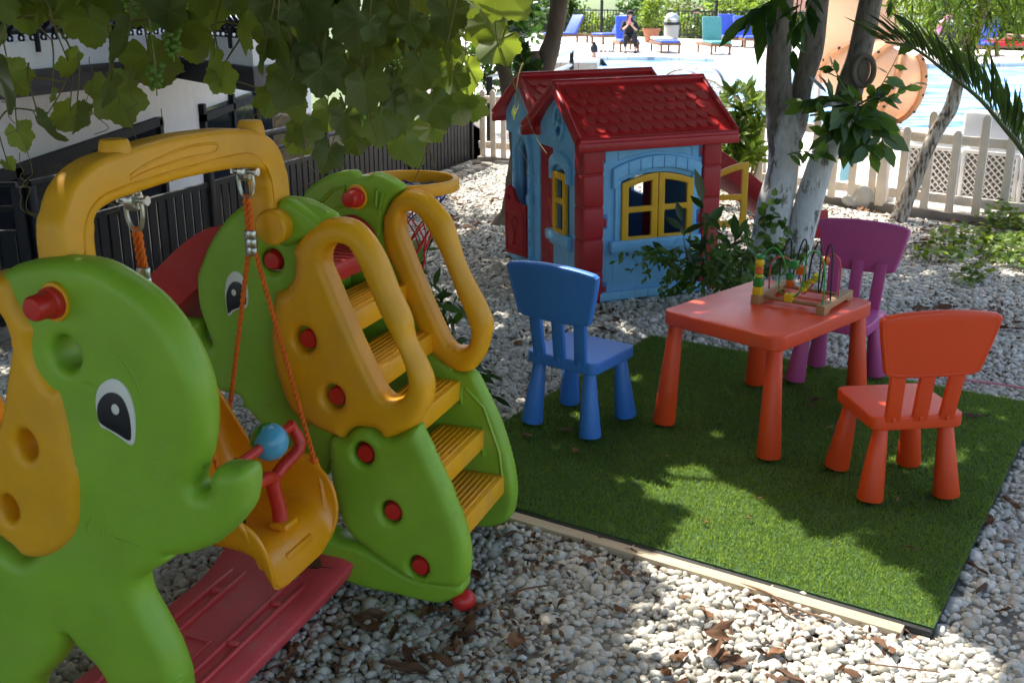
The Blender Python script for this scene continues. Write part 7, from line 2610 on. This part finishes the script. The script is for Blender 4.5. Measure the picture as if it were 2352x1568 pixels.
# sunlit shrub behind the playhouse
sb = at(1700, 428)
sb.z = GZ
SB = plant('oleander_shrub', sb, 'sunlit bright shrub with whorls of narrow leaves between the playhouse and the stump', 'shrub')
SB.name = 'whorled_shrub'
rg = np.random.RandomState(53)
mb = MB()
cP, cN, cD, cS = [], [], [], []
for k in range(60):
    x, y = 1692 + rg.normal() * 30, 305 + rg.normal() * 52
    x, y = min(max(x, 1640), 1755), min(max(y, 218), 405)
    p = aty(x, y, 8.75 + rg.uniform(-.3, .3))
    mb.add(ctube([Vector((0, 0, 0)) + Vector((rg.normal() * .04, rg.normal() * .04, 0)), (p - sb) * .5 + Vector((rg.normal() * .05, 0, .05)), p - sb], [.008, .006, .003], 5, 4))
    ax = Vector((rg.normal() * .55, rg.normal() * .55 - .35, 1)).normalized()
    wm = frame((0, 0, 0), ax)
    for j in range(15):
        a = j * 2.4
        d_ = (wm @ Vector((cos(a), sin(a), .15 + .9 * rg.rand() + (.7 if j > 10 else 0)))).normalized()
        cP.append(p - sb); cD.append(d_); cS.append(.15 * rg.uniform(.7, 1.2))
        cN.append(ax * 1.0 - d_ * .5 + Vector((rg.normal() * .2, rg.normal() * .2, 0)))
mb.obj('twig', M['cane'], SB, 60)
leaf_cloud('whorl_leaves', np.array([tuple(p) for p in cP]), np.array([tuple(p) for p in cN]), np.array([tuple(p) for p in cD]), np.array(cS), .28, LM_lime, SB, 38, tl=(.42, .3))
# weeds behind the handrail
wd0 = at(1075, 880)
wd0.z = GZ
WD = plant('seedling', wd0, 'young plant with dark narrow leaves behind the far yellow handrail', 'plant')
rg = np.random.RandomState(54)
for pts_, nl, sz in (([(1075, 878), (1050, 800), (1020, 730), (998, 660)], 20, .075), ([(1075, 878), (1062, 820), (1040, 760), (1015, 700)], 18, .08), ([(1078, 880), (1095, 860), (1115, 850), (1130, 862)], 12, .075), ([(1040, 790), (1030, 740), (1040, 700), (1055, 690)], 12, .07), ([(1000, 690), (985, 640), (978, 600), (985, 560)], 10, .07), ([(1078, 878), (1100, 880), (1118, 895), (1135, 915)], 9, .08)):
    twig(pts_, 4.0, .0022, nl, sz, .04, wd0, .3)
flush('leaf_blades', WD, LM, .34, 39, tl=(.25, .2))
# ground cover at the right
rg = np.random.RandomState(55)
gp_ = [at(*p) for p in ((2085, 560), (2140, 535), (2220, 540), (2280, 505), (2420, 480), (2430, 640), (2330, 640), (2240, 655), (2190, 640), (2230, 600), (2150, 590), (2100, 590))]
bb = np.array([p[:2] for p in gp_])
P = rg.uniform(bb.min(0), bb.max(0), (5200, 2))
P = P[in_poly(P, bb)]
c = np.array([noise.noise(Vector((p[0] * 3.2, p[1] * 3.2, 7))) for p in P])
P, c = P[c > -.08], c[c > -.08]
z = GZ + .02 + np.clip(c + .1, 0, 1) * rg.uniform(.05, .28, len(P))
P3 = np.column_stack([P, z])
gco = leaf_cloud('ground_cover', P3, rand_dirs(rg, len(P3), 2.2), rand_dirs(rg, len(P3), .1), .055, .6, LM_lime, None, 40, 'round', 'stuff', (.35, .25))
# palm at the right edge
pm = Vector((2.95, 4.95, GZ))
PM = plant('young_palm', pm, 'palm with a long feathery frond arching in from the right edge', 'palm')
fr = [((2033, 97), (2100, 112), (2180, 172), (2250, 228), (2310, 298), (2352, 352), (2440, 500), (2560, 800))]
for fi in range(4):
    if fi == 0:
        q = [aty(x, y, 5.0) for x, y in fr[0]][::-1]
        q[0] = pm + Vector((0, 0, .25))
    else:
        a = R((-20, 60, -75)[fi - 1])
        q = [pm + Vector((cos(a) * d_, sin(a) * d_, .25 + 1.1 * d_ - .55 * d_ * d_)) for d_ in (0, .25, .55, .9, 1.2, 1.5)]
    cq = catmull(q, 9)
    MB().add(tube([p - pm for p in cq], [.014 * (1 - .8 * i / (len(cq) - 1)) + .002 for i in range(len(cq))], 7)).obj('rachis', M['stem'], PM, 60)
    cP, cN, cD, cS = [], [], [], []
    n_ = len(cq)
    for k in range(56):
        f = .22 + .78 * k / 55
        i = min(int(f * (n_ - 1)), n_ - 2)
        p = cq[i].lerp(cq[i + 1], f * (n_ - 1) - i)
        t_ = (cq[i + 1] - cq[i]).normalized()
        upv = Vector((0, 0, 1))
        sd2 = t_.cross(upv).normalized()
        nn2 = sd2.cross(t_).normalized()
        for s in (-1, 1):
            d_ = (t_ * (.50 + .6 * f) + sd2 * s * .62 + nn2 * (.62 + rg.normal() * .12)).normalized()
            cP.append(p - pm); cD.append(d_); cN.append(nn2 * .8 - sd2 * s * .5 + Vector((0, -.2, 0)))
            cS.append(.50 * (1 - .62 * f) * (.5 + .5 * min(1, (f - .2) * 6)))
    leaf_cloud('leaflets', np.array([tuple(p) for p in cP]), np.array([tuple(p) for p in cN]), np.array([tuple(p) for p in cD]), np.array(cS), .042, LM_mid, PM, 60 + fi, tl=(.3, .2))
MB().add(lathe([(.10, 0), (.11, .1), (.07, .3), (.02, .36)], 12)).obj('crownshaft', M['cbark'], PM, 60)
# foliage of the potted shrub
rg = np.random.RandomState(56)
P = blob_points(rg, 1500, [(0, 0, 1.05, .52, .5, .55), (.15, 0, 1.45, .38, .35, .35), (-.25, 0, .85, .35, .35, .3)])
leaf_cloud('foliage', P, rand_dirs(rg, len(P), .5), rand_dirs(rg, len(P), .3), .12, .5, LM_lime, POT, 61, tl=(.4, .3))
# trees and bushes beyond the terrace
rg = np.random.RandomState(57)
spots = [(1.5, 60, 4.5), (4.6, 58, 4.2), (7.8, 55, 4.8), (10.5, 51, 5.0), (13, 60, 6.5), (13.4, 47, 4.2), (17, 44, 4.8), (20.5, 52, 6), (19.5, 38.5, 4.2), (23.5, 36, 4.6), (27, 42, 5.5), (-1.8, 60, 4.4), (24, 30, 4.2), (9, 66, 7), (3, 72, 6), (-5, 66, 6), (16.5, 55, 6.5), (27, 31, 5)]
for k in range(22):
    f = k / 21
    spots.append((-1 + 24 * f + rg.uniform(-.5, .5), 57.5 - 29 * f + rg.uniform(1.2, 3.0), 4.3 + rg.uniform(-.3, .5)))
for i, (x, y, h_) in enumerate(spots):
    kd = i % 3
    t = empty('garden_tree', (x, y, -3.1), 0, ['dense olive green tree beyond the terrace railing', 'pale yellowish bushy tree beyond the terrace railing', 'loose mid green tree beyond the terrace railing'][kd], 'tree', 'trees beyond the pool terrace')
    hh = h_ + rg.uniform(-.4, .6)
    MB().add(ctube([(0, 0, 0), (.1, 0, hh * .35), (-.1, .1, hh * .7)], [.14, .10, .05], 8, 4)).add(ctube([(.05, 0, hh * .3), (.7, .2, hh * .6)], [.07, .03], 6, 4)).add(ctube([(.05, 0, hh * .35), (-.6, -.3, hh * .65)], [.07, .03], 6, 4)).obj('trunk', M['bark'], t)
    blobs = []
    for k in range(7):
        a = rg.uniform(0, 2 * pi)
        d_ = rg.uniform(.3, 1.3)
        s_ = rg.uniform(.8, 1.35)
        blobs.append((cos(a) * d_, sin(a) * d_, hh * rg.uniform(.45, .95), s_, s_, s_ * .8))
    P = blob_points(rg, 3000, blobs)
    mt_ = (LM, LM_lime, LM_far)[kd]
    leaf_cloud('crown', P, rand_dirs(rg, len(P), .5), rand_dirs(rg, len(P), -.3), .25, .5, mt_, t, 70 + i, tl=(.5, .28))
# hedge plants behind the gate
gpb = Vector((.55, 13.5, 0))
GPL = plant('hedge_bush', gpb, 'dark leafy bush beyond the gate between the forked trunks', 'bush')
P = blob_points(rg, 1800, [(-.72, 0, .9, .42, .4, .6), (-.5, .2, 1.4, .36, .4, .5)])
leaf_cloud('foliage', P, rand_dirs(rg, len(P), .5), rand_dirs(rg, len(P), -.3), .12, .5, LM, GPL, 90, tl=(.5, .25))

# ================================================================= FALLEN LEAVES AND TWIGS
def dry_leaf(seed, L, w_, curl):
    rg_ = np.random.RandomState(seed)
    nx_, ny_ = 5, 12
    V, F = [], []
    tw2 = rg_.uniform(-.8, .8)
    bd_ = rg_.uniform(.2, 1.0)
    for j in range(ny_ + 1):
        f = j / ny_
        wd2 = w_ * (sin(pi * f ** .85) ** .75) * (1 + .08 * sin(f * 17 + seed))
        for k in range(nx_ + 1):
            s = -1 + 2 * k / nx_
            a = s * curl
            x = (sin(a) / max(curl, .01)) * wd2 / 2
            z = (1 - cos(a)) / max(curl, .01) * wd2 / 2 + bd_ * L * .25 * (f - .5) ** 2 + .004 * sin(9 * f + s * 3 + seed)
            y = (f - .5) * L
            an2 = tw2 * (f - .5)
            V.append((x * cos(an2) - z * sin(an2), y, x * sin(an2) + z * cos(an2)))
    m2_ = nx_ + 1
    for j in range(ny_):
        for k in range(nx_):
            F.append((j * m2_ + k, j * m2_ + k + 1, (j + 1) * m2_ + k + 1, (j + 1) * m2_ + k))
    mb_ = MB().add((V, F), 0, None, rg_.uniform(.1, .95))
    mb_.add(tube([(0, -L * .5, .002), (0, -L * .62, .006), (.004, -L * .72, .004)], .0012, 5), 0, None, .2)
    me_ = bpy.data.meshes.new('fallen_leaf')
    me_.from_pydata(mb_.V, [], mb_.F)
    a = me_.attributes.new('tint', 'FLOAT', 'POINT')
    a.data.foreach_set('value', mb_.T)
    me_.polygons.foreach_set('use_smooth', [True] * len(me_.polygons))
    me_.materials.append(LM_dry)
    return me_


# crumbled leaf bits between the stones
rg = np.random.RandomState(66)
P = []
for (x0, y0, x1, y1), n_ in (((1640, 1320, 2130, 1470), 180), ((640, 1340, 1300, 1560), 420), ((1880, 460, 2352, 600), 1500), ((1030, 390, 1180, 600), 500), ((1150, 1170, 1600, 1300), 220), ((1640, 430, 1760, 560), 420), ((2080, 560, 2352, 860), 700), ((1400, 1300, 2100, 1568), 110), ((1100, 560, 1500, 900), 300)):
    for k in range(n_):
        p = at(rg.uniform(x0, x1), rg.uniform(y0, y1))
        P.append((p.x, p.y, GZ + rg.uniform(-.006, .008)))
P = np.array(P)
P = P[~in_poly(P, cpoly) & in_poly(P, GP)]
leaf_cloud('leaf_litter', P, rand_dirs(rg, len(P), 1.4), rand_dirs(rg, len(P), 0), .026, .55, LM_dry, None, 91, 'lance', 'stuff', (.4, .3))

DL_ = [dry_leaf(100 + k, L, w_, c_) for k, (L, w_, c_) in enumerate(((.105, .045, .7), (.12, .035, 1.3), (.09, .05, .4), (.13, .04, 1.0), (.10, .03, 1.6), (.085, .055, .5), (.11, .05, .9), (.12, .028, 1.8)))]
rg = np.random.RandomState(58)
NL = 0


def fallen(p, label, group, sc_=1., k=None, rz=None, tilt=.25):
    global NL
    o = bpy.data.objects.new('fallen_leaf', DL_[rg.randint(0, 8) if k is None else k])
    COL.objects.link(o)
    o.location = p
    o.rotation_euler = (rg.normal() * tilt + (pi if rg.rand() < .35 else 0), rg.normal() * tilt, rg.uniform(0, 2 * pi) if rz is None else rz)
    o.scale = (sc_,) * 3
    tag(o, label, 'leaf', group)
    NL += 1
    return o


FLG = 'fallen leaves scattered over the play corner'
regs = [((1040, 395, 1175, 560), 34, 'curled brown leaf on the white gravel left of the playhouse', .95), ((650, 1350, 1100, 1560), 20, 'dry brown leaf on the gravel in front of the red base plate', .9), ((1640, 1330, 2110, 1490), 15, 'dry brown leaf on the gravel along the plywood strip', .8),
        ((2110, 620, 2352, 760), 18, 'dry brown leaf on the gravel below the green ground plants', 1.), ((1890, 465, 2300, 560), 44, 'dry brown leaf on the litter along the white fence kerb', .9), ((1420, 1280, 2000, 1560), 14, 'dry pale leaf on the sunlit gravel at the bottom', .7), ((1130, 1160, 1560, 1290), 12, 'brown leaf on the gravel between the steps and the plywood strip', .7),
        ((1180, 700, 1480, 790), 12, 'brown leaf on the gravel behind the blue chair', .9), ((2200, 880, 2352, 1400), 8, 'brown leaf on the gravel right of the grass mat', .9), ((1560, 690, 1740, 720), 6, 'brown leaf at the foot of the playhouse shrub', .9), ((1660, 430, 1740, 520), 12, 'brown leaf on the gravel beside the red playhouse slide', .9)]
for (x0, y0, x1, y1), n_, lb, s_ in regs:
    for k in range(n_):
        x, y = rg.uniform(x0, x1), rg.uniform(y0, y1)
        p = at(x, y)
        if in_poly(np.array([[p.x, p.y]]), cpoly)[0]: continue
        fallen((p.x, p.y, GZ + .012), lb, FLG, s_ * rg.uniform(.65, 1.1))
for (x, y, s_, k, rz, lb) in ((838, 1420, 1.0, 6, .9, 'large dark brown leaf lying flat on gravel right of the base plate'), (1184, 1462, 1.0, 5, 2.9, 'broad reddish brown leaf on the gravel near the bottom centre'), (930, 1523, 1.05, 3, 1.4, 'long brown leaf on the gravel at the bottom edge'), (1090, 1308, .8, 0, .3, 'brown leaf leaning against the lower end of the green stair side'), (1437, 1300, .7, 2, .2, 'small reddish leaf at the edge of the sunlit gravel'), (1560, 1490, .75, 2, 2.2, 'orange brown leaf on the brightest sunlit gravel'), (2265, 1180, 1., 5, .1, 'brown leaf standing on edge right of the mat')):
    p = at(x, y)
    fallen((p.x, p.y, GZ + .014), lb, FLG, s_, k, rz, .12)
for (x, y, s_, k, rz) in ((1210, 1003, .6, 2, 1.0), (1300, 990, .7, 0, 2.2), (1322, 1040, .5, 5, .4), (1835, 868, .5, 4, .2), (1870, 925, .8, 1, 1.9), (1862, 936, .6, 7, 1.2), (2237, 957, .9, 1, 1.5), (1620, 1206, .4, 4, .4), (1720, 1196, .35, 4, 2.4), (1530, 1052, .3, 4, .5), (1905, 985, .4, 4, 2.), (2090, 1265, .45, 7, 1.4), (1745, 1150, .35, 4, .9), (2060, 1150, .4, 4, 2.6)):
    p = at(x, y)
    fallen((p.x, p.y, .012), 'dry leaf lying on the green grass mat', FLG, s_, k, rz, .1)
w_ = PLA.matrix_basis @ Vector((-.40, -.09, .075))
fallen((w_.x, w_.y, .085), 'large grey brown leaf lying on the red base plate', FLG, 1.15, 6, 1.25, .05)
M['twigb'] = simple('dry_twig', (.16, .085, .045), .8, .25, 20)
for pts_, lb, r_ in (([(990, 1442), (1090, 1395), (1190, 1345), (1260, 1336)], 'thin brown twig lying on the gravel in front of the steps', .0028), ([(1700, 1328), (1760, 1352), (1830, 1385), (1920, 1420)], 'reddish dry vine stem lying along the plywood strip', .0035), ([(1780, 1360), (1800, 1400), (1830, 1412)], 'short reddish side twig beside the plywood strip', .0025), ([(1990, 1510), (2080, 1525), (2160, 1530)], 'straw coloured twig on the gravel at the lower right', .002)):
    q = [at(x, y) for x, y in pts_]
    o = MB().add(ctube([(p.x, p.y, GZ + .014 + .006 * (i % 2)) for i, p in enumerate(q)], r_, 6, 5)).obj('twig', M['twigb'])
    tag(o, lb, 'twig')
EXPOSURE = 1.7
# ================================================================= LIGHT, SKY, CAMERA
w = bpy.data.worlds.new('World')
SC.world = w
w.use_nodes = True
nt = w.node_tree
sky = N(nt, 'ShaderNodeTexSky', sky_type='NISHITA')
sky.sun_disc = False
sky.sun_elevation = math.asin(SUN.z)
sky.sun_rotation = math.atan2(SUN.x, SUN.y)
sky.dust_density = 4.0
sky.ozone_density = .4
bg = nt.nodes['Background']
nt.links.new(sky.outputs[0], bg.inputs[0])
bg.inputs[1].default_value = .15
sl = bpy.data.lights.new('sun', 'SUN')
sl.energy = 3.2
sl.angle = R(.53)
sl.color = (1, .95, .86)
so = bpy.data.objects.new('sun', sl)
COL.objects.link(so)
so.rotation_euler = (-SUN).to_track_quat('-Z', 'Y').to_euler()
so.location = SUN * 20

cam = bpy.data.cameras.new('camera')
co = bpy.data.objects.new('camera', cam)
COL.objects.link(co)
co.location = (0, 0, CAM_H)
co.rotation_euler = (pi / 2 - PITCH, 0, 0)
cam.sensor_width = 36
cam.lens = 36 * FOC / 2352
cam.clip_start = .05
cam.clip_end = 3000
cam.dof.use_dof = True
cam.dof.focus_distance = 3.6
cam.dof.aperture_fstop = 9.0
SC.camera = co
vs = SC.view_settings
vs.view_transform = 'Standard'
vs.look = 'None'
vs.gamma = 1
vs.exposure = EXPOSURE
cy = SC.cycles
cy.max_bounces = 8
cy.diffuse_bounces = 4
cy.transparent_max_bounces = 8
cy.use_denoising = True
